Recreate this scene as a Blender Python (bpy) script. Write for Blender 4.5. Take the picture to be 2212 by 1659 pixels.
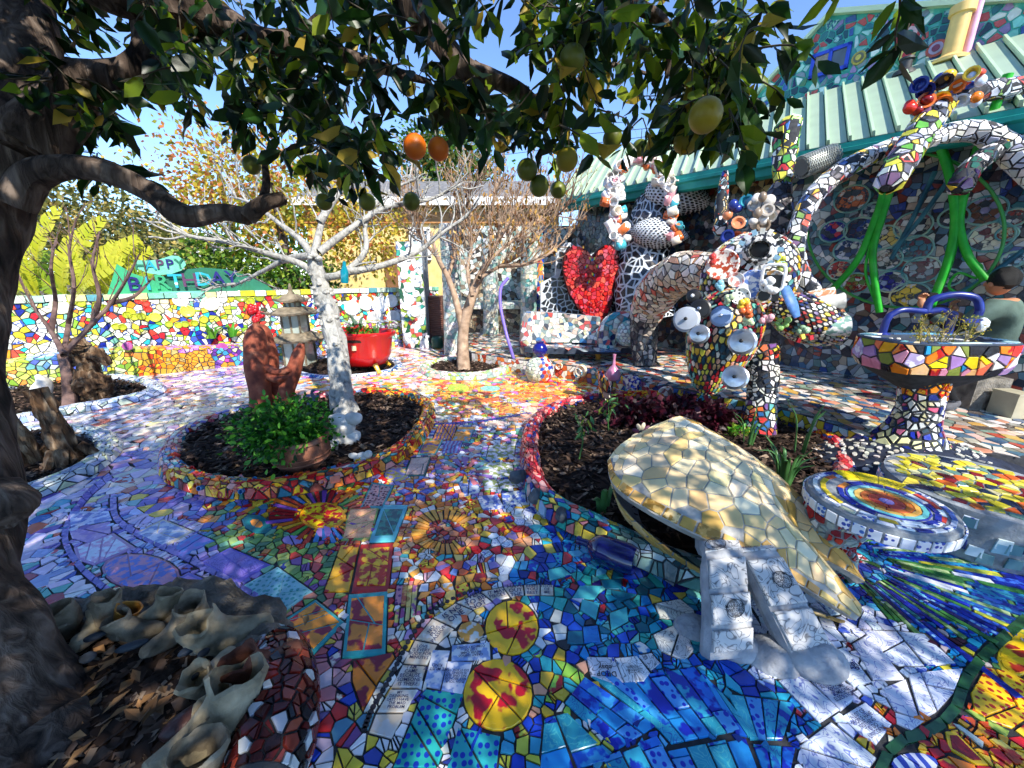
import bpy,bmesh,math,random
import numpy as np
from mathutils import Vector,Matrix,kdtree,noise
R=math.radians
rnd=random.Random(11)
sc=bpy.context.scene
for o in list(bpy.data.objects):bpy.data.objects.remove(o)
col=sc.collection

# ------------------------------------------------------------------ camera, sky, sun, exposure
EYE,PITCH,FOC=1.5,R(16.0),832.0          # eye height, downward tilt, focal length (in 2212-wide picture units)
cam_d=bpy.data.cameras.new('camera');cam=bpy.data.objects.new('camera',cam_d);col.objects.link(cam)
cam.location=(0,0,EYE);cam.rotation_euler=(R(90)-PITCH,0,0)
cam_d.sensor_fit='HORIZONTAL';cam_d.angle=2*math.atan(1106/FOC);cam_d.clip_start=0.02;cam_d.clip_end=2000
sc.camera=cam
SUN_EL,SUN_FROM=R(43),Vector((0.56,-0.83)).normalized()   # the sun stands behind the viewer's right shoulder
world=bpy.data.worlds.new('World');sc.world=world;world.use_nodes=True
wn=world.node_tree.nodes;wl=world.node_tree.links
bg=wn['Background'];sky=wn.new('ShaderNodeTexSky');sky.sky_type='NISHITA';sky.sun_disc=False
sky.sun_elevation=SUN_EL;sky.sun_rotation=math.atan2(SUN_FROM.x,SUN_FROM.y)
sky.altitude=0;sky.air_density=0.65;sky.dust_density=0.0;sky.ozone_density=5.0
wl.new(sky.outputs[0],bg.inputs[0]);bg.inputs[1].default_value=0.15
sun_d=bpy.data.lights.new('sun','SUN');sun_d.energy=3.2;sun_d.angle=R(0.53);sun_d.color=(1.0,0.94,0.84)
sun=bpy.data.objects.new('sun',sun_d);col.objects.link(sun)
TO_SUN=Vector((SUN_FROM.x*math.cos(SUN_EL),SUN_FROM.y*math.cos(SUN_EL),math.sin(SUN_EL)))
sun.rotation_euler=TO_SUN.to_track_quat('Z','Y').to_euler();sun.location=(6,-8,9)
sc.view_settings.view_transform='Standard';sc.view_settings.look='None'
sc.view_settings.exposure=1.4;sc.view_settings.gamma=1.0;sc.view_settings.use_curve_mapping=False
sc.render.engine='CYCLES';sc.cycles.use_denoising=True;sc.cycles.max_bounces=6;sc.cycles.diffuse_bounces=3;sc.cycles.glossy_bounces=3;sc.cycles.use_adaptive_sampling=True;sc.cycles.adaptive_threshold=0.035
sc.cycles.transparent_max_bounces=6;sc.cycles.caustics_reflective=False;sc.cycles.caustics_refractive=False
sc.cycles.sample_clamp_indirect=6

# ------------------------------------------------------------------ measuring helpers (picture point + distance -> place)
cP,sP=math.cos(PITCH),math.sin(PITCH)
def ray(u,v):
    tx=(u-1106)/FOC;ty=(829.5-v)/FOC
    return Vector((tx,cP+ty*sP,-sP+ty*cP))
def G(u,v,z=0.0):
    r=ray(u,v);d=(z-EYE)/r.z
    return Vector((r.x*d,r.y*d,z))
def D(u,v,d):
    r=ray(u,v);return Vector((r.x*d,r.y*d,EYE+r.z*d))
def PX(p):
    y,z=p[1],p[2]-EYE
    d=y*cP-z*sP
    if d<0.05:d=0.05
    return 1106+FOC*p[0]/d,829.5-FOC*(y*sP+z*cP)/d

# ------------------------------------------------------------------ objects
BASE={}
def tag(o,label=None,cat=None,group=None,kind=None):
    if label:o['label']=label
    if cat:o['category']=cat
    if group:o['group']=group
    if kind:o['kind']=kind
    return o
def thing(name,label,cat,loc,group=None):
    o=bpy.data.objects.new(name,None);col.objects.link(o);o.location=loc
    o.empty_display_size=0.1
    BASE[o.name]=Vector(loc);return tag(o,label,cat,group)
def lin(h):
    if not isinstance(h,str):return tuple(h)
    h=h.lstrip('#');out=[]
    for i in (0,2,4):
        c=int(h[i:i+2],16)/255
        out.append(c/12.92 if c <= 0.04045 else ((c+0.055)/1.055) ** 2.4)
    return tuple(out)
def put(name,me,parent=None,base=None):
    o=bpy.data.objects.new(name,me);col.objects.link(o)
    if parent is not None:
        o.parent=parent;BASE[o.name]=BASE[parent.name]
    else:
        o.location=base;BASE[o.name]=Vector(base)
    return o
def mk(name,V,Fc,mat,parent=None,smooth=False,c1=None,c2=None,mi=None,kind=None,base=None):
    V=np.asarray(V,dtype=float).reshape(-1,3)
    if parent is not None:b=np.array(BASE[parent.name])
    else:
        if base is None:base=((V[:,0].min()+V[:,0].max())/2,(V[:,1].min()+V[:,1].max())/2,V[:,2].min())
        b=np.array(base)
    me=bpy.data.meshes.new(name)
    me.from_pydata((V-b).tolist(),[],[list(map(int,f)) for f in Fc])
    for m in (mat if isinstance(mat,(list,tuple)) else [mat]):me.materials.append(m)
    if mi is not None:me.polygons.foreach_set('material_index',np.asarray(mi,dtype=np.int32))
    if smooth:
        me.polygons.foreach_set('use_smooth',np.ones(len(me.polygons),dtype=bool))
        if len(me.polygons)<6000:me.set_sharp_from_angle(angle=R(42))
    for nm,c in (('Col',c1),('Col2',c2)):
        if c is not None:
            c=np.asarray(c,dtype=np.float32)
            if c.ndim == 1:c=np.tile(c,(len(V),1))
            a=me.color_attributes.new(nm,'FLOAT_COLOR','POINT')
            a.data.foreach_set('color',np.hstack([c[:,:3],np.ones((len(V),1),np.float32)]).ravel())
    o=put(name,me,parent,base)
    if kind:o['kind']=kind
    return o
class MB:
    """collects simple solids into one mesh"""
    def __init__(s):s.v=[];s.f=[];s.c=[]
    def add(s,V,Fc,c=None):
        n=len(s.v);s.v += [tuple(p) for p in V];s.f += [[i+n for i in f] for f in Fc]
        if c is not None:s.c += [lin(c)]*len(V)
        return s
    def box(s,p,size,rot=None,c=None,taper=1.0):
        x,y,z=size[0]/2,size[1]/2,size[2]/2;V=[]
        for k in (-1,1):
            t=taper if k>0 else 1
            for a,b in ((-1,-1),(1,-1),(1,1),(-1,1)):V.append(Vector((a*x*t,b*y*t,k*z)))
        if rot is not None:V=[rot @ q for q in V]
        V=[q+Vector(p) for q in V]
        return s.add(V,[(0,3,2,1),(4,5,6,7),(0,1,5,4),(1,2,6,5),(2,3,7,6),(3,0,4,7)],c)
    def tube(s,pts,rad,seg=8,cap=True,c=None):
        V,Fc=tube(pts,rad,seg,cap);return s.add(V,Fc,c)
    def lathe(s,base,prof,seg=16,rot=None,c=None):
        V,Fc=lathe(base,prof,seg,rot);return s.add(V,Fc,c)
    def prism(s,poly,z0,z1,c=None):
        n=len(poly);V=[(p[0],p[1],z0) for p in poly]+[(p[0],p[1],z1) for p in poly]
        return s.add(V,[list(range(n))[::-1],list(range(n,2*n))]+[(i,(i+1) % n,n+(i+1) % n,n+i) for i in range(n)],c)
    def ball(s,p,r,seg=10,ring=7,rot=None,c=None):
        r=Vector((r,r,r)) if not hasattr(r,'__len__') else Vector(r);V=[];Fc=[]
        for i in range(ring+1):
            t=math.pi*i/ring
            for j in range(seg):
                q=Vector((r.x*math.sin(t)*math.cos(2*math.pi*j/seg),r.y*math.sin(t)*math.sin(2*math.pi*j/seg),r.z*math.cos(t)))
                V.append((rot @ q if rot is not None else q)+Vector(p))
        for i in range(ring):
            for j in range(seg):Fc.append((i*seg+j,(i+1)*seg+j,(i+1)*seg+(j+1) % seg,i*seg+(j+1) % seg))
        return s.add(V,Fc,c)
    def build(s,name,mat,parent=None,smooth=False,kind=None,base=None):
        return mk(name,s.v,s.f,mat,parent,smooth,c1=s.c if s.c else None,c2=s.c if s.c else None,kind=kind,base=base)
def catmull(P,n):
    P=[np.asarray(p,float) for p in P];out=[]
    Q=[2*P[0]-P[1]]+P+[2*P[-1]-P[-2]]
    for i in range(len(P)-1):
        a,b,c,d=Q[i:i+4]
        for k in range(n):
            t=k/n
            out.append(0.5*(2*b+(c-a)*t+(2*a-5*b+4*c-d)*t*t+(3*b-a-3*c+d)*t ** 3))
    out.append(P[-1]);return np.array(out)
def frames(pts):
    pts=np.asarray(pts,float);T=np.gradient(pts,axis=0);T /= np.linalg.norm(T,axis=1)[:,None]+1e-9
    n=np.cross(T[0],[0,0,1.0])
    if np.linalg.norm(n)<1e-3:n=np.array([1.0,0,0])
    n /= np.linalg.norm(n);N=[]
    for t in T:
        n=n-t*np.dot(n,t);n /= np.linalg.norm(n)+1e-9;N.append(n)
    N=np.array(N);return T,N,np.cross(T,N)
def tube(pts,rad,seg=8,cap=True,bump=0.0,ell=1.0):
    pts=np.asarray([tuple(p) for p in pts],float);n=len(pts)
    rad=np.full(n,rad) if np.isscalar(rad) else np.interp(np.linspace(0,1,n),np.linspace(0,1,len(rad)),rad)
    T,N,B=frames(pts);V=[];Fc=[]
    for i in range(n):
        for j in range(seg):
            a=2*math.pi*j/seg;r=rad[i]
            if bump:r *= 1+bump*noise.noise(Vector(pts[i]*5+np.array([math.cos(a),math.sin(a),0])*1.3))
            V.append(pts[i]+N[i]*math.cos(a)*r+B[i]*math.sin(a)*r*ell)
    for i in range(n-1):
        for j in range(seg):Fc.append((i*seg+j,i*seg+(j+1) % seg,(i+1)*seg+(j+1) % seg,(i+1)*seg+j))
    if cap:Fc.append(tuple(range(seg))[::-1]);Fc.append(tuple((n-1)*seg+j for j in range(seg)))
    return V,Fc
def lathe(base,prof,seg=16,rot=None):
    V=[];Fc=[];base=Vector(base)
    for (r,z) in prof:
        for j in range(seg):
            a=2*math.pi*j/seg;q=Vector((r*math.cos(a),r*math.sin(a),z))
            V.append((rot @ q if rot is not None else q)+base)
    for i in range(len(prof)-1):
        for j in range(seg):Fc.append((i*seg+j,i*seg+(j+1) % seg,(i+1)*seg+(j+1) % seg,(i+1)*seg+j))
    Fc.append(tuple(range(seg))[::-1]);Fc.append(tuple((len(prof)-1)*seg+j for j in range(seg)))
    return V,Fc
def copy_tree(o,loc=None,rotz=None,label=None,parent=None):
    c=o.copy();col.objects.link(c)
    if parent is not None:c.parent=parent
    if loc is not None:c.location=loc
    if rotz is not None:c.rotation_euler=(c.rotation_euler[0],c.rotation_euler[1],rotz)
    if label:c['label']=label
    for ch in list(o.children):copy_tree(ch,parent=c)
    return c

# ------------------------------------------------------------------ materials
def nt(name):
    m=bpy.data.materials.new(name);m.use_nodes=True;t=m.node_tree
    return m,t,t.nodes['Principled BSDF']
def N_(t,ty,**k):
    n=t.nodes.new(ty)
    for a,b in k.items():
        if a in n.inputs.keys():n.inputs[a].default_value=b
        else:setattr(n,a,b)
    return n
def pos_node(t,scale):
    g=N_(t,'ShaderNodeNewGeometry');x=N_(t,'ShaderNodeTexNoise');x.inputs['Scale'].default_value=scale
    x.inputs['Detail'].default_value=2;t.links.new(g.outputs['Position'],x.inputs['Vector']);return g,x
def ramp(t,src,stops):
    r=N_(t,'ShaderNodeValToRGB');e=r.color_ramp.elements
    while len(e)<len(stops):e.new(0.5)
    for el,(p,c) in zip(e,stops):
        el.position=p;el.color=(*lin(c),1) if not isinstance(c,float) else (c,c,c,1)
    t.links.new(src,r.inputs[0]);return r
def bump(t,p,src,strength=0.4,dist=0.01):
    b=N_(t,'ShaderNodeBump');b.inputs['Strength'].default_value=strength;b.inputs['Distance'].default_value=dist
    t.links.new(src,b.inputs['Height']);t.links.new(b.outputs[0],p.inputs['Normal'])
def noisy(name,stops,scale=6,rough=0.8,bs=0.5,bd=0.01,spec=0.3,bscale=None,detail=6):
    m,t,p=nt(name);g,x=pos_node(t,scale);x.inputs['Detail'].default_value=detail
    r=ramp(t,x.outputs[0],stops);t.links.new(r.outputs[0],p.inputs['Base Color'])
    p.inputs['Roughness'].default_value=rough;p.inputs['Specular IOR Level'].default_value=spec
    if bs:
        g2,x2=pos_node(t,bscale or scale*5);x2.inputs['Detail'].default_value=6
        bump(t,p,x2.outputs[0],bs,bd)
    return m
def paint(name,c,rough=0.4,spec=0.5,var=0.12,scale=9,metal=0.0,bs=0.1):
    m,t,p=nt(name);g,x=pos_node(t,scale);c=lin(c)
    r=ramp(t,x.outputs[0],[(0.3,tuple(a*(1-var) for a in c)),(0.7,tuple(min(1,a*(1+var)) for a in c))])
    t.links.new(r.outputs[0],p.inputs['Base Color']);p.inputs['Roughness'].default_value=rough
    p.inputs['Specular IOR Level'].default_value=spec;p.inputs['Metallic'].default_value=metal
    if bs:bump(t,p,x.outputs[0],bs,0.01)
    return m
def glaze(name,pat='plain',scale=30.0,lo=0.45,hi=0.5,rough=0.2):
    """glazed tile: own colour from the tile, second glaze colour laid over it in a hand painted pattern"""
    m,t,p=nt(name);L=t.links
    a=N_(t,'ShaderNodeAttribute',attribute_name='Col');b=N_(t,'ShaderNodeAttribute',attribute_name='Col2')
    g,x=pos_node(t,14.0)
    mul=N_(t,'ShaderNodeMix',data_type='RGBA',blend_type='MULTIPLY');mul.inputs[0].default_value=1
    vr=ramp(t,x.outputs[0],[(0.25,(0.82,0.82,0.82)),(0.5,(1.0,1.0,1.0)),(0.75,(1.12,1.12,1.12))])
    if pat == 'plain':src=a.outputs['Color']
    else:
        if pat == 'dots':
            v=N_(t,'ShaderNodeTexVoronoi');v.inputs['Scale'].default_value=scale;v.inputs['Randomness'].default_value=0.55
            L.new(g.outputs['Position'],v.inputs['Vector']);f=v.outputs['Distance']
            rr=ramp(t,f,[(lo,1.0),(hi,0.0)])
        elif pat == 'scribble':
            n2=N_(t,'ShaderNodeTexNoise');n2.inputs['Scale'].default_value=scale;n2.inputs['Detail'].default_value=1.5;n2.inputs['Distortion'].default_value=1.2
            L.new(g.outputs['Position'],n2.inputs['Vector']);f=n2.outputs[0]
            rr=ramp(t,f,[(0.40,0.0),(0.425,0.9),(0.45,0.0),(0.53,0.0),(0.545,0.9),(0.57,0.0),(0.70,0.0),(0.74,0.8)])
        elif pat == 'stripe':
            n2=N_(t,'ShaderNodeTexWave');n2.inputs['Scale'].default_value=scale;n2.inputs['Distortion'].default_value=4
            L.new(g.outputs['Position'],n2.inputs['Vector']);f=n2.outputs['Fac']
            rr=ramp(t,f,[(lo,0.0),(hi,1.0)])
        else:
            n2=N_(t,'ShaderNodeTexNoise');n2.inputs['Scale'].default_value=scale;n2.inputs['Detail'].default_value=2.5
            L.new(g.outputs['Position'],n2.inputs['Vector']);f=n2.outputs[0]
            rr=ramp(t,f,[(lo,0.0),(hi,1.0)])
        mx=N_(t,'ShaderNodeMix',data_type='RGBA');L.new(rr.outputs[0],mx.inputs[0])
        L.new(a.outputs['Color'],mx.inputs[6]);L.new(b.outputs['Color'],mx.inputs[7]);src=mx.outputs[2]
    L.new(src,mul.inputs[6]);L.new(vr.outputs[0],mul.inputs[7]);L.new(mul.outputs[2],p.inputs['Base Color'])
    rr2=ramp(t,x.outputs[0],[(0.3,rough*0.7),(0.75,rough*1.6)]);L.new(rr2.outputs[0],p.inputs['Roughness'])
    g3,x3=pos_node(t,40.0);x3.inputs['Detail'].default_value=0;bump(t,p,x3.outputs[0],0.14,0.005)
    return m
M={}
M['plain']=glaze('glazed_tile');M['blotch']=glaze('blotched_glaze_tile','blotch',26,0.46,0.54)
M['dots']=glaze('dotted_tile','dots',36,0.30,0.36);M['scribble']=glaze('drawn_tile','scribble',17)
M['stripe']=glaze('striped_tile','stripe',9,0.45,0.55);M['bigblotch']=glaze('bold_glaze_tile','blotch',12,0.53,0.57)
TM=[M['plain'],M['blotch'],M['dots'],M['scribble'],M['stripe'],M['bigblotch']]
PL,BL,DO,SCR,ST,BB=range(6)
M['grout']=noisy('dark_grout',[(0.3,(0.022,0.024,0.028)),(0.7,(0.055,0.057,0.062))],22,0.85,0.6,0.006)
M['grout_grey']=noisy('grey_grout',[(0.3,'6d747a'),(0.7,'9aa1a6')],14,0.85,0.6,0.008)
M['grout_pale']=noisy('pale_grey_grout',[(0.3,'8e8d88'),(0.7,'b9b6ae')],14,0.9,0.6,0.006)
M['grout_white']=noisy('white_grout',[(0.3,'bcc6cf'),(0.7,'e8ecef')],14,0.8,0.6,0.008)
M['grout_blue']=noisy('slate_blue_grout',[(0.3,'27303d'),(0.7,'3d4757')],12,0.85,0.6,0.006)
M['grout_teal']=noisy('sea_green_grout',[(0.3,'2f8f86'),(0.6,'4fb0a2'),(0.75,'a8dcc8')],5,0.8,0.6,0.006)
M['mulch_soil']=noisy('mulch_soil',[(0.3,'17100c'),(0.55,'33251c'),(0.75,'4d3a2c')],40,0.95,1.0,0.02)
M['chip']=noisy('bark_chip',[(0.25,'1d1511'),(0.5,'48362a'),(0.75,'8a7160')],9,0.9,0.5,0.005,bscale=60)
def barkmat(name,stops,stretch=(26,26,4),bd=0.03):
    m,t,p=nt(name);g=N_(t,'ShaderNodeNewGeometry');mp=N_(t,'ShaderNodeMapping');mp.inputs['Scale'].default_value=stretch;t.links.new(g.outputs['Position'],mp.inputs[0])
    x=N_(t,'ShaderNodeTexNoise');x.inputs['Scale'].default_value=1;x.inputs['Detail'].default_value=5;x.inputs['Distortion'].default_value=.8;t.links.new(mp.outputs[0],x.inputs[0])
    g2,x2=pos_node(t,5.0);mx=N_(t,'ShaderNodeMath',operation='MULTIPLY_ADD');t.links.new(x2.outputs[0],mx.inputs[0]);mx.inputs[1].default_value=.35;ad=N_(t,'ShaderNodeMath',operation='MULTIPLY');t.links.new(x.outputs[0],ad.inputs[0]);ad.inputs[1].default_value=.65;t.links.new(ad.outputs[0],mx.inputs[2])
    r=ramp(t,mx.outputs[0],stops);t.links.new(r.outputs[0],p.inputs['Base Color']);p.inputs['Roughness'].default_value=.92;p.inputs['Specular IOR Level'].default_value=.2;bump(t,p,x.outputs[0],1.0,bd);return m
M['bark']=barkmat('grey_brown_bark',[(0.36,'1d1713'),(0.5,'4c4038'),(0.64,'75685e')])
M['white_bark']=barkmat('whitewashed_bark',[(0.32,'5f5e5c'),(0.45,'98968f'),(0.65,'b8b6ae')],(22,22,14),.02)
M['wood_drift']=barkmat('driftwood',[(0.36,'20150e'),(0.5,'5c4531'),(0.66,'9a856c')],(20,20,5),.04)
M['terracotta']=noisy('red_terracotta',[(0.3,'5e2a1d'),(0.55,'8a4630'),(0.75,'a4654a')],10,0.75,0.6,0.008)
M['concrete']=noisy('rough_concrete',[(0.3,'57544e'),(0.55,'857f75'),(0.75,'a59d90')],10,0.95,0.9,0.015,bscale=60)
M['stone']=noisy('dark_pebble',[(0.3,'20252a'),(0.7,'3d444c')],12,0.6,0.3,0.004)
M['plaster']=noisy('pale_plaster',[(0.3,'a9a59c'),(0.6,'d6d3cb'),(0.8,'e9e7e0')],9,0.8,0.5,0.01)
M['metal']=paint('brushed_metal','b9bcc0',0.3,0.5,0.1,20,0.9)
M['wire']=paint('black_wire','1a1a1c',0.5)

# ------------------------------------------------------------------ mosaic machinery
def jitter_pts(x0,x1,y0,y1,s,j=0.95,rg=None):
    rg=rg or rnd;out=[]
    ny=max(1,int(round((y1-y0)/s)));nx=max(1,int(round((x1-x0)/s)))
    for a in range(nx):
        for b in range(ny):
            out.append((x0+(a+0.5+(rg.random()-0.5)*j)*(x1-x0)/nx,y0+(b+0.5+(rg.random()-0.5)*j)*(y1-y0)/ny))
    return out
def thin(pts,dmin):
    kd=kdtree.KDTree(len(pts))
    for i,p in enumerate(pts):kd.insert((p[0],p[1],0),i)
    kd.balance();dead=set()
    for i,p in enumerate(pts):
        if i in dead:continue
        d=dmin[i] if hasattr(dmin,'__len__') else dmin
        for (_,k,_d) in kd.find_range((p[0],p[1],0),d):
            if k != i and k>i:dead.add(k)
    return [i for i in range(len(pts)) if i not in dead]
def clip(poly,nx,ny,c):
    out=[];n=len(poly)
    for i in range(n):
        a=poly[i];b=poly[(i+1) % n]
        da=a[0]*nx+a[1]*ny-c;db=b[0]*nx+b[1]*ny-c
        if da <= 0:out.append(a)
        if (da<0<db) or (db<0<da):
            t=da/(da-db);out.append((a[0]+(b[0]-a[0])*t,a[1]+(b[1]-a[1])*t))
    return out
def voronoi(pts,gap,k=15,bounds=None,only=None):
    kd=kdtree.KDTree(len(pts))
    for i,p in enumerate(pts):kd.insert((p[0],p[1],0),i)
    kd.balance();res=[]
    for i,p in enumerate(pts):
        if only is not None and not only[i]:res.append(None);continue
        nb=kd.find_n((p[0],p[1],0),k);far=nb[-1][2]
        x,y=p;q=far*1.2
        poly=[(x-q,y-q),(x+q,y-q),(x+q,y+q),(x-q,y+q)]
        if bounds:
            poly=clip(poly,-1,0,-bounds[0]-gap/2);poly=clip(poly,1,0,bounds[1]-gap/2)
            poly=clip(poly,0,-1,-bounds[2]-gap/2);poly=clip(poly,0,1,bounds[3]-gap/2)
        for (co,j,d) in nb:
            if j == i or d<1e-7:continue
            nx,ny=(co[0]-x)/d,(co[1]-y)/d
            poly=clip(poly,nx,ny,nx*x+ny*y+d/2-gap/2)
            if len(poly)<3:break
        if len(poly) >= 3:
            a=0.5*abs(sum(poly[i2][0]*poly[(i2+1) % len(poly)][1]-poly[(i2+1) % len(poly)][0]*poly[i2][1] for i2 in range(len(poly))))
            res.append(poly if a>gap*gap*0.6 else None)
        else:res.append(None)
    return res
def shard(poly,rg=None):
    """hand cut look: drops the least telling corners until a three to five sided piece is left"""
    rg=rg or rnd;n=rg.choice((4,4,5,5,6,7));poly=list(poly)
    while len(poly)>n:
        k=len(poly);best=min(range(k),key=lambda i:abs((poly[i][0]-poly[i-1][0])*(poly[(i+1) % k][1]-poly[i-1][1])-(poly[(i+1) % k][0]-poly[i-1][0])*(poly[i][1]-poly[i-1][1])))
        k0=poly[best];a,b=poly[best-1],poly[(best+1) % k];poly.pop(best)
        if len(poly) == 3 and rg.random()<.5:break
    return poly
def pull_in(poly,c,outline):
    """keeps a tile inside an outline by drawing stray corners towards its middle"""
    out=[]
    for q in poly:
        for k in range(8):
            if inpoly([q],outline)[0]:break
            q=(q[0]*.75+c[0]*.25,q[1]*.75+c[1]*.25)
        out.append(q)
    return out
def cen(poly):return (sum(p[0] for p in poly)/len(poly),sum(p[1] for p in poly)/len(poly))
def inpoly(P,poly):
    P=np.asarray(P,float);x,y=P[:,0],P[:,1];ins=np.zeros(len(P),bool);n=len(poly)
    for i in range(n):
        x1,y1=poly[i][0],poly[i][1];x2,y2=poly[(i+1) % n][0],poly[(i+1) % n][1]
        c=((y1>y) != (y2>y));xs=(x2-x1)*(y-y1)/(y2-y1+1e-12)+x1
        ins ^= c & (x<xs)
    return ins
def crack(poly,gap,depth=1,rg=None):
    rg=rg or rnd
    if depth == 0:return [poly]
    c=cen(poly);a=rg.uniform(0,math.pi)
    r=max(math.hypot(p[0]-c[0],p[1]-c[1]) for p in poly)*0.12
    nx,ny=math.cos(a),math.sin(a);k=nx*(c[0]+rg.uniform(-r,r))+ny*(c[1]+rg.uniform(-r,r))
    out=[]
    for p in (clip(poly,nx,ny,k-gap/2),clip(poly,-nx,-ny,-k-gap/2)):
        if len(p) >= 3:out += crack(p,gap,depth-1,rg)
    return out
EYE_V=np.array([0,0,EYE])
class Tiles:
    """tiles of one thing: the largest ones in the picture become parts of their own, the rest one field of small tiles"""
    def __init__(s):s.t=[]
    def add(s,ring,n,th,c1,c2=None,m=PL,border=None):
        s.t.append((np.asarray(ring,float),np.asarray(n,float),th,lin(c1),lin(c2) if c2 is not None else lin(c1),m,border))
    @staticmethod
    def build(t,bev):
        ring,n,th,c1,c2,m,border=t;k=len(ring);c=ring.mean(axis=0)
        V=[ring+(ring-c)*0.03-n*0.002,ring+n*th*(0.75 if bev else 1.0)]
        Fc=[(i,(i+1) % k,k+(i+1) % k,k+i) for i in range(k)];C=[c1]*(2*k)
        if bev:
            V.append(c+(ring-c)*0.95+n*th)
            Fc += [(k+i,k+(i+1) % k,2*k+(i+1) % k,2*k+i) for i in range(k)];C += [c1]*k
        top=len(V)-1
        if border:
            bc=lin(border[0]);C=[bc]*len(C)
            V += [c+(ring-c)*(1-border[1])+n*(th+0.0003)]*2;C += [bc]*k+[c1]*k
            Fc += [(top*k+i,top*k+(i+1) % k,(top+1)*k+(i+1) % k,(top+1)*k+i) for i in range(k)]
            Fc.append(tuple(range((top+2)*k,(top+3)*k)))
        else:Fc.append(tuple(range(top*k,(top+1)*k)))
        V=np.vstack(V)
        # outward facing order
        r_=ring-c;s_=np.roll(r_,-1,0)
        a=((r_[:,1]*s_[:,2]-r_[:,2]*s_[:,1]).sum()*n[0]+(r_[:,2]*s_[:,0]-r_[:,0]*s_[:,2]).sum()*n[1]+(r_[:,0]*s_[:,1]-r_[:,1]*s_[:,0]).sum()*n[2])
        if a<0:Fc=[f[::-1] for f in Fc]
        return V,Fc,C,[c2]*len(C),m
    def emit(s,parent,n=100,name='tile',rest='small_tiles',minpx=9.0):
        sc_=[]
        for i,t in enumerate(s.t):
            ring=t[0];c=ring.mean(axis=0);d=np.linalg.norm(c-EYE_V)
            e=np.linalg.norm(ring.max(axis=0)-ring.min(axis=0));px=e/d*FOC
            u,v=PX(c)
            vis=-40<u<2252 and -40<v<1700 and c[1]>0.1
            face=abs(np.dot(t[1],(EYE_V-c)/d))+0.15
            if np.dot(t[1],EYE_V-c)<0:face=0.02
            sc_.append(px*face ** 0.5 if vis else 0.0)
        order=np.argsort(sc_)[::-1];single=[i for i in order[:n] if sc_[i]>minpx];ss=set(single)
        for i in single:
            V,Fc,C,C2,m=s.build(s.t[i],True)
            mk(name,V,Fc,TM[m],parent,False,C,C2)
        Vs=[];Fs=[];Cs=[];C2s=[];ms=[];k=0
        for i,t in enumerate(s.t):
            if i in ss:continue
            V,Fc,C,C2,m=s.build(t,False)
            Vs.append(V);Fs += [[a+k for a in f] for f in Fc];Cs += C;C2s += C2;ms += [m]*len(Fc);k += len(V)
        if Vs:
            mk(rest,np.vstack(Vs),Fs,TM,parent,False,np.array(Cs),np.array(C2s),ms,kind='stuff')
def pick(pal,rg=None):
    """pal entries: colour | (colour, colour2, pattern)"""
    e=(rg or rnd).choice(pal)
    if isinstance(e,str):return e,e,PL
    return e
def shade_var(c,rg=None,a=0.14):
    rg=rg or rnd;c=lin(c);k=1+rg.uniform(-a,a)
    return tuple(max(0.0,min(0.95,x*k*(1+rg.uniform(-a,a)*0.4))) for x in c)
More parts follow.
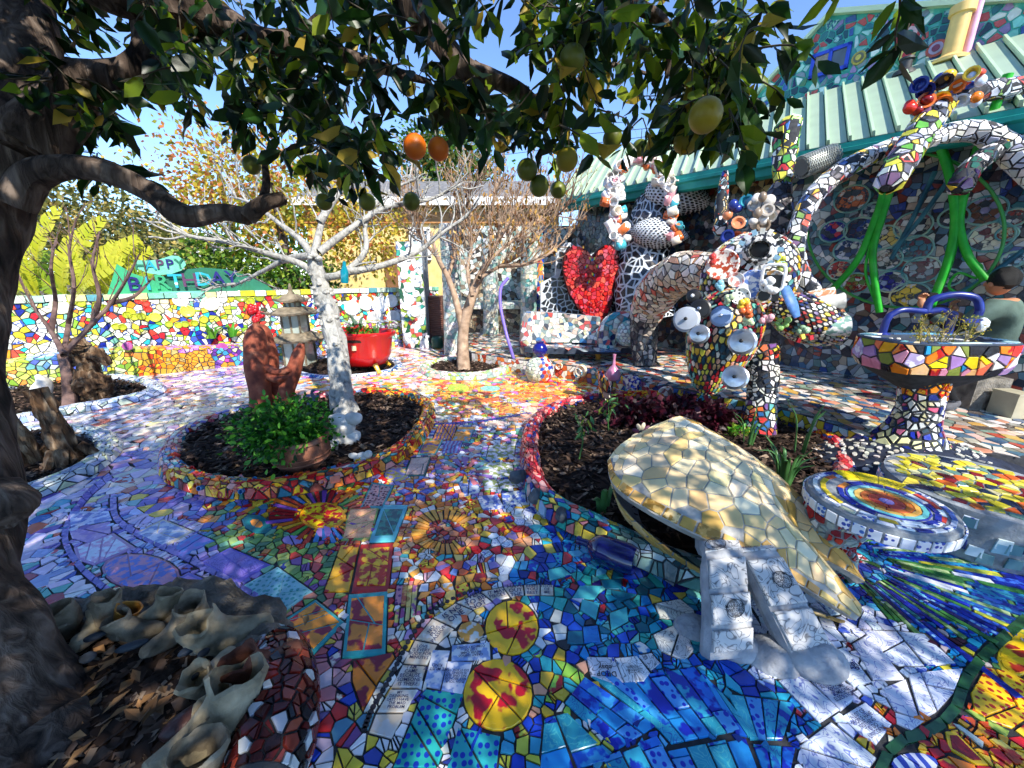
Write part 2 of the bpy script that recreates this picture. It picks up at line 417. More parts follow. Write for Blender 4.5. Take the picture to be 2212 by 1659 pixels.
def surf(parent,S,L,W,cell,pal,grout='grout',nu=24,nv=12,wrapv=False,wrapu=False,th=0.006,gap=0.006,n=60,body='body',
         keep=None,jit=0.95,cut=True,tiles=None,flip=False,closed_caps=False,emit=True):
    """lays a mosaic over the surface S(a,b), a in 0..L, b in 0..W (metres): a grout body and its tiles"""
    V=[];Fc=[];nvv=nv if wrapv else nv+1;nuu=nu if wrapu else nu+1
    for i in range(nuu):
        for j in range(nvv):V.append(S(L*i/nu,W*j/nv))
    for i in range(nu):
        for j in range(nv):
            f=(i*nvv+j,((i+1) % nuu)*nvv+j,((i+1) % nuu)*nvv+(j+1) % nvv,i*nvv+(j+1) % nvv)
            Fc.append(f[::-1] if flip else f)
    if closed_caps:
        Fc.append(tuple(range(nvv)));Fc.append(tuple((nuu-1)*nvv+j for j in range(nvv))[::-1])
    b=mk(body,V,Fc,M[grout] if isinstance(grout,str) else grout,parent,True)
    T=tiles or Tiles();pts=jitter_pts(0,L,0,W,cell,jit)
    idx=thin(pts,cell*rnd.uniform(.42,.55));pts=[pts[i] for i in idx];n0=len(pts)
    allp=list(pts)
    if wrapv:allp += [(p[0],p[1]+W) for p in pts if p[1]<cell*2.5]+[(p[0],p[1]-W) for p in pts if p[1]>W-cell*2.5]
    if wrapu:allp += [(p[0]+L,p[1]) for p in allp if p[0]<cell*2.5]+[(p[0]-L,p[1]) for p in allp if p[0]>L-cell*2.5]
    bd=(-1e3 if wrapu else 0,1e3 if wrapu else L,-1e3 if wrapv else 0,1e3 if wrapv else W)
    polys=voronoi(allp,gap,bounds=bd,only=[i<n0 for i in range(len(allp))])
    e=cell*0.1
    for i in range(n0):
        if polys[i] is None:continue
        a,bb=pts[i]
        if keep and not keep(a,bb):continue
        c=np.array(S(a,bb));du=np.array(S(min(a+e,L) if not wrapu else a+e,bb))-np.array(S(max(a-e,0) if not wrapu else a-e,bb))
        dv=np.array(S(a,min(bb+e,W) if not wrapv else bb+e))-np.array(S(a,max(bb-e,0) if not wrapv else bb-e))
        nn=np.array([du[1]*dv[2]-du[2]*dv[1],du[2]*dv[0]-du[0]*dv[2],du[0]*dv[1]-du[1]*dv[0]]);l=math.sqrt(nn @ nn)
        if l<1e-12:continue
        nn /= l
        if flip:nn=-nn
        for pc in (crack(polys[i],gap*.8,1) if cut and rnd.random()<.3 else [polys[i]]):
            ring=np.array([S(q[0],q[1]) for q in (shard(pc) if cut else pc)])
            off=(ring-ring.mean(axis=0)) @ nn;ring=ring-np.outer(off,nn)*0.5
            cc=pal(c,a,bb) if callable(pal) else pick(pal)
            T.add(ring,nn+np.array([rnd.uniform(-.05,.05),rnd.uniform(-.05,.05),rnd.uniform(-.05,.05)]),th*rnd.uniform(0.7,1.4),shade_var(cc[0]),cc[1],cc[2])
    if emit:T.emit(parent,n)
    return T
def sweep_S(path,rad,nseg=10,ell=1.0,tilt=0.0):
    P=catmull(path,nseg);seg=np.linalg.norm(np.diff(P,axis=0),axis=1);s=np.concatenate([[0],np.cumsum(seg)])
    L=s[-1];rr=np.interp(np.linspace(0,1,len(P)),np.linspace(0,1,len(rad)),rad) if hasattr(rad,'__len__') else np.full(len(P),rad)
    T,N,B=frames(P);W=2*math.pi*float(np.mean(rr))
    def S(a,b):
        a=min(max(a,0),L);i=min(int(np.searchsorted(s,a,'right'))-1,len(P)-2);i=max(i,0)
        f=(a-s[i])/(s[i+1]-s[i]+1e-9);p=P[i]*(1-f)+P[i+1]*f
        n=N[i]*(1-f)+N[i+1]*f;bb=B[i]*(1-f)+B[i+1]*f;r=rr[i]*(1-f)+rr[i+1]*f
        t=2*math.pi*b/W
        return p+n*(math.cos(t)*r)+bb*(math.sin(t)*r*ell)
    return S,L,W
def sweep_mosaic(parent,path,rad,cell,pal,grout='grout',n=40,body='body',th=0.006,gap=0.008,ell=1.0,emit=True,tiles=None):
    S,L,W=sweep_S(path,rad,8,ell)
    return surf(parent,S,L,W,cell,pal,grout,nu=max(6,int(L/cell*0.9)),nv=12,wrapv=True,flip=True,th=th,gap=gap,n=n,body=body,closed_caps=True,emit=emit,tiles=tiles)
def blob_mosaic(parent,deform,sub,pal,grout='grout',n=60,body='body',th=0.007,gap=0.009,jit=0.25,tiles=None,emit=True,keep=None):
    """a rounded body: deform() shapes the unit ball; its tiles are the cells round each point of a jittered net"""
    bm=bmesh.new();bmesh.ops.create_icosphere(bm,subdivisions=sub,radius=1.0)
    avg=sum(e.calc_length() for e in bm.edges)/len(bm.edges)
    for v in bm.verts:
        v.co=(v.co+Vector((rnd.uniform(-1,1),rnd.uniform(-1,1),rnd.uniform(-1,1)))*avg*jit).normalized()
    bm.verts.ensure_lookup_table();ball=[v.co.copy() for v in bm.verts]
    W_=[Vector(deform(c)) for c in ball]
    for v,w in zip(bm.verts,W_):v.co=w
    bm.normal_update()
    Fc=[[v.index for v in f.verts] for f in bm.faces]
    mk(body,[tuple(w) for w in W_],Fc,M[grout] if isinstance(grout,str) else grout,parent,True)
    T=tiles or Tiles()
    for v in bm.verts:
        nn=v.normal.normalized();c=v.co
        if keep and not keep(c,ball[v.index]):continue
        t1=nn.orthogonal().normalized();t2=nn.cross(t1)
        r=[f.calc_center_median() for f in v.link_faces]
        r.sort(key=lambda p:math.atan2((p-c).dot(t2),(p-c).dot(t1)))
        m=sum(r,Vector())/len(r);rad=sum((p-m).length for p in r)/len(r)
        k=max(0.45,1-gap/2/max(rad*0.85,1e-4))
        if len(r)>4 and rnd.random()<.6:r.pop(rnd.randrange(len(r)))
        ring=[m+(p-m)*k for p in r];ring=[p-nn*((p-m).dot(nn)*0.6)+nn*0.002 for p in ring]
        cc=pal(np.array(c),0,0) if callable(pal) else pick(pal)
        T.add([tuple(p) for p in ring],nn,th*rnd.uniform(0.8,1.3),shade_var(cc[0]),cc[1],cc[2])
    bm.free()
    if emit:T.emit(parent,n)
    return T
def plane_S(o,ex,ey):
    o=np.asarray(o,float);ex=np.asarray(ex,float);ey=np.asarray(ey,float)
    return lambda a,b:o+ex*a+ey*b
def text_on(parent,s,p,xdir,up,size,mat,name='lettering',off=0.0015):
    """flat lettering centred on p, reading along xdir, raised off the surface whose normal is xdir x up"""
    cu=bpy.data.curves.new(name,'FONT');cu.body=s;cu.size=size;cu.align_x='CENTER';cu.align_y='CENTER';cu.space_line=0.85
    cu.offset=size*0.012;cu.resolution_u=2
    tmp=bpy.data.objects.new(name,cu)
    me=bpy.data.meshes.new_from_object(tmp)
    bpy.data.objects.remove(tmp);bpy.data.curves.remove(cu)
    x=Vector(xdir).normalized();n=x.cross(Vector(up)).normalized();y=n.cross(x)
    mt=Matrix((x,y,n)).transposed().to_4x4();mt.translation=Vector(p)+n*off-BASE[parent.name]
    me.transform(mt);me.materials.clear();me.materials.append(mat);me.name=name
    return put(name,me,parent)

# colour families of the mosaics
WHITES=['f2f3f0','e6eaec','dfe3ea','f0ead8','e9e4d8']
BLUEWHITE=[('e8ecf5','3a4fae',SCR),('dfe6f5','2f45a8',SCR),('eef0f4','4c64c0',SCR),'e4e9f4',('d5def2','3c57b8',BL)]
REDYEL=[('f8c020','b8161e',BL),('e85816','ffc024',BL),('d02020','ffcc30',BB),'f0801e','f0a824',('ffcc38','c01e24',DO),'c81c24']
PASTEL=['d8c9c4','c9b8d0','e6d6c0','e8c8b4','cfd6c8','b8c4d8','dcb8b0','e6dcc8','c8a8b8','d8cf9c','e0a890','b0bcc8','8fa0c0','c87868','9c86b0','d8dcd8']
PURPLE=['8f7cc8','a58ad0','6f62b8','b7a0d8',('9a86cc','5a62c0',BL),('b49ad4','e6d0e6',BL),'7f9ad8','c8a0c0']
BLUES=['1d4fc0','1436a0','1f86c8','2aa6c0','1a6fa8','0f2a80',('2a9ed0','1430a0',BL),('36b4c8','1a3fb0',DO),'5ab4d8']
TEALS=['1d8f94','2fa89a','1a6f80','46b8b0','0f5f70','77c8b8','1f7fa0','1434a0','2454c8']
MIXED=['c8322a','e08a2a','e8c830','3a8fc8','2a4fb0','7a58a8','d88aa8','46a070','f0ede4','e8e2d4','30a8a8','8fae3a','d86a4a','1d2f80','b8bfc8',('e8b030','b02020',BL),('e8ecf5','3a4fae',SCR),'d8a890','9a86c0']
LEFTMIX=['2f6fb0','3aa0b8','e4e6ea','9a2a40','2a48a8','c8c4d0','5ab0a8','b8a8c8',('dfe6f0','5a78c0',BL),'c86a50','6a5aa8','e0d8a8','8a9ac8',('a8c8d8','c84a60',BL)]
SUNSET=['e8802a','e06030','f0a838','e8c048','d84828','f0b890','e89868','c83838','d8b840','a8b840','e8d8a0','c86ab0','5a9a8a',('f0b040','c83020',BL),('e87838','f0d050',ST)]

# ------------------------------------------------------------------ ground and mosaic floor
m_earth=noisy('dry_earth',[(0.3,'4a4034'),(0.7,'6e6250')],3,0.95,0.5,0.02)
tag(mk('ground',[(-300,-300,-0.06),(300,-300,-0.06),(300,300,-0.06),(-300,300,-0.06)],[(0,1,2,3)],m_earth),kind='structure')
floor=mk('floor',[(-9,-3,0),(7.5,-3,0),(7.5,11,0),(-9,11,0),(-9,-3,-0.05),(7.5,-3,-0.05),(7.5,11,-0.05),(-9,11,-0.05)],
           [(0,1,2,3),(4,7,6,5),(0,4,5,1),(1,5,6,2),(2,6,7,3),(3,7,4,0)],M['grout'],base=(0,4,0))
tag(floor,'glazed mosaic floor of the garden court',None,None,'structure')
def gp(pts):return [tuple(G(u,v).xy) for u,v in pts]
def ell(u,v,ru,rv,n=18,rot=0.0):
    out=[]
    for i in range(n):
        a=2*math.pi*i/n;x,y=ru*math.cos(a),rv*math.sin(a)
        out.append((u+x*math.cos(rot)-y*math.sin(rot),v+x*math.sin(rot)+y*math.cos(rot)))
    return out
# outlines of the beds (picture points on the ground)
P1_IN=[(395,985),(420,950),(500,912),(590,888),(700,872),(800,862),(870,868),(905,885),(908,912),(885,950),(835,992),(770,1022),(690,1042),(590,1056),(500,1052),(430,1035),(398,1010)]
P2_IN=[(1163,975),(1172,930),(1220,893),(1320,875),(1440,872),(1560,888),(1660,912),(1745,945),(1790,1000),(1770,1090),(1690,1190),(1560,1240),(1430,1205),(1300,1145),(1220,1105),(1178,1050)]
P3_IN=[(-60,880),(20,850),(110,833),(220,825),(300,836),(318,850),(270,868),(170,885),(60,905),(-50,925)]
P4_IN=[(-40,980),(40,950),(130,945),(195,958),(205,985),(160,1025),(80,1060),(-30,1085)]
P5_IN=[(70,1480),(130,1430),(230,1405),(340,1400),(430,1440),(470,1500),(440,1600),(380,1700),(250,1800),(60,1800),(-60,1640)]
P6_IN=[(925,800),(960,788),(1010,785),(1060,790),(1078,802),(1050,812),(1000,817),(950,812)]
P7_IN=[(640,790),(700,775),(780,770),(840,778),(850,795),(800,808),(720,814),(655,806)]
def offset_poly(P,w):
    P=np.asarray(P,float);c=P.mean(axis=0);n=len(P);out=[]
    area=sum(P[i][0]*P[(i+1) % n][1]-P[(i+1) % n][0]*P[i][1] for i in range(n))
    for i in range(n):
        t=P[(i+1) % n]-P[i-1];nn=np.array([t[1],-t[0]])/(np.linalg.norm(t)+1e-9)
        if area<0:nn=-nn
        out.append(tuple(P[i]+nn*w))
    return out
BEDS={k:gp(p) for k,p in (('p1',P1_IN),('p2',P2_IN),('p3',P3_IN),('p4',P4_IN),('p5',P5_IN),('p6',P6_IN),('p7',P7_IN))}
BEDW={'p1':0.17,'p2':0.17,'p3':0.2,'p4':0.17,'p5':0.3,'p6':0.18,'p7':0.14}
# raised terrace in front of the house
TERR_Z=0.2
TERR=[tuple(G(u,v).xy) for u,v in [(1020,788),(1130,806),(1250,822),(1330,838),(1400,862),(1500,884),(1600,905),(1700,930),(1790,962)]]+[(3.0,2.75),(3.9,2.55),(5.4,2.7),(7.4,4.2),(7.4,6.0),(3.0,10.4),(-1.3,10.4),(-1.2,7.6)]

# --- bold tiles that can be picked out: (outline, colour, second colour, pattern, border, cracks)
DES=[]
def des(pts,c1,c2=None,m=PL,border=None,cr=1):DES.append((gp(pts),c1,c2 or c1,m,border,cr))
bl=lambda P:[(X/3,1106+Y/3) for X,Y in P]              # three enlarged views the tiles were measured in
bm_=lambda P:[(737+X/3,1106+Y/3) for X,Y in P]
br=lambda P:[(1475+X/3,1106+Y/3) for X,Y in P]
ce=lambda P:[(737+X/3,553+Y/3) for X,Y in P]
LIL,VIO='c3b6e6','7d6fc8'
des(bl([(455,0),(705,0),(725,55),(460,105)]),'cfd4f0','7f8fd0',BL)
des(bl([(450,120),(715,65),(720,135),(585,205),(470,175)]),'c9a6d2','a58acb',BL)
des(bl([(480,235),(735,140),(880,235),(610,350),(500,310)]),'d0a8cc','dde4f4',BL,('b590c4',0.12),2)
des(bl(ell(915,395,255,118,16,0.12)),'5f74cf','c88aa8',BL,('9a6a90',0.06),2)
des(bl([(955,535),(1225,395),(1445,490),(1165,645)]),'a98ad6','9f80d0',BL,('7068cc',0.16),2)
des(bl([(860,145),(1060,50),(1260,130),(1055,235)]),'d6dcee','8fa0d0',BL,('cfc6b4',0.12),2)
des(bl([(1065,250),(1280,145),(1390,190),(1180,300)]),'8a7ad0','5c88d8',BL)
des(bl([(1300,330),(1490,235),(1750,345),(1540,465)]),'8a74d0','5a48a8',SCR,('6a5cc8',0.12),2)
des(bl([(1580,480),(1800,360),(2025,520),(1810,670)]),'7fc0cc','3f9ca0',DO,('8fd0d4',0.06),2)
des(bl([(1255,650),(1465,510),(1620,600),(1620,690),(1300,690)]),'d8a0b0','4a68c0',BL)
des([(607,1345),(682,1297),(743,1345),(677,1415)],'f49a28','9a2038',BB,('35a3a8',0.12),2)
des([(754,1286),(837,1279),(832,1416),(740,1423)],'f49430','9a2034',BB,('35a9ac',0.13),2)
des([(780,1178),(850,1174),(839,1279),(760,1281)],'ffc02a','c8301c',BL,('c02420',0.16),2)
des([(737,1180),(776,1179),(753,1279),(700,1281)],'ffb828','c02820',BB,None,2)
des([(755,1100),(818,1098),(800,1166),(737,1169)],'ffb888','d86048',SCR,('8fae60',0.08),2)
des([(826,1092),(882,1092),(852,1170),(797,1172)],'2f8f80','1f5a60',BL,('5fc0c8',0.22),1)
des(bm_(ell(1105,755,170,176,20)),'ffc81e','c01828',BB,None,2)
des(bm_(ell(1015,1190,222,232,22)),'ffc81a','c01628',BB,None,2)
des(bm_([(540,1155),(790,1185),(620,1659),(340,1659)]),'2fb0a8','1a3cae',DO,None,2)
des(bm_([(760,1400),(1030,1460),(1000,1690),(680,1690)]),'34b4b8','1838b4',DO,None,1)
des(bm_([(80,970),(330,915),(345,950),(240,1100),(140,1290),(75,1100)]),'e8861c','84182e',BB,None,1)
des(ell(697,1115,50,29,18),'ffd820','c82028',BL,('e8a018',0.1),2)
des(ell(555,1133,34,20,8,0.3),'e08838','d87028',PL,('1c6f78',0.45),1)
des(ell(632,1168,22,10,10),'9a86c8');des(ell(700,1150,17,12,8),'c890d0')
LETTER=[]
arc=[(172,1440),(222,1310),(315,1150),(395,990),(475,830),(590,690),(740,590),(900,520),(1050,490),(1180,478),(1290,475),(1375,478)]
arc_in=[(330,1480),(420,1310),(515,1150),(560,1000),(630,860),(740,760),(860,640),(985,585),(1100,560),(1190,545),(1290,545),(1378,548)]
for i in range(len(arc)-1):
    a,b,c,d=arc[i],arc[i+1],arc_in[i+1],arc_in[i]
    sh=lambda p,q:(p[0]*0.95+q[0]*0.05,p[1]*0.95+q[1]*0.05)
    q=[sh(a,c),sh(b,d),sh(c,a),sh(d,b)]
    des(bm_(q),'ddd9cf','d8c8b0',BL,None,0);LETTER.append(('arc',bm_(q)))
for q in ([(720,870),(960,850),(965,960),(715,970)],[(690,975),(850,980),(780,1190),(650,1160)],[(595,900),(705,905),(640,1150),(535,1130)]):
    des(bm_(q),'e2e5ea','8fa8d8',BL,None,0);LETTER.append(('w',bm_(q)))
des(bm_(ell(840,780,85,68,8)),'e6e6dc','e0a040',BL,None,0)
for (x,y,w,h,c,c2,m_) in ((360,480,40,120,'d88aa0','6a3a70',DO),(400,480,30,130,'e8b060','c05a40',BL),(432,480,30,140,'e8d070','b08040',BL),(465,480,30,150,'e0c878','a06090',BL)):
    des(bm_([(x,y),(x+w,y),(x+w-12,y+h),(x-12,y+h)]),c,c2,m_,None,0)
for i in range(8):
    x=355+i*34;des(bm_([(x,640+i*-6),(x+24,636-i*6),(x+12+i*3,740-i*18),(x-14+i*3,744-i*18)]),('c8c860','8fc0b0','d8c878','b8d0a0')[i % 4],'a04a80',BL,None,0)
for q in ([(1340,380),(1430,360),(1490,410),(1350,450)],[(1740,510),(1910,540),(1880,560),(1800,590)],[(1560,570),(1670,600),(1650,700),(1550,640)],[(1740,660),(1850,620),(1860,710),(1750,770)],[(1470,780),(1560,780),(1570,860),(1465,860)],[(1565,750),(1660,740),(1680,850),(1575,855)],[(1720,865),(1800,860),(1800,940),(1730,945)],[(1685,445),(1810,440),(1820,505),(1700,500)],[(1550,480),(1700,485),(1640,570),(1500,560)]):
    des(bm_(q),rnd.choice(['d8b848','d0d4e0','1a3cb0','1f78c8','dfeab8','2488d0','2f90c0','46b0b8','1a6a80']),None,PL,None,0)
# lettered white slabs by the clam
for q in ([(1590,945),(1765,950),(1830,1110),(1780,1130),(1620,1070)],[(1775,955),(1915,940),(2000,1050),(1960,1105),(1840,1112)],[(1925,935),(2010,920),(2065,985),(2010,1035)]):
    des(bm_(q),'dcdee2','4a4c55',SCR,None,0);LETTER.append(('slab',bm_(q)))
des(br([(-180,600),(-20,570),(70,640),(80,720),(-150,690)]),'d8d6d0','4a4c55',SCR,None,1)
des(br([(-190,800),(-60,740),(20,790),(70,900),(10,970),(-150,900)]),'d8d6d0','4a4c55',SCR,None,1)
# blue fan of tiles
def patch(A,B,C,E,nu,nv,cols,cr=0):
    A,B,C,E=map(np.array,(A,B,C,E))
    for i in range(nu):
        w0,w1=i/nu,(i+1)/nu;off=rnd.uniform(0,0.6)
        js=[0]+[min(1,(j+off)/nv) for j in range(1 if off>0.2 else 0,nv) if (j+off)/nv<0.97]+[1]
        js=sorted(set(js))
        for v0,v1 in zip(js[:-1],js[1:]):
            if v1-v0<0.05:continue
            g=0.035;f=lambda a,b:tuple(((A*(1-a)+B*a)*(1-b)+(E*(1-a)+C*a)*b))
            ww=(w1-w0)*g*1.6;vv=0.012
            q=[f(w0+ww,v0+vv),f(w1-ww,v0+vv),f(w1-ww,v1-vv),f(w0+ww,v1-vv)]
            c=rnd.choice(cols);des(q,c[0],c[1],c[2],None,cr)
FAN=[('2590d8','1626a8',BB),('1f6fd8','1424a4',BL),('35a8c8','1a34a8',BL),('2fa0b8','5cc4c0',SCR),('4a9ae0','1a2cb4',DO),('1f58c8','3a9cd8',BL),('2ba0c4','1c2ea4',SCR)]
patch((1218,1520),(1262,1462),(1420,1570),(1330,1625),3,3,FAN)
patch((1275,1462),(1310,1447),(1450,1565),(1425,1580),2,2,FAN)
patch((1330,1470),(1500,1440),(1600,1580),(1450,1610),5,2,FAN)
patch((1175,1555),(1225,1540),(1330,1640),(1160,1690),2,2,FAN)
patch((1300,1640),(1420,1590),(1480,1700),(1330,1700),3,1,FAN)
patch((1440,1625),(1610,1590),(1660,1720),(1490,1720),4,1,FAN)
patch((1510,1450),(1560,1500),(1640,1600),(1590,1590),2,2,FAN)
patch((1570,1500),(1720,1520),(1690,1600),(1620,1600),4,1,FAN)
patch((1625,1610),(1720,1615),(1700,1700),(1660,1700),3,1,FAN)
# white and blue drawn tiles
BW=('dde2ee','3d54b4',SCR)
for k,q in enumerate(([(620,1100),(760,1050),(1010,1285),(880,1370)],[(775,1040),(970,970),(1110,1215),(1020,1290)],[(900,925),(1050,880),(1220,1105),(1105,1140)],[(1100,860),(1200,800),(1430,1085),(1230,1095)],
          [(1165,772),(1380,780),(1560,1000),(1400,1000),(1330,960)],[(1395,778),(1560,795),(1765,985),(1580,1000)],[(1545,1045),(1810,1020),(1750,1180),(1650,1290)],[(1290,1150),(1440,1090),(1530,1350),(1370,1290)],[(1460,1060),(1535,1045),(1640,1295),(1545,1350)],
          [(1030,1330),(1180,1240),(1350,1380),(1250,1510),(1150,1450)],[(760,1520),(960,1370),(1250,1600),(1180,1690),(790,1690)],[(1375,1310),(1560,1365),(1480,1422),(1385,1375)],[(880,860),(960,850),(990,905),(920,915)],[(1220,1105),(1300,1100),(1290,1140),(1240,1150)])):
    des(br(q),*BW,None,1 if k in (4,6,10) else 0);LETTER.append(('bw',br(q)))
gb=[(1270,1690),(1330,1560),(1440,1470),(1570,1440),(1690,1365),(1770,1270),(1810,1150),(1850,1060),(1930,960),(2020,870),(2110,790),(2230,690)]
for a,b in zip(gb[:-1],gb[1:]):
    t=np.array(b)-np.array(a);nn=np.array([-t[1],t[0]])/np.linalg.norm(t)*40;a_,b_=np.array(a)+t*0.04,np.array(b)-t*0.04
    des(br([tuple(a_-nn),tuple(b_-nn),tuple(b_+nn),tuple(a_+nn)]),'1f4a2a','2c5a38',BL,None,0)
des(br(ell(2160,950,125,118,18)),'ffcc1c','b8341c',BB,('ffd42a',0.12),2)
des(br([(1865,1180),(1960,1015),(2130,1040),(2230,1110),(2240,1330),(2130,1405),(1990,1360),(1890,1290)]),'ffc420','b03016',DO,None,2)
des(br([(1700,1430),(1760,1430),(1975,1645),(1900,1645),(1720,1540)]),'a8201a','8a1418',BL,('f0c020',0.2),0)
des(br([(1815,1330),(1870,1340),(2212,1640),(2150,1640)]),'e8b824','c04a20',BL,None,2)
des(br([(1825,1290),(1865,1290),(2110,1430),(2090,1470)]),'9ab048','5a7a30',BL,None,1)
des(br([(1750,1380),(1790,1390),(1945,1500),(1940,1530)]),'dfe4d4',None,PL,None,0)
des(br(ell(1500,1640,150,70,14)),'d8e0f0','3a4cb0',ST,None,1)
des(br([(2090,770),(2212,760),(2212,820),(2150,850)]),'e8c020',None,PL,None,0)
des(br([(1990,1480),(2060,1490),(2200,1600),(2140,1610)]),'e8d060','b83820',BL,None,0)
# centre path tiles
des(ce([(200,1470),(340,1490),(270,1640),(120,1640)]),'d89a94','6a1a28',DO,('3f9aa0',0.14),2)
des(ce([(450,1310),(585,1300),(540,1430),(405,1430)]),'e0b8a8','c88878',SCR,('1f5a58',0.12),2)
des(ce([(540,1200),(660,1190),(610,1290),(495,1290)]),'e09030','7a4a98',BB,('5ab0a8',0.1),1)
des(ce([(670,1200),(790,1200),(760,1280),(650,1280)]),'6a98d8','6a4a98',ST,None,1)
des(ce([(630,1095),(750,1095),(720,1195),(590,1195)]),'e88a30','6a3a80',ST,None,1)
des(ce([(760,1110),(870,1110),(830,1200),(720,1200)]),'e89a48','5a98b0',BB,None,1)
for q in ([(960,1230),(1130,1215),(1120,1300),(940,1320)],[(925,1340),(1110,1340),(1120,1430),(920,1440)],[(915,1455),(1090,1450),(1150,1500),(930,1520)],[(1040,1540),(1190,1515),(1200,1600),(1050,1620)],[(760,1470),(880,1430),(900,1530),(800,1560)],[(880,1560),(1010,1550),(1060,1640),(920,1650)]):
    des(ce(q),'d9dde2','8a9a5a' if q[0][0]<970 and q[0][0]>900 else '5a74c0',BL,None,1)
for a in range(6):
    t=a*math.pi/3;q=[(480+25*math.cos(t),1530+15*math.sin(t)),(480+80*math.cos(t-.38),1530+48*math.sin(t-.38)),(480+125*math.cos(t),1530+75*math.sin(t)),(480+80*math.cos(t+.38),1530+48*math.sin(t+.38))]
    des(ce(q),('6a78c8','5a9ad0','8a70c0')[a % 3],'4a50a0',BL,None,0)
for (x,y,rx,ry,c,c2) in ((560,865,65,22,'e8dcc0','c8a860'),(760,860,70,30,'9ac030','c8d048'),(965,860,65,17,'7ac0b0','9fd8c8'),(530,960,75,22,'d8a838','c88828'),(1030,970,75,22,'e0b830','b03020'),(1385,945,65,17,'b83020','e09030'),(600,995,75,25,'e4e0d8','c8c8c8'),(1090,1000,70,20,'e07828','e8b040'),(1080,850,55,15,'e8c860','e08a60'),(1250,1000,70,20,'e0a890','e8d0b0'),(1240,870,60,15,'e06838','e8c048'),(360,1420,80,42,'9a90c8','e0c060'),(330,1380,70,26,'d8b8a0','c84a60')):
    des(ce(ell(x,y,rx,ry,14)),c,c2,BL,None,1)
for (x,y,w,c,c2) in ((870,940,150,'e07830','c04a28'),(1080,1060,160,'d89078','e0b8a0'),(1090,915,190,'d8682c','e8a040'),(1250,900,150,'e88a30','e04a28'),(950,1090,120,'c8a898','d8c8b8'),(640,900,120,'e05a30','e8c040'),(1380,890,140,'f08a28','e8b840'),(1550,940,90,'e87828','e8b848'),(1420,980,130,'e0a088','d87858'),(1160,1040,140,'e0b8a0','d88868')):
    des(ce([(x,y-11),(x+w,y-22),(x+w+8,y),(x+4,y+12)]),c,c2,BL,None,1)
cb=[(600,1092),(720,1086),(850,1078),(980,1062),(1100,1042),(1210,1020),(1320,990),(1420,960),(1510,930),(1600,898)]
for a,b in zip(cb[:-1],cb[1:]):des(ce([(a[0]+2,a[1]-6),(b[0]-2,b[1]-6),(b[0]-2,b[1]+6),(a[0]+2,a[1]+6)]),'2a34a8','1a1f70',BL,None,1)
for ln in ([(240,1028),(195,1065),(160,1110),(140,1160),(165,1215),(225,1270),(300,1312)],[(245,1075),(250,1118),(290,1150),(360,1185),(440,1225),(520,1270),(590,1312)]):
    Q=catmull([np.array([*q,0.]) for q in ln],3)
    for a,b in zip(Q[:-1],Q[1:]):
        t=(b-a)[:2];n2=np.array([-t[1],t[0]])/np.linalg.norm(t)*7;des([tuple(a[:2]+t*.05-n2),tuple(b[:2]-t*.05-n2),tuple(b[:2]-t*.05+n2),tuple(a[:2]+t*.05+n2)],rnd.choice(['8f80cc','9a86d0','a890cc','7f78c4']),'6a62b0',BL,None,0)
# rays of slivers round the giant clam's right side
rc=np.array(G(1790,1185).xy)
for k in range(40):
    a0=R(-102+k*3.05);a1=a0+R(2.5);r0=0.22+rnd.uniform(0,0.1)
    while r0<1.75:
        r1=r0+rnd.uniform(0.12,0.34)
        q=[tuple(rc+np.array([math.cos(a),math.sin(a)])*r) for a,r in ((a0,r0),(a0,r1),(a1,r1),(a1,r0))]
        c=rnd.choice([('1e2fa8','131c78',BL),('2a50c0','8ac0e0',DO),('2c8fc0','1a3fa0',DO),('2f6a38','4a8a40',BL),('1f5f60','3a8f88',BL),('8a86b8','5a5aa8',DO),('e6e8ee','cdd4e0',BL),('1a2a90','3a6ad0',BL),('3a9ab8','1c4a98',BL),('3a2a70','1c1f60',BL),('d8c838','98a840',BL),('5a8a48','a8c088',BL)])
        q2=[PX((p[0],p[1],0)) for p in q];cu=(sum(p[0] for p in q2)/4,sum(p[1] for p in q2)/4)
        ok=cu[0]>1690
        if cu[0]-1475>0:
            x,y=(cu[0]-1475)*3,(cu[1]-1106)*3
            for (gx,gy) in gb:
                pass
            yb=np.interp(x,[p[0] for p in gb],[p[1] for p in gb])
            if y>yb-75:ok=False
            if 880<x<1830 and y>735+max(0,x-1560)*1.1:ok=False
            if x<1000 and y>500:ok=False
        if ok:DES.append((q,c[0],c[1],c[2],None,0))
        r0=r1+0.012
# sunburst below the first bed, orange rays round the face medallion
def burst(u,v,r0,r1,n,cols,asp=0.55,a0=0.0,a1=360.0,th=0.6):
    for i in range(n):
        a=R(a0+(a1-a0)*i/n);da=R((a1-a0)/n)*th/2;k=rnd.uniform(0.85,1.1)
        c=rnd.choice(cols);q=[(u+math.cos(a+s*da)*r*k,v+math.sin(a+s*da)*r*asp*k) for s,r in ((-1,r0),(-1,r1),(1,r1),(1,r0))]
        des(q,c,None,PL,None,0)
burst(697,1115,62,118,34,['c8301e','e0701e','7a48a0','3a80c0','e0a828','a81c24','5aa048','d84a30'],0.5,20,350)
burst(960,1150,42,75,24,['e0942c','e8a840','d8862c','e0a050'],0.62,60,330,0.7)
burst(1005,1020,25,60,16,['8a6ab0','d8a838','c8707a','6aa0a8'],0.5)

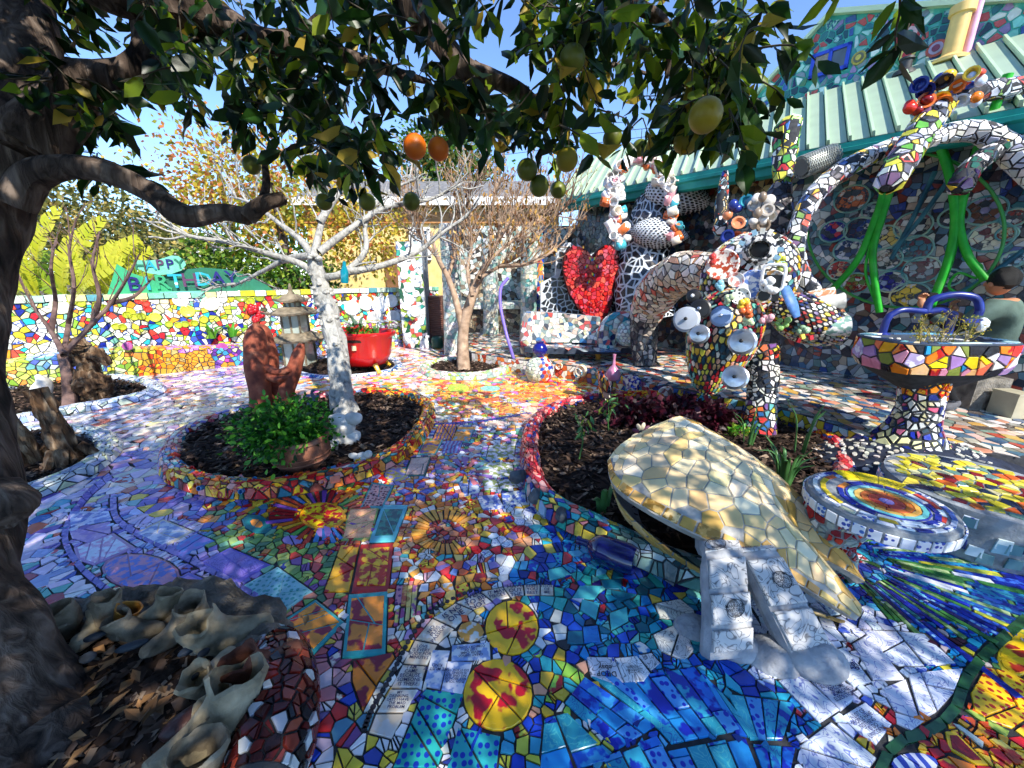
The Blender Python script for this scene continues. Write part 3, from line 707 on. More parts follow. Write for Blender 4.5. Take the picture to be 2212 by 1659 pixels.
floor_blocks=[np.array(d[0]) for d in DES]
FT=Tiles()
for (poly,c1,c2,m_,bd,cr) in DES:
    z0=0.0
    if bd:
        A_=np.array(poly);c_=A_.mean(axis=0);FT.add([(q[0],q[1],0.0) for q in poly],(0,0,1),0.006,shade_var(bd[0],a=.08));poly=[tuple(q) for q in c_+(A_-c_)*(1-bd[1]*1.3)];z0=0.0055
    for p in crack(poly,0.007,cr):
        FT.add([(q[0],q[1],z0) for q in p],(0,0,1),0.007*rnd.uniform(0.8,1.2)-z0*.7,shade_var(c1,a=0.08),c2,m_)
WARM=REDYEL+['f0a848','e89a60','e08a8a','f2eee6','e8b8c0','9a86c0','f0c040','e86a38','c83a40','e8e4dc','f0b080','46a8b0',('e8ecf5','3a4fae',SCR),'f4d070']
LAV=['d8d0ec','c9bce4','e2dcf0','d8c4dc','e4d4e0','bcc8ea']
PASTEL=PASTEL+['e8ddd0','ead6cc','e6e0dc','dcd4e4','ecd8c8']
ZONES=[  # picture point, tile spacing, colours
    (60,1200,.075,LEFTMIX+LAV),(30,1330,.07,LEFTMIX+LAV),(120,1120,.075,LEFTMIX+LAV),(250,1020,.095,PURPLE+PASTEL+LAV),(330,1140,.08,PURPLE+LAV+LAV),(480,1240,.075,PURPLE+LAV),(200,1260,.085,LEFTMIX+LAV),(190,1170,.1,LAV+PURPLE),
    (560,1185,.042,['6a9a4a','8ab04a','a8c060','4a7a50','7ab890','98b868','c83a28','e08a38']),(650,1260,.045,['7aa850','4f7f52','c8504a','a8c068','d88a70','8a5aa0','c03030']),
    (540,1110,.045,['c8301e','e08a2a','d8b02a','a81c24','7aa050','5a60b0','d86a30','e8c83a','3a8aa0']),(640,1100,.045,REDYEL+['8a4a98','5aa050']),
    (380,1080,.055,PURPLE+['c83030','e0c040','8ac0c0']),(420,900,.078,PASTEL),(250,930,.078,PASTEL+LAV),(600,840,.078,PASTEL),(450,820,.07,PASTEL+PURPLE),(300,800,.08,PASTEL+PURPLE+BLUES[:2]),(350,985,.06,PASTEL+PURPLE),
    (1000,850,.065,SUNSET),(850,840,.065,SUNSET+PASTEL),(1200,860,.06,SUNSET),(700,810,.07,PASTEL+SUNSET),(1000,780,.075,PASTEL+SUNSET+['98a860','8aa8a0']),(880,770,.075,PASTEL+SUNSET[:6]+['98a860']),(1350,860,.06,SUNSET+MIXED),
    (960,890,.06,SUNSET+WHITES),(1100,900,.06,SUNSET+PASTEL),(980,945,.055,MIXED+BLUEWHITE),(1070,960,.05,MIXED+BLUEWHITE),(900,1000,.05,WARM+PURPLE),(1000,1040,.046,WARM+PURPLE+BLUEWHITE),(1100,1060,.05,BLUEWHITE+MIXED),
    (940,1090,.044,WARM),(1040,1130,.045,REDYEL+WARM),(960,1150,.034,['c83a2a','d8a078','9a3a30','6aa8a8','e08a60','8a6a98','b84a40']),(900,1210,.04,WARM+WHITES),(1000,1230,.042,PURPLE+WARM+BLUES[:3]+WHITES),(1100,1180,.045,WARM+BLUEWHITE),(860,1330,.045,WARM+WHITES),(1150,1090,.05,BLUEWHITE+WHITES+['e08a60','d8b030']),
    (1190,1200,.045,BLUES+['b8c85a','c83030','d8c048']),(1280,1280,.052,TEALS+BLUES+['a02028','d8b848','dfe6ea','3a2a70']),(1350,1380,.045,TEALS+BLUES),(1220,1370,.045,TEALS+BLUES+WHITES+['24262c','3a3c44']),(1180,1440,.045,['2fa0b0','8ac048','d8b030','e0e0d8','1a3cb0','e0a080']),
    (720,1400,.05,['d8858a','e0a0a0','b83030','2a4ac0','e0c040','e4e4e0','c05a5a','8a4a70']),(740,1540,.048,['c8b8d0','8a5a98','2a4ac0','c83030','e0d060','e6e6e6','7a6aa0','5a98b0']),(660,1480,.05,['d8858a','9a4a60','c8c0d0','2f3f90','d0a0a8']),(830,1500,.05,WHITES+['8a7ac0','d8c048','2a3aa0']),(1000,1440,.045,WHITES+['e0c8a0','3a60c0']),(870,1620,.05,WHITES+['e0c840','3a4aa0']),(1110,1640,.05,['3a98c0','c8c848','1a3cb0','d8dce0']),
    (1450,1500,.05,BLUES),(1650,1600,.05,BLUES),(1800,1400,.05,BLUEWHITE),(1750,1640,.05,BLUEWHITE),(2000,1250,.045,BLUES+['2f6a38','e0e4ec']),(2120,1350,.05,BLUES+['5a8a48','d8c838','c8b8b0','4a2030']),(2150,1600,.05,REDYEL),(2000,1620,.05,REDYEL+['a8b858','e4e0c8']),(2150,1200,.06,['2030a8','3a50c0','6a60b0','e2e6f0','1a1f70','8a86c0',('2a50c0','8ac0e0',DO)]),
]
zu=np.array([(z[0],z[1]*1.7) for z in ZONES]);seeds=[];srad=[];szone=[]
ZONES=[(a,b,round(c*1.16,3),d) for a,b,c,d in ZONES];zsp=np.array([z[2] for z in ZONES])
def zone_of(P):
    y=P[:,1];d=y*cP+EYE*sP
    u=1106+FOC*P[:,0]/d;v=829.5-FOC*(y*sP-EYE*cP)/d
    q=np.stack([u,v*1.7],1);return np.argmin(((q[:,None,:]-zu[None]) ** 2).sum(2),axis=1),u,v
for sp in sorted(set(zsp)):
    P=np.array(jitter_pts(-7.2,3.6,0.42,9.0,sp,0.9))
    z,u,v=zone_of(P)
    k=(zsp[z] == sp) & (u>-330) & (u<2480)
    for p,zz in zip(P[k],z[k]):seeds.append(tuple(p));srad.append(sp*0.55);szone.append(zz)
# pairs of seeds along the bold tiles' edges make the small tiles follow them
esd=[]
for b in floor_blocks:
    n=len(b);c=b.mean(axis=0);per=sum(np.linalg.norm(b[(i+1) % n]-b[i]) for i in range(n));
    ar=sum(b[i][0]*b[(i+1) % n][1]-b[(i+1) % n][0]*b[i][1] for i in range(n));sg=1 if ar>0 else -1
    for i in range(n):
        e=b[(i+1) % n]-b[i];l=np.linalg.norm(e)
        if l<1e-4:continue
        nn=np.array([e[1],-e[0]])/l*sg;m_=max(1,int(l/0.04))
        for j in range(m_):
            p=b[i]+e*(j+0.5)/m_;esd.append((tuple(p+nn*0.022),0));esd.append((tuple(p-nn*0.012),1))
P=np.array(seeds);inside=np.zeros(len(P),bool)
for b in floor_blocks:
    lo,hi=b.min(axis=0)-0.03,b.max(axis=0)+0.03
    k=np.where((P[:,0]>lo[0]) & (P[:,0]<hi[0]) & (P[:,1]>lo[1]) & (P[:,1]<hi[1]))[0]
    if len(k):inside[k] |= inpoly(P[k],[tuple(q) for q in (b.mean(axis=0)+(b-b.mean(axis=0))*1.12)])
EP=np.array([e[0] for e in esd]);ein=np.zeros(len(EP),bool)
for b in floor_blocks:
    lo,hi=b.min(axis=0),b.max(axis=0)
    k=np.where((EP[:,0]>lo[0]) & (EP[:,0]<hi[0]) & (EP[:,1]>lo[1]) & (EP[:,1]<hi[1]))[0]
    if len(k):ein[k] |= inpoly(EP[k],[tuple(q) for q in b])
hole=[offset_poly(BEDS[k],BEDW[k]*0.55) for k in BEDS]+[TERR]
allP=np.vstack([EP,P[~inside]]);dead=np.concatenate([ein,np.zeros((~inside).sum(),bool)])
rad=np.concatenate([np.full(len(EP),0.018),np.array(srad)[~inside]])
for h in hole:
    dead |= inpoly(allP,h)
idx=thin([tuple(p) for p in allP],list(rad));allP=allP[idx];dead=dead[idx]
zz,uu,vv=zone_of(allP)
live=~dead & (uu>-330) & (uu<2480) & (allP[:,1]>0.4)
polys=voronoi([tuple(p) for p in allP],0.0065,only=list(live))
for i,pl in enumerate(polys):
    if pl is None:continue
    c1,c2,m_=pick(ZONES[zz[i]][3])
    if m_ == PL and rnd.random()<0.12:c2=rnd.choice(['e8e4da','2a3a90','a02828','e0b040']);m_=BL
    for pc in (crack(pl,.006,2 if rnd.random()<.25 else 1) if rnd.random()<.38 else [pl]):
        if rnd.random()<.5:c1,c2,m_=pick(ZONES[zz[i]][3])
        FT.add([(q[0],q[1],0.0) for q in shard(pc)],(rnd.uniform(-.03,.03),rnd.uniform(-.03,.03),1),0.006*rnd.uniform(0.7,1.3),shade_var(c1),c2,m_)
ab_=catmull([np.array([*p,0]) for p in bm_([(150,1420),(200,1290),(292,1130),(372,975),(455,815),(570,670),(725,568),(895,495)])],9)
for (u,v,_) in ab_[::2]:
    c=G(u,v);FT.add([(c.x+math.cos(a)*.011,c.y+math.sin(a)*.011,0) for a in np.linspace(0,6.28,8,endpoint=False)],(0,0,1),.009,rnd.choice(['2a2426','3a3230','1c1a1e']))
FT.emit(floor,300)
# lettering on the floor tiles
m_ink=paint('blue_black_ink','23265a',0.4);m_ink2=paint('black_ink','1c1c22',0.4)
ARC_T=['','MY\nDRINKING\nSAYS I HAVE\nTHE MAD\nPROBLEM','I AM\nCAME\nBECAUSE\nSOMEONE\nIS THERE','LOVE\nIS EVERY\nBODY FOR\nMINUTES','NO\nPLEIS\nPASSION','IS NO\nONE','EVEN\nTO BE\nNOT','IT MAY\nPIECES','HAVE\nOUT\nTHE','BEEN\nYOU\nBEST','TOOK\nOF\nME']
W_T=['GREAT THINGS\nNEVER CAME\nOUT OF\nCOMFORT ZONES','PUSH YOUR\nSELF BECAUSE\nNO ONE ELSE\nIS GOING TO\nDO IT FOR YOU','WE MUST BE\nKIND']
SL_T=['DROP\nebay','YOU can never\nGET enough of\nWHAT YOU DONT\nneed to make\nYOU HAPPY','']
BW_T=['','IF\nYOU DONT TURN\nYOUR LIFE INTO\nA STORY YOU\nBECOME\nSOMEONE\nELSES STORY','Gizgi','','','','','','','A LOT OF\nPEOPLE HAVE\nNOTHING\nTO DO\nUNICORNS']
cnt={'arc':0,'w':0,'slab':0,'bw':0}
for kind,q in LETTER:
    src={'arc':ARC_T,'w':W_T,'slab':SL_T,'bw':BW_T}[kind];i=cnt[kind];cnt[kind] += 1
    if i >= len(src) or not src[i]:continue
    P3=[G(u,v) for u,v in q];c=sum(P3,Vector())/len(P3)
    if kind == 'slab':pass
    if kind == 'arc':xd=P3[3]-P3[0] if i<4 else (P3[1]-P3[0]);
    elif kind == 'w':xd=-(P3[1]-P3[0])
    elif kind == 'slab':xd=-(P3[1]-P3[0])
    else:xd=P3[1]-P3[0]
    xd.z=0;ext=min(max((a-c).length for a in P3)*1.25,0.3);nl=src[i].count('\n')+1;wl_=max(len(s) for s in src[i].split('\n'))
    size=min(ext*1.25/nl,ext*1.7/wl_)
    if kind == 'slab':size *= .62
    up=Vector((-xd.y,xd.x,0))
    text_on(floor,src[i],c+Vector((0,0,0.0088)),xd,up,size,m_ink2 if kind == 'slab' else m_ink)

# ------------------------------------------------------------------ raised terrace
TB=[(p[0],p[1]) for p in TERR]
terr=mk('terrace',[(x,y,0.0) for x,y in TB]+[(x,y,TERR_Z) for x,y in TB],[tuple(range(len(TB),2*len(TB)))]+[(i,(i+1) % len(TB),len(TB)+(i+1) % len(TB),len(TB)+i) for i in range(len(TB))],M['grout'])
tag(terr,'raised mosaic terrace in front of the house',None,None,'structure')
TT=Tiles();P=np.array(jitter_pts(-1.4,7.4,2.4,10.4,0.085,0.9));k=inpoly(P,TB)
P=P[thin([tuple(p) for p in P],0.04)];k=inpoly(P,offset_poly(TB,-0.03))
TPAL=['cfcac0','a8a294','d8d2c4','8a8a80','b84a38','c8a050','4a6a80','9a8a78','e0dcd2','5a5048','7a9080','c88a70','2f4a70','d8b8a8']
for i,pl in enumerate(voronoi([tuple(p) for p in P],0.009,only=list(k))):
    if pl is None:continue
    c=TPAL[rnd.randrange(len(TPAL))];TT.add([(q[0],q[1],TERR_Z) for q in shard(pl)],(0,0,1),0.006,shade_var(c),c,PL)
for i in range(9):      # the decorated step front
    a,b=np.array(TB[i]),np.array(TB[i+1]);L=np.linalg.norm(b-a);ex=np.array([*(b-a)/L,0]);nn=np.cross(ex,(0,0,1))
    for pl in voronoi(jitter_pts(0,L,0,TERR_Z,0.062,0.9),0.008,bounds=(0,L,0,TERR_Z)):
        if pl is None:continue
        cs=['d8d4cc','e2ded4','c8602c','d8783a','e8e4dc','b8483a','c8c0b4'] if i<2 else ['3a5a98','2a3a78','c86a3a','4a9098','a8583a','d8c8a8','6a4a70','c8a838','8ab8c8'] if i<5 else ['c8b83a','5ab0c0','2f4a98','d8dcd8','e0c848','7ab8c8','3a7ab0','a8a02a']
        c,c2,m_=pick(cs);ring=[np.array([*a,0])+ex*q[0]+np.array([0,0,1])*q[1] for q in pl]
        TT.add(ring,nn,0.008,shade_var(c),c2,m_)
TT.emit(terr,260)

# ------------------------------------------------------------------ planting beds: rims, soil, bark chips
def rim_mosaic(parent,P,w,h,cell,pal,grout,n=120,z0=0.0):
    C=catmull([np.array([*p,0.0]) for p in P]+[np.array([*P[0],0.0])],5)[:-1];m_=len(C)
    seg=np.linalg.norm(np.roll(C,-1,0)-C,axis=1);s=np.concatenate([[0],np.cumsum(seg)]);L=s[-1]
    ar=sum(C[i][0]*C[(i+1) % m_][1]-C[(i+1) % m_][0]*C[i][1] for i in range(m_));sg=1 if ar>0 else -1
    tt=np.roll(C,-1,0)-np.roll(C,1,0);nn=np.stack([tt[:,1],-tt[:,0],np.zeros(m_)],1)*sg;nn /= np.linalg.norm(nn,axis=1)[:,None]
    W=w+2*h
    def S(a,b):
        a=a % L;i=min(int(np.searchsorted(s,a,'right'))-1,m_-1);f=(a-s[i])/(seg[i]+1e-9)
        p=C[i]*(1-f)+C[(i+1) % m_]*f;n_=nn[i]*(1-f)+nn[(i+1) % m_]*f
        t=1-2*b/W;x=math.copysign(abs(t) ** 0.8,t)*w/2
        wob=1+0.12*noise.noise(Vector((p[0]*2.2,p[1]*2.2,3)))
        return p+n_*(x+w*0.5)+np.array([0,0,z0+h*wob*(max(0,1-abs(t) ** 2.6)) ** 0.75])
    return surf(parent,S,L,W,cell,pal,grout,nu=m_*2,nv=8,wrapu=True,th=0.008,gap=0.008,n=n,body='rim',flip=(sg<0))
m_chip2=[noisy('dark_bark_chip',[(0.3,'18110d'),(0.7,'3a2a20')],7,0.9,0.4,0.004,bscale=60),M['chip'],noisy('pale_bark_chip',[(0.3,'5a4838'),(0.7,'a08a74')],9,0.9,0.4,0.004,bscale=60)]
def soil(parent,P,h,nchip,name='mulch',sz=0.024,wts=(5,3,1)):
    C=catmull([np.array([*p,0.0]) for p in P]+[np.array([*P[0],0.0])],4)[:-1];ctr=C.mean(axis=0);V=[(*ctr[:2],h+0.035)];Fc=[];m_=len(C)
    rings=(0.35,0.7,1.0)
    for r in rings:
        for p in C:
            q=ctr+(p-ctr)*r;V.append((q[0],q[1],h+0.035*(1-r)+0.012*noise.noise(Vector((q[0]*6,q[1]*6,1)))))
    for k in range(m_):
        Fc.append((0,1+k,1+(k+1) % m_))
        for r in range(2):Fc.append((1+r*m_+k,1+(r+1)*m_+k,1+(r+1)*m_+(k+1) % m_,1+r*m_+(k+1) % m_))
    mk('soil',V,Fc,M['mulch_soil'],parent,True)
    Cp=[tuple(p[:2]) for p in C];A=np.array(Cp);lo,hi=A.min(0),A.max(0);Q=[]
    while len(Q)<nchip:
        X=np.array([(rnd.uniform(lo[0],hi[0]),rnd.uniform(lo[1],hi[1])) for _ in range(800)]);Q += [tuple(x) for x in X[inpoly(X,Cp)]]
    V=[];Fc=[];mi=[]
    for (x,y) in Q[:nchip]:
        r=np.linalg.norm(np.array([x,y])-ctr[:2]);l=sz*rnd.uniform(0.5,1.6);w=l*rnd.uniform(0.25,0.55);a=rnd.uniform(0,6.28);tl=rnd.uniform(-.5,.5)
        z=h+0.012+rnd.uniform(0,0.035);d=np.array([math.cos(a),math.sin(a),tl]);e=np.array([-math.sin(a),math.cos(a),rnd.uniform(-.5,.5)]);c=np.array([x,y,z]);k=len(V)
        for (p,q) in ((-l,-w*.6),(l*.9,-w),(l,w*.7),(-l*.8,w)):
            V.append(c+d*p+e*q)
        V.append(c+np.array([0,0,-0.008]))
        Fc += [(k,k+1,k+2,k+3),(k+1,k,k+4),(k+2,k+1,k+4),(k+3,k+2,k+4),(k,k+3,k+4)];mi += [rnd.choices((0,1,2),wts)[0]]*5
    mk(name,V,Fc,m_chip2,parent,False,mi=mi,kind='stuff')
def bed(key,label,w,h,cell,pal,grout='grout',n=120,chips=2500,hs=None):
    P=BEDS[key];A=np.array(P).mean(axis=0)
    t=thing('planting_bed',label,'planter',(A[0],A[1],0));rim_mosaic(t,P,w,h,cell,pal,grout,n)
    if chips:soil(t,P,(hs if hs is not None else h*0.45),chips)
    return t
def pal_p1(c,a,b):
    u,v=PX(c)
    if v>1010 or u>780:return pick(REDYEL+['c83028','e08a3a','e0b848','3a7a8a','7a3a30','e0988a','b83a30','d89a3a','2a6a58'])
    return pick(['d88a90','e0a8a0','c8606a','e6dcc8','b83030','8a9ad0','c8b0d0','e0c8a8','7a7ac0','3a8a98'])
bed1=bed('p1','round mulch bed with red and orange tiled rim holding the white tree and clay hands',0.15,0.115,0.052,pal_p1,chips=5200)
def pal_p2(c,a,b):
    u,v=PX(c)
    if v<940 and u>1350:return pick(REDYEL+['b81c24','c8302a','e8c84a'])
    if v<1060:return pick(['c83040','9a1c2c','e08a80','d84a48','e0b0a8','3a4a98','b8404a'])
    if u<1330:return pick(['1d7f84','1a3ca0','2fa89a','c84a4a','d88078','0f4f60','d8c048','46b0b0','8ab0c8'])
    return pick(['5f8f88','86aaa4','a8c0c0','3f6f70','c8d4d8','7a9a90','2a4f58'])
bed2=bed('p2','large mulch bed with teal and red mosaic rim behind the yellow clam',0.16,0.125,0.055,pal_p2,chips=5200)
bed3=bed('p3','oval bed with pale blue crazy tile rim under the thin bare tree',0.19,0.085,0.06,['cfd8e8','a8b8d8','e6ecf2','8fa4cc','d8dcdc','b8c8b0','c0d0e8'],chips=1600)
bed4=bed('p4','bed with pale crazy tile rim around the twisted driftwood stumps',0.17,0.09,0.055,['d8dcd0','b8c4c8','e8e8dc','98a8b8','c8d0b0','a8b0d0'],chips=900)
bed6=bed('p6','low round bed with green and white tiled rim around the bare fruit tree',0.17,0.1,0.055,['c8d8b8','e6e8dc','98b078','d8a8b0','8ab0a0','e0dcd0','a8c048','b8c8c0','e8b8a0'],grout='grout_grey',chips=900)
bed7=bed('p7','small earth patch edged with blue and white tiles under the red tub',0.12,0.03,0.045,BLUEWHITE+['3a80b0','2f60a8','e8eef2'],chips=500)

# ------------------------------------------------------------------ the house on the right
EV0,EVD,EVP=np.array([1.13,8.3]),np.array([0.628,-0.778]),np.array([0.778,0.628])
EAVE_Z,RIDGE_W,RIDGE_Z=2.9,2.9,4.5
def hp(s,w,z):q=EV0+EVD*s+EVP*w;return np.array([q[0],q[1],z])
def on_plane(u,v,w):
    r=ray(u,v);q=np.array([r.x,r.y]) @ EVP;d=(w+EV0 @ EVP)/q
    return np.array([r.x*d,r.y*d,EYE+r.z*d])
WALL_W=0.5;H_S0,H_S1=-0.2,8.2
house=thing('mosaic_house','low house covered in dark mosaic with pale green metal roof','house',tuple(hp(3,1.5,0)))
m_roof=paint('pale_green_roof_metal','9caf98',0.42,0.5,0.06,3);m_seam=paint('roof_seam_metal','b4cba8',0.4,0.5,0.05,3)
m_teal=noisy('weathered_teal_paint',[(0.3,'0f6f6a'),(0.55,'1b9086'),(0.75,'3aa59a')],3,0.45,0.2,0.004)
# wall under the eave
dark_wall=['2a2d34','343a42','1c202c','4a3e32','5f584c','85827a','1a2e4c','402824','6a6a68','20403e','9a978e','523226','283e58','141a24','48544c']  # dark tile tones, deepened further to imitate shade under the eave
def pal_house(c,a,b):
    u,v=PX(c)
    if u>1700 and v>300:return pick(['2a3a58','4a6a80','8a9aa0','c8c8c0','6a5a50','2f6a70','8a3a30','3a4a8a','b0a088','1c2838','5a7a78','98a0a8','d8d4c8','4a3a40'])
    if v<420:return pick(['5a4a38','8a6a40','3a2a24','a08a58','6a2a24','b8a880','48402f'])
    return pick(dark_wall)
S=plane_S(hp(H_S0,WALL_W,TERR_Z),[*EVD,0],[0,0,1])
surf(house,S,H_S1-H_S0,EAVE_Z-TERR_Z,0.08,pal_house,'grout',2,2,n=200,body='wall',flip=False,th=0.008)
sv=MB();a0,a1=hp(H_S0+0.01,WALL_W+0.02,0),hp(H_S1,WALL_W+0.02,0);b1,b0=hp(H_S1,6.5,0),hp(H_S0-1.8,6.5,0)
sv.prism([a0[:2],a1[:2],b1[:2],b0[:2]],0.0,EAVE_Z-0.02);sv.build('core_wall',M['grout'],house)
# standing seam roof: sheets and seams
LX0,LX1,RX0,RX1=-0.15,8.4,-2.2,8.4;NP=44
roof=MB();up=np.array([*(-EVP*(RIDGE_Z-EAVE_Z)),RIDGE_W+0.1]);up /= np.linalg.norm(up)
q=[hp(LX0,-0.12,EAVE_Z+0.02),hp(LX1,-0.12,EAVE_Z+0.02),hp(RX1,RIDGE_W,RIDGE_Z),hp(RX0,RIDGE_W,RIDGE_Z)]
roof.add([p-up*0.05 for p in q]+[p-up*0.12 for p in q],[(0,1,2,3),(7,6,5,4),(0,4,5,1),(1,5,6,2),(2,6,7,3),(3,7,4,0)])
ro=roof.build('roof',m_teal,house)
for i in range(NP):
    f0,f1=i/NP,(i+1)/NP;g=0.0015
    A,B=hp(LX0+(LX1-LX0)*(f0+g),-0.14,EAVE_Z+0.012),hp(LX0+(LX1-LX0)*(f1-g),-0.14,EAVE_Z+0.012)
    C_,E_=hp(RX0+(RX1-RX0)*(f1-g),RIDGE_W,RIDGE_Z),hp(RX0+(RX1-RX0)*(f0+g),RIDGE_W,RIDGE_Z)
    V=[A,B,C_,E_,A-up*0.03,B-up*0.03,C_-up*0.03,E_-up*0.03]
    mk('roof_panel',V,[(0,1,2,3),(0,4,5,1),(1,5,6,2),(3,7,4,0)],m_roof,ro)
    ex=np.array([*EVD,0])*0.016;V=[]
    for p in (A,E_):V += [p-ex,p+ex,p+ex*0.8+up*0.055,p-ex*0.8+up*0.055]
    mk('roof_seam',V,[(0,1,5,4),(1,2,6,5),(2,3,7,6),(3,0,4,7),(0,3,2,1)],m_seam,ro)
gut=MB();prof=[(-0.16,0.0),(-0.16,-0.05),(-0.19,-0.06),(-0.19,-0.10),(-0.15,-0.12),(-0.13,-0.2),(-0.08,-0.22),(-0.02,-0.22),(-0.02,-0.05)]
V=[hp(LX0,w,EAVE_Z+z) for w,z in prof]+[hp(LX1,w,EAVE_Z+z) for w,z in prof];k=len(prof)
gut.add(V,[(i,i+1,k+i+1,k+i) for i in range(k-1)]+[tuple(range(k))[::-1],tuple(range(k,2*k))]);gut.build('gutter',m_teal,house)
so=MB();so.add([hp(LX0,-0.02,EAVE_Z-0.2),hp(LX1,-0.02,EAVE_Z-0.2),hp(LX1,WALL_W+.1,EAVE_Z-0.1),hp(LX0,WALL_W+.1,EAVE_Z-0.1),hp(LX0,-0.02,EAVE_Z-0.17),hp(LX1,-0.02,EAVE_Z-0.17),hp(LX1,WALL_W+.1,EAVE_Z-0.07),hp(LX0,WALL_W+.1,EAVE_Z-0.07)],
       [(0,1,2,3),(4,7,6,5),(0,4,5,1),(3,2,6,7)]);so.build('eave_board',m_teal,house)
# upper gable wall
UW=RIDGE_W+0.08
gab=[(1560,262),(1795,33),(2212,4),(2300,-6),(2300,60),(2212,80)]
gp3=[on_plane(u,v,UW) for u,v in gab];
s_of=lambda p:float((p[:2]-EV0) @ EVD)
gs=[(s_of(p),p[2]) for p in gp3];gs[-1]=(gs[-1][0],4.2);gs[-2]=(gs[-2][0],4.2);gs[0]=(gs[0][0],4.25);gs[3]=(gs[3][0]+1.2,gs[2][1]-0.35);gs[4]=(gs[3][0],4.2)
upper=thing('upper_wall','tall sea green mosaic gable wall rising behind the metal roof','wall',tuple(hp(gs[1][0],UW,4.3)))
G2=[(gs[0][0]-0.6,4.2),gs[0],gs[1],gs[2],gs[3],gs[4]]
V=[hp(s,UW+0.02,z) for s,z in G2]+[hp(s,UW+0.5,z) for s,z in G2];k=len(G2)
mk('wall_body',V,[tuple(range(k)),tuple(range(k,2*k))[::-1]]+[(i,(i+1) % k,k+(i+1) % k,k+i) for i in range(k)],M['grout_teal'],upper)
s0,s1=min(g[0] for g in G2),max(g[0] for g in G2);z1=max(g[1] for g in G2)
winq=[on_plane(u,v,UW) for u,v in [(1758,113),(1836,88),(1828,163),(1754,178)]];ws=[(s_of(p),p[2]) for p in winq]
wx0,wx1=min(w[0] for w in ws),max(w[0] for w in ws);wz0,wz1=min(w[1] for w in ws)+0.1,max(w[1] for w in ws)-0.05
TU=Tiles();P=jitter_pts(s0,s1,4.2,z1,0.1,0.95);P=[P[i] for i in thin(P,0.05)]
k1=inpoly(P,offset_poly(G2,-0.02));UP=['2f6f70','1f4f58','7ac0b0','a8d8c8','3a5a98','c8d8d0','4a9a90','24404a','8a7aa0','5a8a60','d8e4dc','7a8a90','2a2f50','b85048',('8ab8b0','2a5a70',BL)]
for p,kk,pl in zip(P,k1,voronoi(P,0.02)):
    if not kk or pl is None or (wx0-.04<p[0]<wx1+.04 and wz0-.04<p[1]<wz1+.04):continue
    c,c2,m_=pick(UP);TU.add([hp(a,UW+0.018,b) for a,b in pl],-np.array([*EVP,0]),0.01,shade_var(c),c2,m_)
TU.emit(upper,220)
m_cobalt=paint('cobalt_blue_paint','1f3fb4',0.35);m_glass=paint('dusty_window_glass','5a646c',0.08,0.8,0.25,4)
wnd=MB();fw=0.05
def hbox(mb,sa,sb,za,zb,w0,w1):mb.add([hp(sa,w0,za),hp(sb,w0,za),hp(sb,w0,zb),hp(sa,w0,zb),hp(sa,w1,za),hp(sb,w1,za),hp(sb,w1,zb),hp(sa,w1,zb)],[(3,2,1,0),(4,5,6,7),(0,1,5,4),(1,2,6,5),(2,3,7,6),(3,0,4,7)])
for (sa,sb,za,zb) in ((wx0,wx1,wz0,wz0+fw),(wx0,wx1,wz1-fw,wz1),(wx0,wx0+fw,wz0,wz1),(wx1-fw,wx1,wz0,wz1),((wx0+wx1)/2-fw/2,(wx0+wx1)/2+fw/2,wz0,wz1)):hbox(wnd,sa,sb,za,zb,UW-0.05,UW+0.01)
wo=wnd.build('window_frame',m_cobalt,upper)
for (sa,sb,nm,m_) in ((wx0+fw,(wx0+wx1)/2-fw/2,'insect_screen',noisy('grey_screen',[(0.3,'8a8078'),(0.7,'a89c90')],30,0.9)),((wx0+wx1)/2+fw/2,wx1-fw,'pane',m_glass)):
    b=MB();hbox(b,sa,sb,wz0+fw,wz1-fw,UW-0.02,UW+0.005);b.build(nm,m_,wo)
tr=MB()
for (a,b) in zip(G2[1:5],G2[2:5]):
    p,q2=hp(a[0],UW-0.08,a[1]),hp(b[0],UW-0.08,b[1]);tr.add([p,q2,q2+np.array([0,0,.07]),p+np.array([0,0,.07]),p+np.array([*EVP*.5,0]),q2+np.array([*EVP*.5,0]),q2+np.array([*EVP*.5,.07]),p+np.array([*EVP*.5,.07])],[(0,1,2,3),(5,4,7,6),(3,2,6,7),(0,4,5,1)])
tr.build('parapet_trim',m_seam,upper)
# rosettes set into the gable
for (u,v,r,cs) in ((1962,76,.2,['b83a34','d8b0a8','2f6f60']),(1960,118,.19,['3f8f60','d8c860','b83030']),(2022,105,.15,['c8583a','b8a8c0','8a3a50']),(1855,125,.13,['b0a040','6a6a50','c8b850'])):
    c=on_plane(u,v,UW-0.005);t=MB();e1=np.array([*EVD,0]);
    for i,cc in enumerate(cs):
        rr=r*.72*(1-i*0.3);V=[c-np.array([*EVP,0])*(0.012*i+0.012)+e1*rr*math.cos(a)+np.array([0,0,1])*rr*math.sin(a) for a in np.linspace(0,2*math.pi,14,endpoint=False)]
        W2=[p+np.array([*EVP,0])*0.03 for p in V];t.add(V+W2,[tuple(range(14))]+[(j,(j+1) % 14,14+(j+1) % 14,14+j) for j in range(14)],cc)
    t.build('rosette',M['plain'],upper)
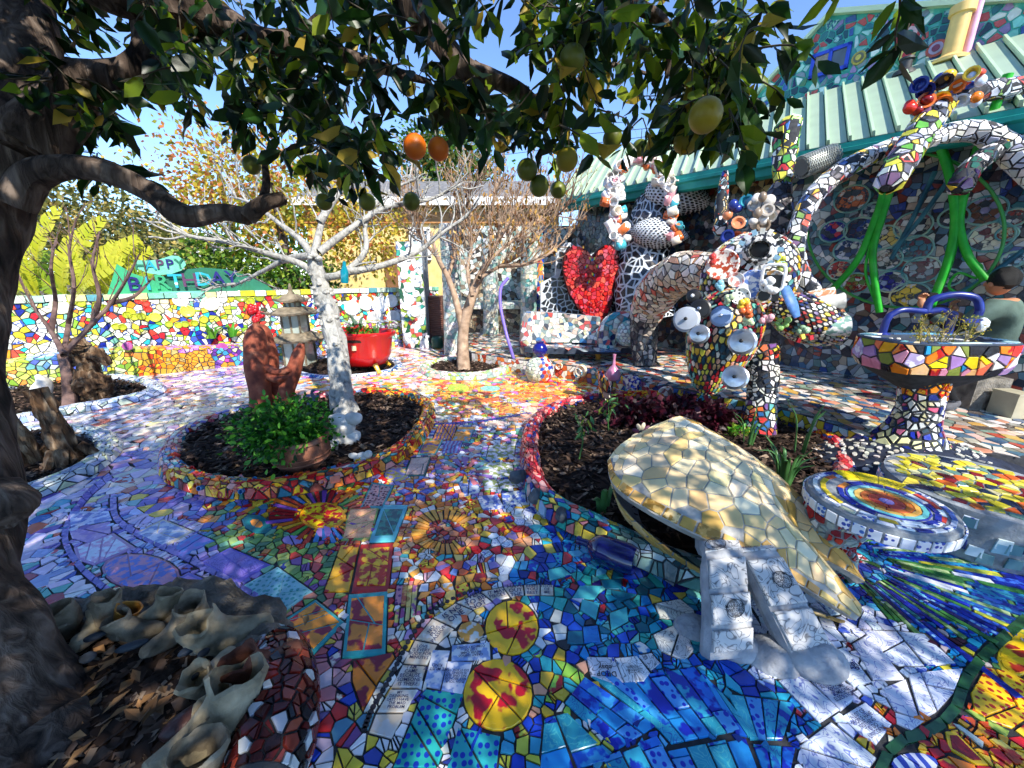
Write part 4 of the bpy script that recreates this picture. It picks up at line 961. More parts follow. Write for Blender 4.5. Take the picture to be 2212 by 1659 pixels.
# pipes and skylight on the roof
pb=on_plane(2052,128,RIDGE_W-0.25);pb[2]=EAVE_Z+(RIDGE_Z-EAVE_Z)*(RIDGE_W-0.25)/RIDGE_W
vp=thing('vent_pipe','cream yellow vent pipe with cap on the green roof','pipe',tuple(pb))
mb=MB();mb.lathe(pb+np.array([0,0,-.05]),[(0.2,0),(0.2,.04),(0.1,.1),(0.1,.55),(0.13,.56),(0.13,.66),(0.09,.68)],16);mb.build('flue',paint('cream_yellow_paint','d8b46a',0.5),vp,True)
mb=MB();mb.tube([pb+np.array([.17,-.03,-.05]),pb+np.array([.17,-.03,.78])],0.045,10);mb.tube([pb+np.array([.17,-.03,.7]),pb+np.array([.17,-.03,.82])],0.06,10);mb.build('side_pipe',paint('pale_pink_paint','d8a8c8',0.5),vp,True)
kb=on_plane(1955,148,RIDGE_W-0.35);kb[2]=EAVE_Z+(RIDGE_Z-EAVE_Z)*(RIDGE_W-0.35)/RIDGE_W
mb=MB();mb.lathe(kb,[(0.14,-.03),(0.12,.03),(0.07,.06),(0.07,.16),(0.09,.17),(0.08,.2)],12);tag(mb.build('roof_vent',paint('dark_rubber','2a2c2e',0.6),None,True),'short black rubber vent on the roof left of the yellow pipe','vent')
sk=thing('skylight','raised skylight with teal sides on the metal roof','skylight',tuple(hp(7.2,1.6,3.6)))
mb=MB();rz=lambda w:EAVE_Z+(RIDGE_Z-EAVE_Z)*w/RIDGE_W
ks=[(5.85,1.5),(7.6,1.5),(7.6,2.6),(5.85,2.6)];V=[hp(s,w,rz(w)-0.1) for s,w in ks]+[hp(s,w,rz(w)+0.3) for s,w in ks]
mb.add(V,[(0,1,5,4),(1,2,6,5),(2,3,7,6),(3,0,4,7)]);mb.build('kerb',m_teal,sk)
V=[hp(s,w,rz(w)+0.3) for s,w in ((5.8,1.44),(7.65,1.44),(7.65,2.66),(5.8,2.66))]+[hp(s,w,rz(w)+0.4) for s,w in ((6.0,1.65),(7.45,1.65),(7.45,2.45),(6.0,2.45))]
mk('dome',V,[(4,5,6,7),(0,1,5,4),(1,2,6,5),(2,3,7,6),(3,0,4,7),(3,2,1,0)],paint('milky_acrylic','dfe4e2',0.2),sk)
# hoops and discs fixed on the house wall
m_hoop=noisy('blue_green_hoop',[(0.3,'2f7f88'),(0.55,'8fb8a8'),(0.75,'d8d0a0')],6,0.6,0.3,0.004)
HOOPS=[(1800,500,27,'b83a48','2a2a80'),(1857,495,30,'2a4a90','1c2c50'),(1832,540,28,'24406a','c8c8d0'),(1815,583,25,'c8b088','a02828'),(1848,612,27,'6a8a48','8a2a28'),(1910,513,30,'1f5f80','d8c070'),(1915,560,29,'8a7060','c8c0b0'),(1925,608,28,'9aa0b8','2a2a80'),(1972,487,34,'7a4a58','b8a898'),(1975,537,33,'6a2f40','2f6a78'),(1965,640,36,'24304a','d8b838'),(1990,583,34,'8a9aa0','5a1f30'),
         (2128,455,36,'8a8aa8','6a4030'),(2140,512,38,'6a2f38','d8d0b0'),(1840,430,34,'3a3a48','c86a3a'),(2190,470,22,'5a4a50','8a3a38'),(2175,505,18,'c85a2a','e0b048'),(1885,455,20,'2a3a50','8aa0a8'),(2050,600,22,'2a4a60','b0b8a8'),(1715,520,20,'7ab0b8','3a5a70'),(1690,480,22,'8a8a90','d0d0c8'),(2190,560,20,'9ac0c8','3a6a78'),(2060,470,26,'1a1c24','3a3a48')]
for (u,v,r,c1,c2) in HOOPS:
    c=on_plane(u,v,WALL_W-0.012);d=c[1]*cP-(c[2]-EYE)*sP;rr=r/FOC*d*.8;e1=np.array([*EVD,0])*1.1;e2=np.array([0,0,1.0]);nn=-np.array([*EVP,0])
    ring=[c+nn*0.012+(e1*math.cos(a)+e2*math.sin(a))*rr for a in np.linspace(0,2*math.pi,22)]
    V,Fc=tube(ring,0.011,6,False);ho=mk('hoop',V,Fc,m_hoop,house,True)
    t=Tiles();pts=[(rr*0.86*math.cos(a)*k_,rr*0.86*math.sin(a)*k_) for k_,na in ((0.0,1),(0.55,6),(1.0,10)) for a in np.linspace(0,6.28,na,endpoint=False)+rnd.random()]
    for pl,pt in zip(voronoi(pts,0.006,k=12),pts):
        if pl is None:continue
        pl=[(x,y) if math.hypot(x,y)<rr*.92 else (x*rr*.92/math.hypot(x,y),y*rr*.92/math.hypot(x,y)) for x,y in pl]
        cc=rnd.choice([c1,c1,c2,'c8c8c0','3a4048']);t.add([c+e1*x+e2*y for x,y in pl],nn,0.012,shade_var(cc),c2,rnd.choice([PL,BL]))
    t.emit(ho,0,rest='disc_tiles')

# ------------------------------------------------------------------ garden wall on the left with its tiled ledge
W0,W1=np.array([-6.66,4.78]),np.array([-2.29,8.34]);WL=np.linalg.norm(W1-W0);WD=(W1-W0)/WL;WN=np.array([WD[1],-WD[0]])
wp=lambda s,o,z:np.array([*(W0+WD*s-WN*o),z])
def on_wall(u,v,o):
    r=ray(u,v);n2=-WN;d=(o+W0 @ n2)/(np.array([r.x,r.y]) @ n2);return np.array([r.x*d,r.y*d,EYE+r.z*d])
gw=thing('garden_wall','chest high garden wall of bright broken plates and tiles with tiled coping','wall',tuple(wp(2,0.5,0)))
BRIGHT=['f0f0ea','e8ecec','f2ecd8','e8e2c8','d8c832','e8d84a','c82430','e04a3a','e8942a','2ab0b8','3a58c0','8ab838','f0f2f0','e6e8e8','c8c8b0','d8d4a0','1c2a90','b8c848',('f0f0ea','3a58b0',BL),('e8e0c0','8a9a30',DO),'d8d8d4','7ab8a0']
def pal_gw(c,a,b):
    u,v=PX(c)
    if u>560 and v<720:return pick(BRIGHT+['c8202a','d83a28','e88a28','8a8a3a','5a5a40','a01c24'])
    return pick(BRIGHT)
GS0,GS1=-2.2,WL+1.05;GT=1.2;OFF=0.42
S=plane_S(wp(GS0,OFF,0.2),[*WD,0],[0,0,1])
mb=MB();P4=[wp(GS0,OFF,0)[:2],wp(GS1,OFF,0)[:2],wp(GS1,OFF+.22,0)[:2],wp(GS0,OFF+.22,0)[:2]];mb.prism(P4,0,GT);mb.build('wall_core',M['grout'],gw)
surf(gw,lambda a,b:S(a,b)+np.array([*WN,0])*0.003,GS1-GS0,GT-0.2-0.09,0.078,pal_gw,'grout',2,2,n=230,body='wall_face',th=0.01,gap=0.012)
cs_=GS0
while cs_<GS1-0.05:       # coping tiles one by one
    w=rnd.uniform(0.14,0.22);c=rnd.choice(['d8d48a','c8d8c0','a8d0c0','e8e4d0','d8c830','7ab8a0','e0e8e0','b8c890','5a98a0'])
    mb=MB();q=[wp(cs_,OFF-.04,0)[:2],wp(min(cs_+w-.012,GS1),OFF-.04,0)[:2],wp(min(cs_+w-.012,GS1),OFF+.26,0)[:2],wp(cs_,OFF+.26,0)[:2]]
    mb.prism(q,GT-0.085+rnd.uniform(0,.012),GT+rnd.uniform(0,0.012),c);o=mb.build('coping_tile',M['blotch'],gw);cs_ += w
# bottle bottoms, plates and bowls set in the wall
for (u,v,r,c) in [(155,650,9,'a8b030'),(175,655,8,'b0b838'),(210,660,9,'a0a830'),(225,665,8,'a8b038'),(300,650,7,'c84030'),(315,655,7,'d04838'),(320,668,7,'c83a30'),(310,645,6,'d0d070'),(275,680,8,'a8b030'),(290,684,8,'b0b838'),(305,683,8,'a0a830'),(250,705,7,'b8c040'),(265,706,7,'a8b030'),(365,700,7,'a8b838'),(385,702,7,'b0b838'),(400,700,7,'a0b030'),(420,698,7,'a8b030'),(440,690,8,'b8b838'),(390,648,14,'efece0'),(455,655,16,'e8dcc0'),(130,662,16,'e8e6c8'),(335,685,10,'d8d850'),(405,672,13,'c8c850'),(520,640,12,'8a9a30'),(540,650,9,'a8b030'),(560,642,9,'8a9a28'),(480,645,9,'e8e8e0'),(600,640,10,'98a030'),(630,638,9,'a8a838'),(760,665,16,'f0f0ee'),(790,655,15,'f0f0ee'),(820,660,17,'eef0f2'),(845,650,14,'f0f0ee'),(810,690,18,'f0eeea'),(850,685,15,'f0f0f0'),(775,700,16,'e8eaee')]:
    c3=on_wall(u,v,OFF-0.012);d=c3[1]*cP-(c3[2]-EYE)*sP;rr=r/FOC*d;mb=MB();q=Vector((*WN,0)).to_track_quat('Z','Y').to_matrix()
    mb.lathe(c3,[(rr,-.005),(rr,.02),(rr*.86,.026),(rr*.7,.012),(rr*.1,.01)],14,q,c);mb.build('plate' if r>12 else 'bottle_end',M['blotch'] if r>12 else M['plain'],gw,True)
# red roses on the wall
for (u,v,r) in ((545,668,13),(562,680,10),(552,690,9)):
    c3=on_wall(u,v,OFF-0.05);d=c3[1];mb=MB()
    for k in range(9):
        a=k*2.4;rr=r/FOC*d;p=c3+np.array([*WD,0])*math.cos(a)*rr*.55*(k/9) ** .5+np.array([0,0,1])*math.sin(a)*rr*.55*(k/9) ** .5;mb.ball(p,(rr*.55,rr*.55,rr*.5),8,5)
    mb.build('rose',paint('red_ceramic','b01420',0.25),gw,True)
ledge=thing('tiled_ledge','low curving tiled bench wall with purple, yellow and orange panels below the garden wall','wall',tuple(wp(2,0,0)))
LH=lambda s:0.36+0.05*math.sin(s*1.7)+0.14*max(0,min(1,(s-3.0)/1.6))
def S(a,b):
    s=GS0+a;h=LH(s);o=0.07*math.sin(s*2.1)
    return wp(s,o+0.03*b,b) if b<h else wp(s,o+0.03*h+(b-h),h+0.02*math.sin((b-h)*8))
def pal_ledge(c,a,b):
    u,v=PX(c)
    if v<745 and c[2]>0.33:return pick(WHITES+['d8d8c0','c8c8b8','e8c848','e08a38','8ab050','b85aa0'])
    if 60<u<235 and v<800:return pick(['5a88b8','3a6aa8','88b0c8','6aa8a8','98c0b0','4a5ab0','c8d8e0'])
    if u<300:return pick(['98b038','c8c848','d8d868','a8b858','78a038','e0d040','e89040','c8d0a0','d8dc98'])
    if u<360:return pick(['e09020','e8b030','d86a20','e8c848','c84828','b89030'])
    if u<460:return pick([('b87ac0','6a2f88',DO),('c88ad0','7a3a98',DO),'a868b8','d8a0d8',('e0a030','6a4a18',DO),('d89828','5a4010',DO)]) if v<760 else pick([('e0a030','6a4a18',DO),'d89428','c88420','d8a840','b8a060'])
    if u<560:return pick(['5a2f88','6a3a98','3a88b0','8a5ab0','a8a048','d88a30','4aa0b8','c84a98','d8d0a0'])
    return pick(['8a98d0','a8b8e0','6a78c0','d8d8e8','88c0b0','c8d060','e0b850','c8602f'])
TLt=surf(ledge,S,GS1-GS0,0.85,0.062,pal_ledge,'grout',60,14,n=240,body='ledge_body',th=0.01,gap=0.01)
for (u,v,rx,c) in ((275,748,9,'a85890'),(505,782,22,'5a2f80'),(448,775,14,'a89858'),(575,780,14,'b89438'),(480,752,11,'a85090')):
    c3=on_wall(u,v,-0.03);rr=rx/FOC*c3[1];mb=MB();q=Vector((*WN,0)).to_track_quat('Z','Y').to_matrix();mb.lathe(c3,[(rr,-.05),(rr,.012),(rr*.9,.02),(rr*.2,.022)],18,q,c);mb.build('medallion',M['dots'],ledge,True)

# ------------------------------------------------------------------ plate pillar, columns, tiled counter, yellow house
def pillar(name,label,u,vb,zt,r,pal,cell=0.075,grout='grout_grey',n=90,cap=True):
    b=G(u,vb);t=thing(name,label,'column',tuple(b))
    sweep_mosaic(t,[b,b+Vector((0.01,0,zt*.5)),b+Vector((0,0,zt))],[r*1.15,r,r,r*1.05],cell,pal,grout,n,'shaft')
    return t
PALEC=['d8dcd4','b8c8c0','e6e6de','98b0a8','c8c8b8','7aa098','d8c8b0','a8b8b8','e0d8c8']
pillar('mosaic_column','tall pale mosaic column standing left of the bare fruit tree',981,764,2.35,0.165,PALEC,n=120)
pillar('mosaic_column','thin pale green mosaic column behind the curved purple pole',1140,742,2.3,0.17,PALEC+['98c0b0','5a9a98'],n=60)
pillar('mosaic_column','slim column with bright red, blue and yellow squares left of the heart',1161,738,2.4,0.10,['c83030','2a50b8','e0b030','30a8b8','e8e6e0','1c2a80','e08a40','d8d8d0'],cell=0.085,n=60)
pillar('mosaic_column','pale mosaic column in the shade between the counter and the house',1060,740,2.2,0.16,PALEC,n=40)
pp=thing('plate_pillar','square pillar covered in white dishes beside the brown rain tank','pillar',tuple(G(898,752)))
pb_=G(898,752);S=None
mb=MB();mb.box(pb_+Vector((0,.25,1.05)),(.5,.5,2.1));mb.build('pillar_core',M['grout_grey'],pp)
S=plane_S(pb_+Vector((-.25,-0.004,0)),[1,0,0],[0,0,1]);surf(pp,S,0.5,2.1,0.08,WHITES+['3a9a88','c85a50','98b048','b8c8d0','2a5a40'],'grout_grey',2,2,n=60,body='front_face',th=0.01)
for k in range(11):
    p=pb_+Vector((rnd.uniform(-.17,.17),-0.015,0.75+k*.12));rr=rnd.uniform(.07,.12);mb=MB();mb.lathe(p,[(rr,0),(rr,.015),(rr*.85,.03),(rr*.6,.018),(rr*.05,.016)],16,Matrix.Rotation(R(90),3,'X'),'f0f0ec');mb.build('dish',M['plain'],pp,True)
ct=thing('tiled_counter','shaded mosaic counter with dark opening behind the bare fruit tree','counter',tuple(G(1055,752)))
cb_=G(1045,748);mb=MB();mb.box(cb_+Vector((0.05,.9,.42)),(1.5,.5,.84));mb.build('counter_core',M['grout'],ct)
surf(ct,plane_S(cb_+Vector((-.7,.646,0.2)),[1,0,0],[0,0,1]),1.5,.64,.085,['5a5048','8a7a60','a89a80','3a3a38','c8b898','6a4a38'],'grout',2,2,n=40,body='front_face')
surf(ct,lambda a,b:np.array([cb_[0]-.8+a,cb_[1]+.5+max(0,b-.14),.74+min(b,.14)]),1.7,.85,.08,PALEC,'grout_grey',4,8,n=60,body='counter_top')
# dark grotto wall behind the counter and under the house end
gr=thing('grotto_wall','shaded pale and brown mosaic wall between the columns','wall',tuple(G(1080,728)))
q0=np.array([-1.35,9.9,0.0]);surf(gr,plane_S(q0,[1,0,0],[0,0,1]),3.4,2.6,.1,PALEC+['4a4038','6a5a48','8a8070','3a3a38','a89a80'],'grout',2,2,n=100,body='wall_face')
mb=MB();mb.box((0.35,10.06,1.3),(3.4,.3,2.6));mb.build('wall_core',M['grout'],gr)
yh=thing('yellow_house','yellow neighbouring house with white window trim and grey roof','house',(-2.6,12.5,0))
mb=MB();mb.box((-2.4,14,1.75),(7.6,3,3.5));mb.build('wall',noisy('yellow_stucco',[(0.3,'d8bc74'),(0.7,'e6cf92')],4,0.85,0.3),yh)
mb=MB();mb.add([(-6.5,12.1,3.45),(1.7,12.1,3.45),(1.7,15.6,4.6),(-6.5,15.6,4.6),(-6.5,12.1,3.6),(1.7,12.1,3.6),(1.7,15.6,4.75),(-6.5,15.6,4.75)],[(3,2,1,0),(4,5,6,7),(0,1,5,4),(1,2,6,5),(2,3,7,6),(3,0,4,7)]);rf=mb.build('roof',noisy('grey_shingle',[(0.3,'5a5a5c'),(0.7,'8a8886')],8,0.9,0.5),yh)
mb=MB();mb.box((-2.4,12.06,3.5),(8.2,.08,.22));mb.build('fascia',paint('white_trim','e6e6e2',0.5),rf)
mb=MB();mb.box((-2.4,12.44,3.1),(7.6,.12,.3));mb.build('orange_band',paint('orange_band','b8824a',0.6),yh)
wc=D(918,530,12.35)
mb=MB()
for (dx,dz,sx,sz) in ((0,.42,.62,.1),(0,-.42,.62,.1),(-.27,0,.1,.84),(.27,0,.1,.84)):mb.box((wc.x+dx,12.46,wc.z+dz),(sx,.12,sz))
wf=mb.build('window',paint('white_frame','ecece8',0.4),yh)
mb=MB();mb.box((wc.x,12.48,wc.z),(.46,.04,.76));mb.build('pane',m_glass,wf)
mb=MB()
for k in range(3):mb.box((wc.x-.12+k*.12,12.45,wc.z),(.015,.03,.76))
for k in range(5):mb.box((wc.x,12.45,wc.z-.26+k*.13),(.46,.03,.015))
mb.build('glazing_bars',paint('white_bars','e6e6e2',0.4),wf)
dc=D(862,590,12.3);mb=MB();mb.box((dc.x,12.46,1.15),(.62,.1,2.3));dd=mb.build('door',noisy('brown_wood',[(0.3,'6a4a30'),(0.7,'8f6a48')],5,0.7),yh)
mb=MB();mb.box((dc.x+.4,12.44,1.15),(.14,.12,2.4));mb.build('door_post',paint('mustard_paint','d8b048',0.5),yh)
# rain tank, watering can, spray bottle
tb=G(941,747);rt=thing('rain_tank','brown ribbed rain tank standing behind the mosaic column','tank',tuple(tb))
mb=MB();mb.box(tb+Vector((0,.25,.52)),(.34,.4,1.04));mb.build('tank_body',paint('brown_plastic','6a4436',0.5),rt)
for k in range(26):
    mb=MB();mb.tube([tb+Vector((-.17+i*.0425,.046+.004*math.sin(i*1.3+k),.04+k*.039+.007*math.sin(i*.9+k*.5))) for i in range(9)],0.012,5);mb.build('rib',paint('brown_rib','7a5040',0.5) if k == 0 else bpy.data.materials['brown_rib'],rt,True)
wb=G(945,752);wc_=thing('watering_can','dark green watering can on the floor before the rain tank','watering can',tuple(wb));m_gr=paint('dark_green_plastic','1f4a38',0.4)
mb=MB();mb.lathe(wb,[(.11,0),(.12,.02),(.12,.2),(.09,.24),(.07,.25)],16);mb.build('can',m_gr,wc_,True)
mb=MB();mb.tube(catmull([wb+Vector((-.1,0,.06)),wb+Vector((-.2,0,.12)),wb+Vector((-.26,0,.26))],4),[.03,.018],8);mb.build('spout',m_gr,wc_,True)
mb=MB();mb.tube(catmull([wb+Vector((.06,0,.23)),wb+Vector((.18,0,.24)),wb+Vector((.17,0,.08)),wb+Vector((.11,0,.06))],4),.012,6);mb.build('handle',m_gr,wc_,True)
sb=G(922,752);sp=thing('spray_bottle','white spray bottle beside the green watering can','bottle',tuple(sb));m_wh=paint('white_plastic','e2e6e8',0.35)
mb=MB();mb.lathe(sb,[(.045,0),(.05,.01),(.05,.14),(.02,.19),(.018,.22)],12);mb.build('bottle',m_wh,sp,True)
mb=MB();mb.box(sb+Vector((.02,0,.245)),(.09,.03,.04));mb.box(sb+Vector((.03,0,.2)),(.012,.02,.06));mb.build('trigger',m_wh,sp)
# far white apartment block
fb=D(400,540,62);ab=thing('apartment_block','distant white apartment block beyond the trees','building',(fb.x,fb.y,0))
mb=MB();mb.box((fb.x,fb.y+3,3.9),(7,6,7.8));mb.build('wall',paint('white_render','e0deda',0.8),ab)
for i in range(7):
    for j in range(3):
        mb=MB();mb.box((fb.x-2.8+i*.93,fb.y-.02,4.0+j*1.4),(.5,.12,.8));mb.build('window',m_glass,ab)

# ------------------------------------------------------------------ giant yellow clam
def grid_S(Gd):
    Gd=np.array(Gd,float);nr,nc=Gd.shape[:2]
    def cr(P,t):
        n=len(P)-1;t=min(max(t,0),1)*n;i=min(int(t),n-1);f=t-i
        a=P[i-1] if i>0 else 2*P[0]-P[1];b,c=P[i],P[i+1];d=P[i+2] if i+2 <= n else 2*P[n]-P[n-1]
        return 0.5*(2*b+(c-a)*f+(2*a-5*b+4*c-d)*f*f+(3*b-a-3*c+d)*f ** 3)
    return lambda s,t:cr(np.array([cr(Gd[r],s) for r in range(nr)]),t)
CL,CW=1.45,1.0
UP_G=[[(0.585,2.14,.40),(0.56,1.88,.375),(0.74,1.63,.345),(1.02,1.455,.285),(1.25,1.39,.19),(1.49,1.32,.055)],
        [(0.67,2.20,.47),(0.74,2.03,.48),(0.93,1.82,.47),(1.17,1.66,.41),(1.37,1.52,.28),(1.53,1.36,.10)],
        [(0.84,2.33,.50),(0.97,2.24,.54),(1.16,2.05,.53),(1.36,1.86,.44),(1.47,1.70,.24),(1.515,1.585,.15)],
        [(1.05,2.45,.52),(1.18,2.46,.56),(1.37,2.25,.48),(1.56,2.02,.36),(1.65,1.78,.23),(1.695,1.53,.075)],
        [(1.12,2.53,.33),(1.27,2.54,.33),(1.48,2.33,.24),(1.67,2.08,.16),(1.74,1.82,.09),(1.72,1.57,.02)]]
cs0=grid_S(UP_G);S_up=lambda a,b:cs0(a/CL,b/CW)
clam=thing('giant_clam','large yellow and cream tiled giant clam sculpture gaping at the bed edge','sculpture',(1.15,1.85,0))
def pal_clam(c,a,b):
    if b<0.085 or b>0.72 or a>1.33:return pick(['d2a552','cc9c48','d8b066','c69848','d8b87a'])
    if a>0.9 and rnd.random()<0.4:return pick(['c9a050','d8bd84'])
    return pick(['ecd3a0','f0dcb0','e6ca92','f2e2c0','e8d09a','e0c080','eed8a8'])
CT=Tiles()
surf(clam,S_up,CL,CW,0.082,pal_clam,'grout_pale',30,24,th=0.005,gap=0.008,body='upper_shell',tiles=CT,emit=False,cut=False,keep=lambda a,b:b>0.065)
k=0;a=0.02
while a<CL-0.04:          # the row of edge tiles along the lip
    l=rnd.uniform(0.055,0.1);ring=[S_up(min(a+f*(l-.01),CL),b) for f,b in ((0,.008),(.33,.008),(.66,.008),(1,.008),(1,.056),(.66,.056),(.33,.056),(0,.056))]
    n_=np.cross(S_up(min(a+.05,CL),.03)-S_up(a,.03),S_up(a,.06)-S_up(a,.0));n_ /= np.linalg.norm(n_);n_=n_ if n_[2]>0 else -n_
    CT.add(ring,n_,0.007,shade_var(rnd.choice(['d0a452','c89a48','d8b062','e0c084','c6964a'])),'a87c34',BL if rnd.random()<.3 else PL);a += l
# shell thickness and hollow inside
def under(S,L,W,th,nu,nv,name,mat):
    V=[];Fc=[];top=[]
    for i in range(nu+1):
        for j in range(nv+1):
            a,b=L*i/nu,W*j/nv;e=.01;p=np.array(S(a,b));du=np.array(S(min(a+e,L),b))-np.array(S(max(a-e,0),b));dv=np.array(S(a,min(b+e,W)))-np.array(S(a,max(b-e,0)))
            n_=np.cross(du,dv);n_ /= np.linalg.norm(n_)+1e-9;V.append(p-n_*th*(1 if n_[2]>-0.2 else -1)+np.array([0,0,0.0]));top.append(p)
    m_=len(V);V += top;g=lambda i,j:i*(nv+1)+j
    for i in range(nu):
        for j in range(nv):Fc.append((g(i,j),g(i,j+1),g(i+1,j+1),g(i+1,j)))
    for i in range(nu):
        Fc.append((g(i,0),g(i+1,0),m_+g(i+1,0),m_+g(i,0)));Fc.append((g(i+1,nv),g(i,nv),m_+g(i,nv),m_+g(i+1,nv)))
    for j in range(nv):
        Fc.append((g(0,j+1),g(0,j),m_+g(0,j),m_+g(0,j+1)));Fc.append((g(nu,j),g(nu,j+1),m_+g(nu,j+1),m_+g(nu,j)))
    return mk(name,V,Fc,mat,clam,True)
under(lambda a,b:S_up(a,b),CL,CW,0.035,24,20,'shell_inside',noisy('clam_mortar',[(0.3,'8f8a80'),(0.7,'bdb6a6')],10,0.9,0.6))
LOW_G=[[(0.60,2.13,.33),(0.60,1.87,.27),(0.77,1.62,.19),(0.98,1.50,.11),(1.2,1.42,.07),(1.47,1.34,.03)],
         [(0.66,2.16,.21),(0.66,1.90,.15),(0.82,1.68,.09),(1.02,1.56,.045),(1.22,1.47,.03),(1.46,1.36,.01)],
         [(0.85,2.2,.02),(0.85,2.0,.02),(1.0,1.85,.01),(1.15,1.75,.0),(1.3,1.6,.0),(1.45,1.42,.0)]]
cs1=grid_S(LOW_G);S_lo=lambda a,b:cs1(a/CL,b/.4)
surf(clam,S_lo,CL,.4,0.075,['c39846','b98c3c','cba455','d6b678'],'grout_grey',24,8,th=0.006,gap=0.011,body='lower_shell',tiles=CT,emit=False,cut=False,flip=True,keep=lambda a,b:b<.17)
_tm=TM[:];TM[PL]=glaze('matt_cream_tile',rough=.45);CT.emit(clam,300,'tile','small_tiles',5);TM[:]=_tm
# the white tiled mantle hanging from its mouth
m_slab=glaze('drawn_white_slab','scribble',13,rough=0.4);m_mort=noisy('pale_mortar',[(0.3,'7f8288'),(0.7,'b4b6b8')],12,0.9,0.7)
def mantle(path,w,th,label):
    P=catmull(path,6);T=np.gradient(P,axis=0);T /= np.linalg.norm(T,axis=1)[:,None];V=[];Fc=[];F3=[]
    for p,t in zip(P,T):
        x=np.array([1.0,0.12,0]);x /= np.linalg.norm(x);n=np.cross(x,t);n=-n if n[1]>0 and n[2]<0.2 else n
        if n[2]<-0.05:n=-n
        n /= np.linalg.norm(n);F3.append((p,x,n,t))
        for (a,b) in ((-1,0),(-.92,.8),(0,1),(.92,.8),(1,0),(.9,-.7),(-.9,-.7)):V.append(p+x*a*w/2+n*b*th/2)
    k=7;m_=len(P)
    for i in range(m_-1):
        for j in range(k):Fc.append((i*k+j,i*k+(j+1) % k,(i+1)*k+(j+1) % k,(i+1)*k+j))
    Fc += [tuple(range(k))[::-1],tuple((m_-1)*k+j for j in range(k))]
    leg=mk('mantle_leg',V,Fc,m_mort,clam,False)
    return leg,F3,P
def slabs(leg,F3,cuts,w,th):
    out=[]
    for (i0,i1) in cuts:
        p0,x,n,t=F3[i0];p1,x1,n1,t1=F3[i1];nm=n+n1;nm /= np.linalg.norm(nm)
        d=(p1-p0);d /= np.linalg.norm(d);q=[p0-x*w*.44+d*.006,p0+x*w*.44+d*.006,p1+x1*w*.44-d*.006,p1-x1*w*.44-d*.006]
        q=[a_+nm*th*.5 for a_ in q];c=sum(q)/4
        V=[a_-nm*.02 for a_ in q]+[a_+nm*.006 for a_ in q]+[c+(a_-c)*.94+nm*.009 for a_ in q]
        mk('tile',V,[(0,1,5,4),(1,2,6,5),(2,3,7,6),(3,0,4,7),(4,5,9,8),(5,6,10,9),(6,7,11,10),(7,4,8,11),(8,9,10,11)],m_slab,leg,False,lin('c2c1be'),lin('2a2b34'))
        out.append((c+nm*.0105,x,d,nm))
    return out
def letter(leg,s,fr,size,dx=0.0):
    c,x,d,n=fr;text_on(leg,s,c+x*dx,x,-d if np.dot(np.cross(x,-d),n)>0 else d,size,m_ink2)
    # speech bubble outline
    pts=[c+x*(dx+math.cos(a)*size*2.3)+d*math.sin(a)*size*1.9+n*.002 for a in np.linspace(0,2*math.pi,22)]
    V,Fc=tube(pts,.0015,4,False);mk('drawn_bubble',V,Fc,m_ink2,leg)
l1,f1,_=mantle([(1.0,1.62,.2),(0.965,1.5,.27),(0.925,1.41,.245),(0.885,1.27,.13),(0.86,1.2,.02)],.19,.1,'a')
fr=slabs(l1,f1,[(5,10),(10,15),(15,19),(19,23)],.19,.1)
letter(l1,'LOVE\nIS\nBLIND',fr[0],.022,-.035);letter(l1,'BUT\nMARRIAGE\nRESTORES\nSIGHT',fr[2],.017,.01)
l2,f2,_=mantle([(1.08,1.62,.19),(1.1,1.52,.255),(1.12,1.44,.235),(1.15,1.28,.12),(1.19,1.19,.02)],.19,.1,'b')
fr=slabs(l2,f2,[(5,11),(11,17),(17,23)],.19,.1)
letter(l2,'LOVE ME\nAND I WILL BE\nFORCED TO\nLOVE YOU',fr[1],.017,.02);text_on(l2,'NOTHING\nSUCCEEDS\nLIKE EXCESS',fr[0][0]-fr[0][1]*.03,fr[0][1],-fr[0][2],.016,m_ink)
for (x,y,z,r) in ((1.02,1.53,.2,.09),(0.93,1.24,.02,.1),(1.2,1.17,.03,.12),(1.06,1.2,.0,.12),(.8,1.33,.0,.09)):
    mb=MB();mb.ball((x,y,z),(r,r*.8,r*.5),14,10);mk('mantle_lump',[tuple(Vector(q)+Vector((0,0,1))*.012*noise.noise(Vector(q)*14)) for q in mb.v],mb.f,m_mort,clam,True)

# ------------------------------------------------------------------ blue bottle, rocks and other pieces set in the rim of the big bed
def lay_rot(d,up=(0,0,1)):
    z=Vector(d).normalized();x=Vector(up).cross(z).normalized();return Matrix((x,z.cross(x),z)).transposed()
bo=G(1345,1180,.1);a_,b_=G(1255,1150,.1),G(1390,1200,.1);dv=(b_-a_).normalized()
bt=thing('blue_bottle','cobalt glass bottle lying in the bed rim beside the yellow clam','bottle',(a_.x,a_.y,.02))
m_bot,t_,p_=nt('cobalt_bottle_glass');p_.inputs['Base Color'].default_value=(0.004,0.006,0.07,1);p_.inputs['Roughness'].default_value=0.06;p_.inputs['Coat Weight'].default_value=0.6
q0=a_+Vector((-.02,-.07,.0));mb=MB();mb.lathe(q0,[(.018,0),(.02,.02),(.022,.05),(.06,.085),(.075,.12),(.078,.27),(.07,.3),(.03,.305)],20,lay_rot(dv));mb.build('glass_body',m_bot,bt,True)
mb=MB();mb.lathe(q0-dv*.012,[(.024,0),(.024,.016)],12,lay_rot(dv));mb.build('neck_ring',m_bot,bt,True)
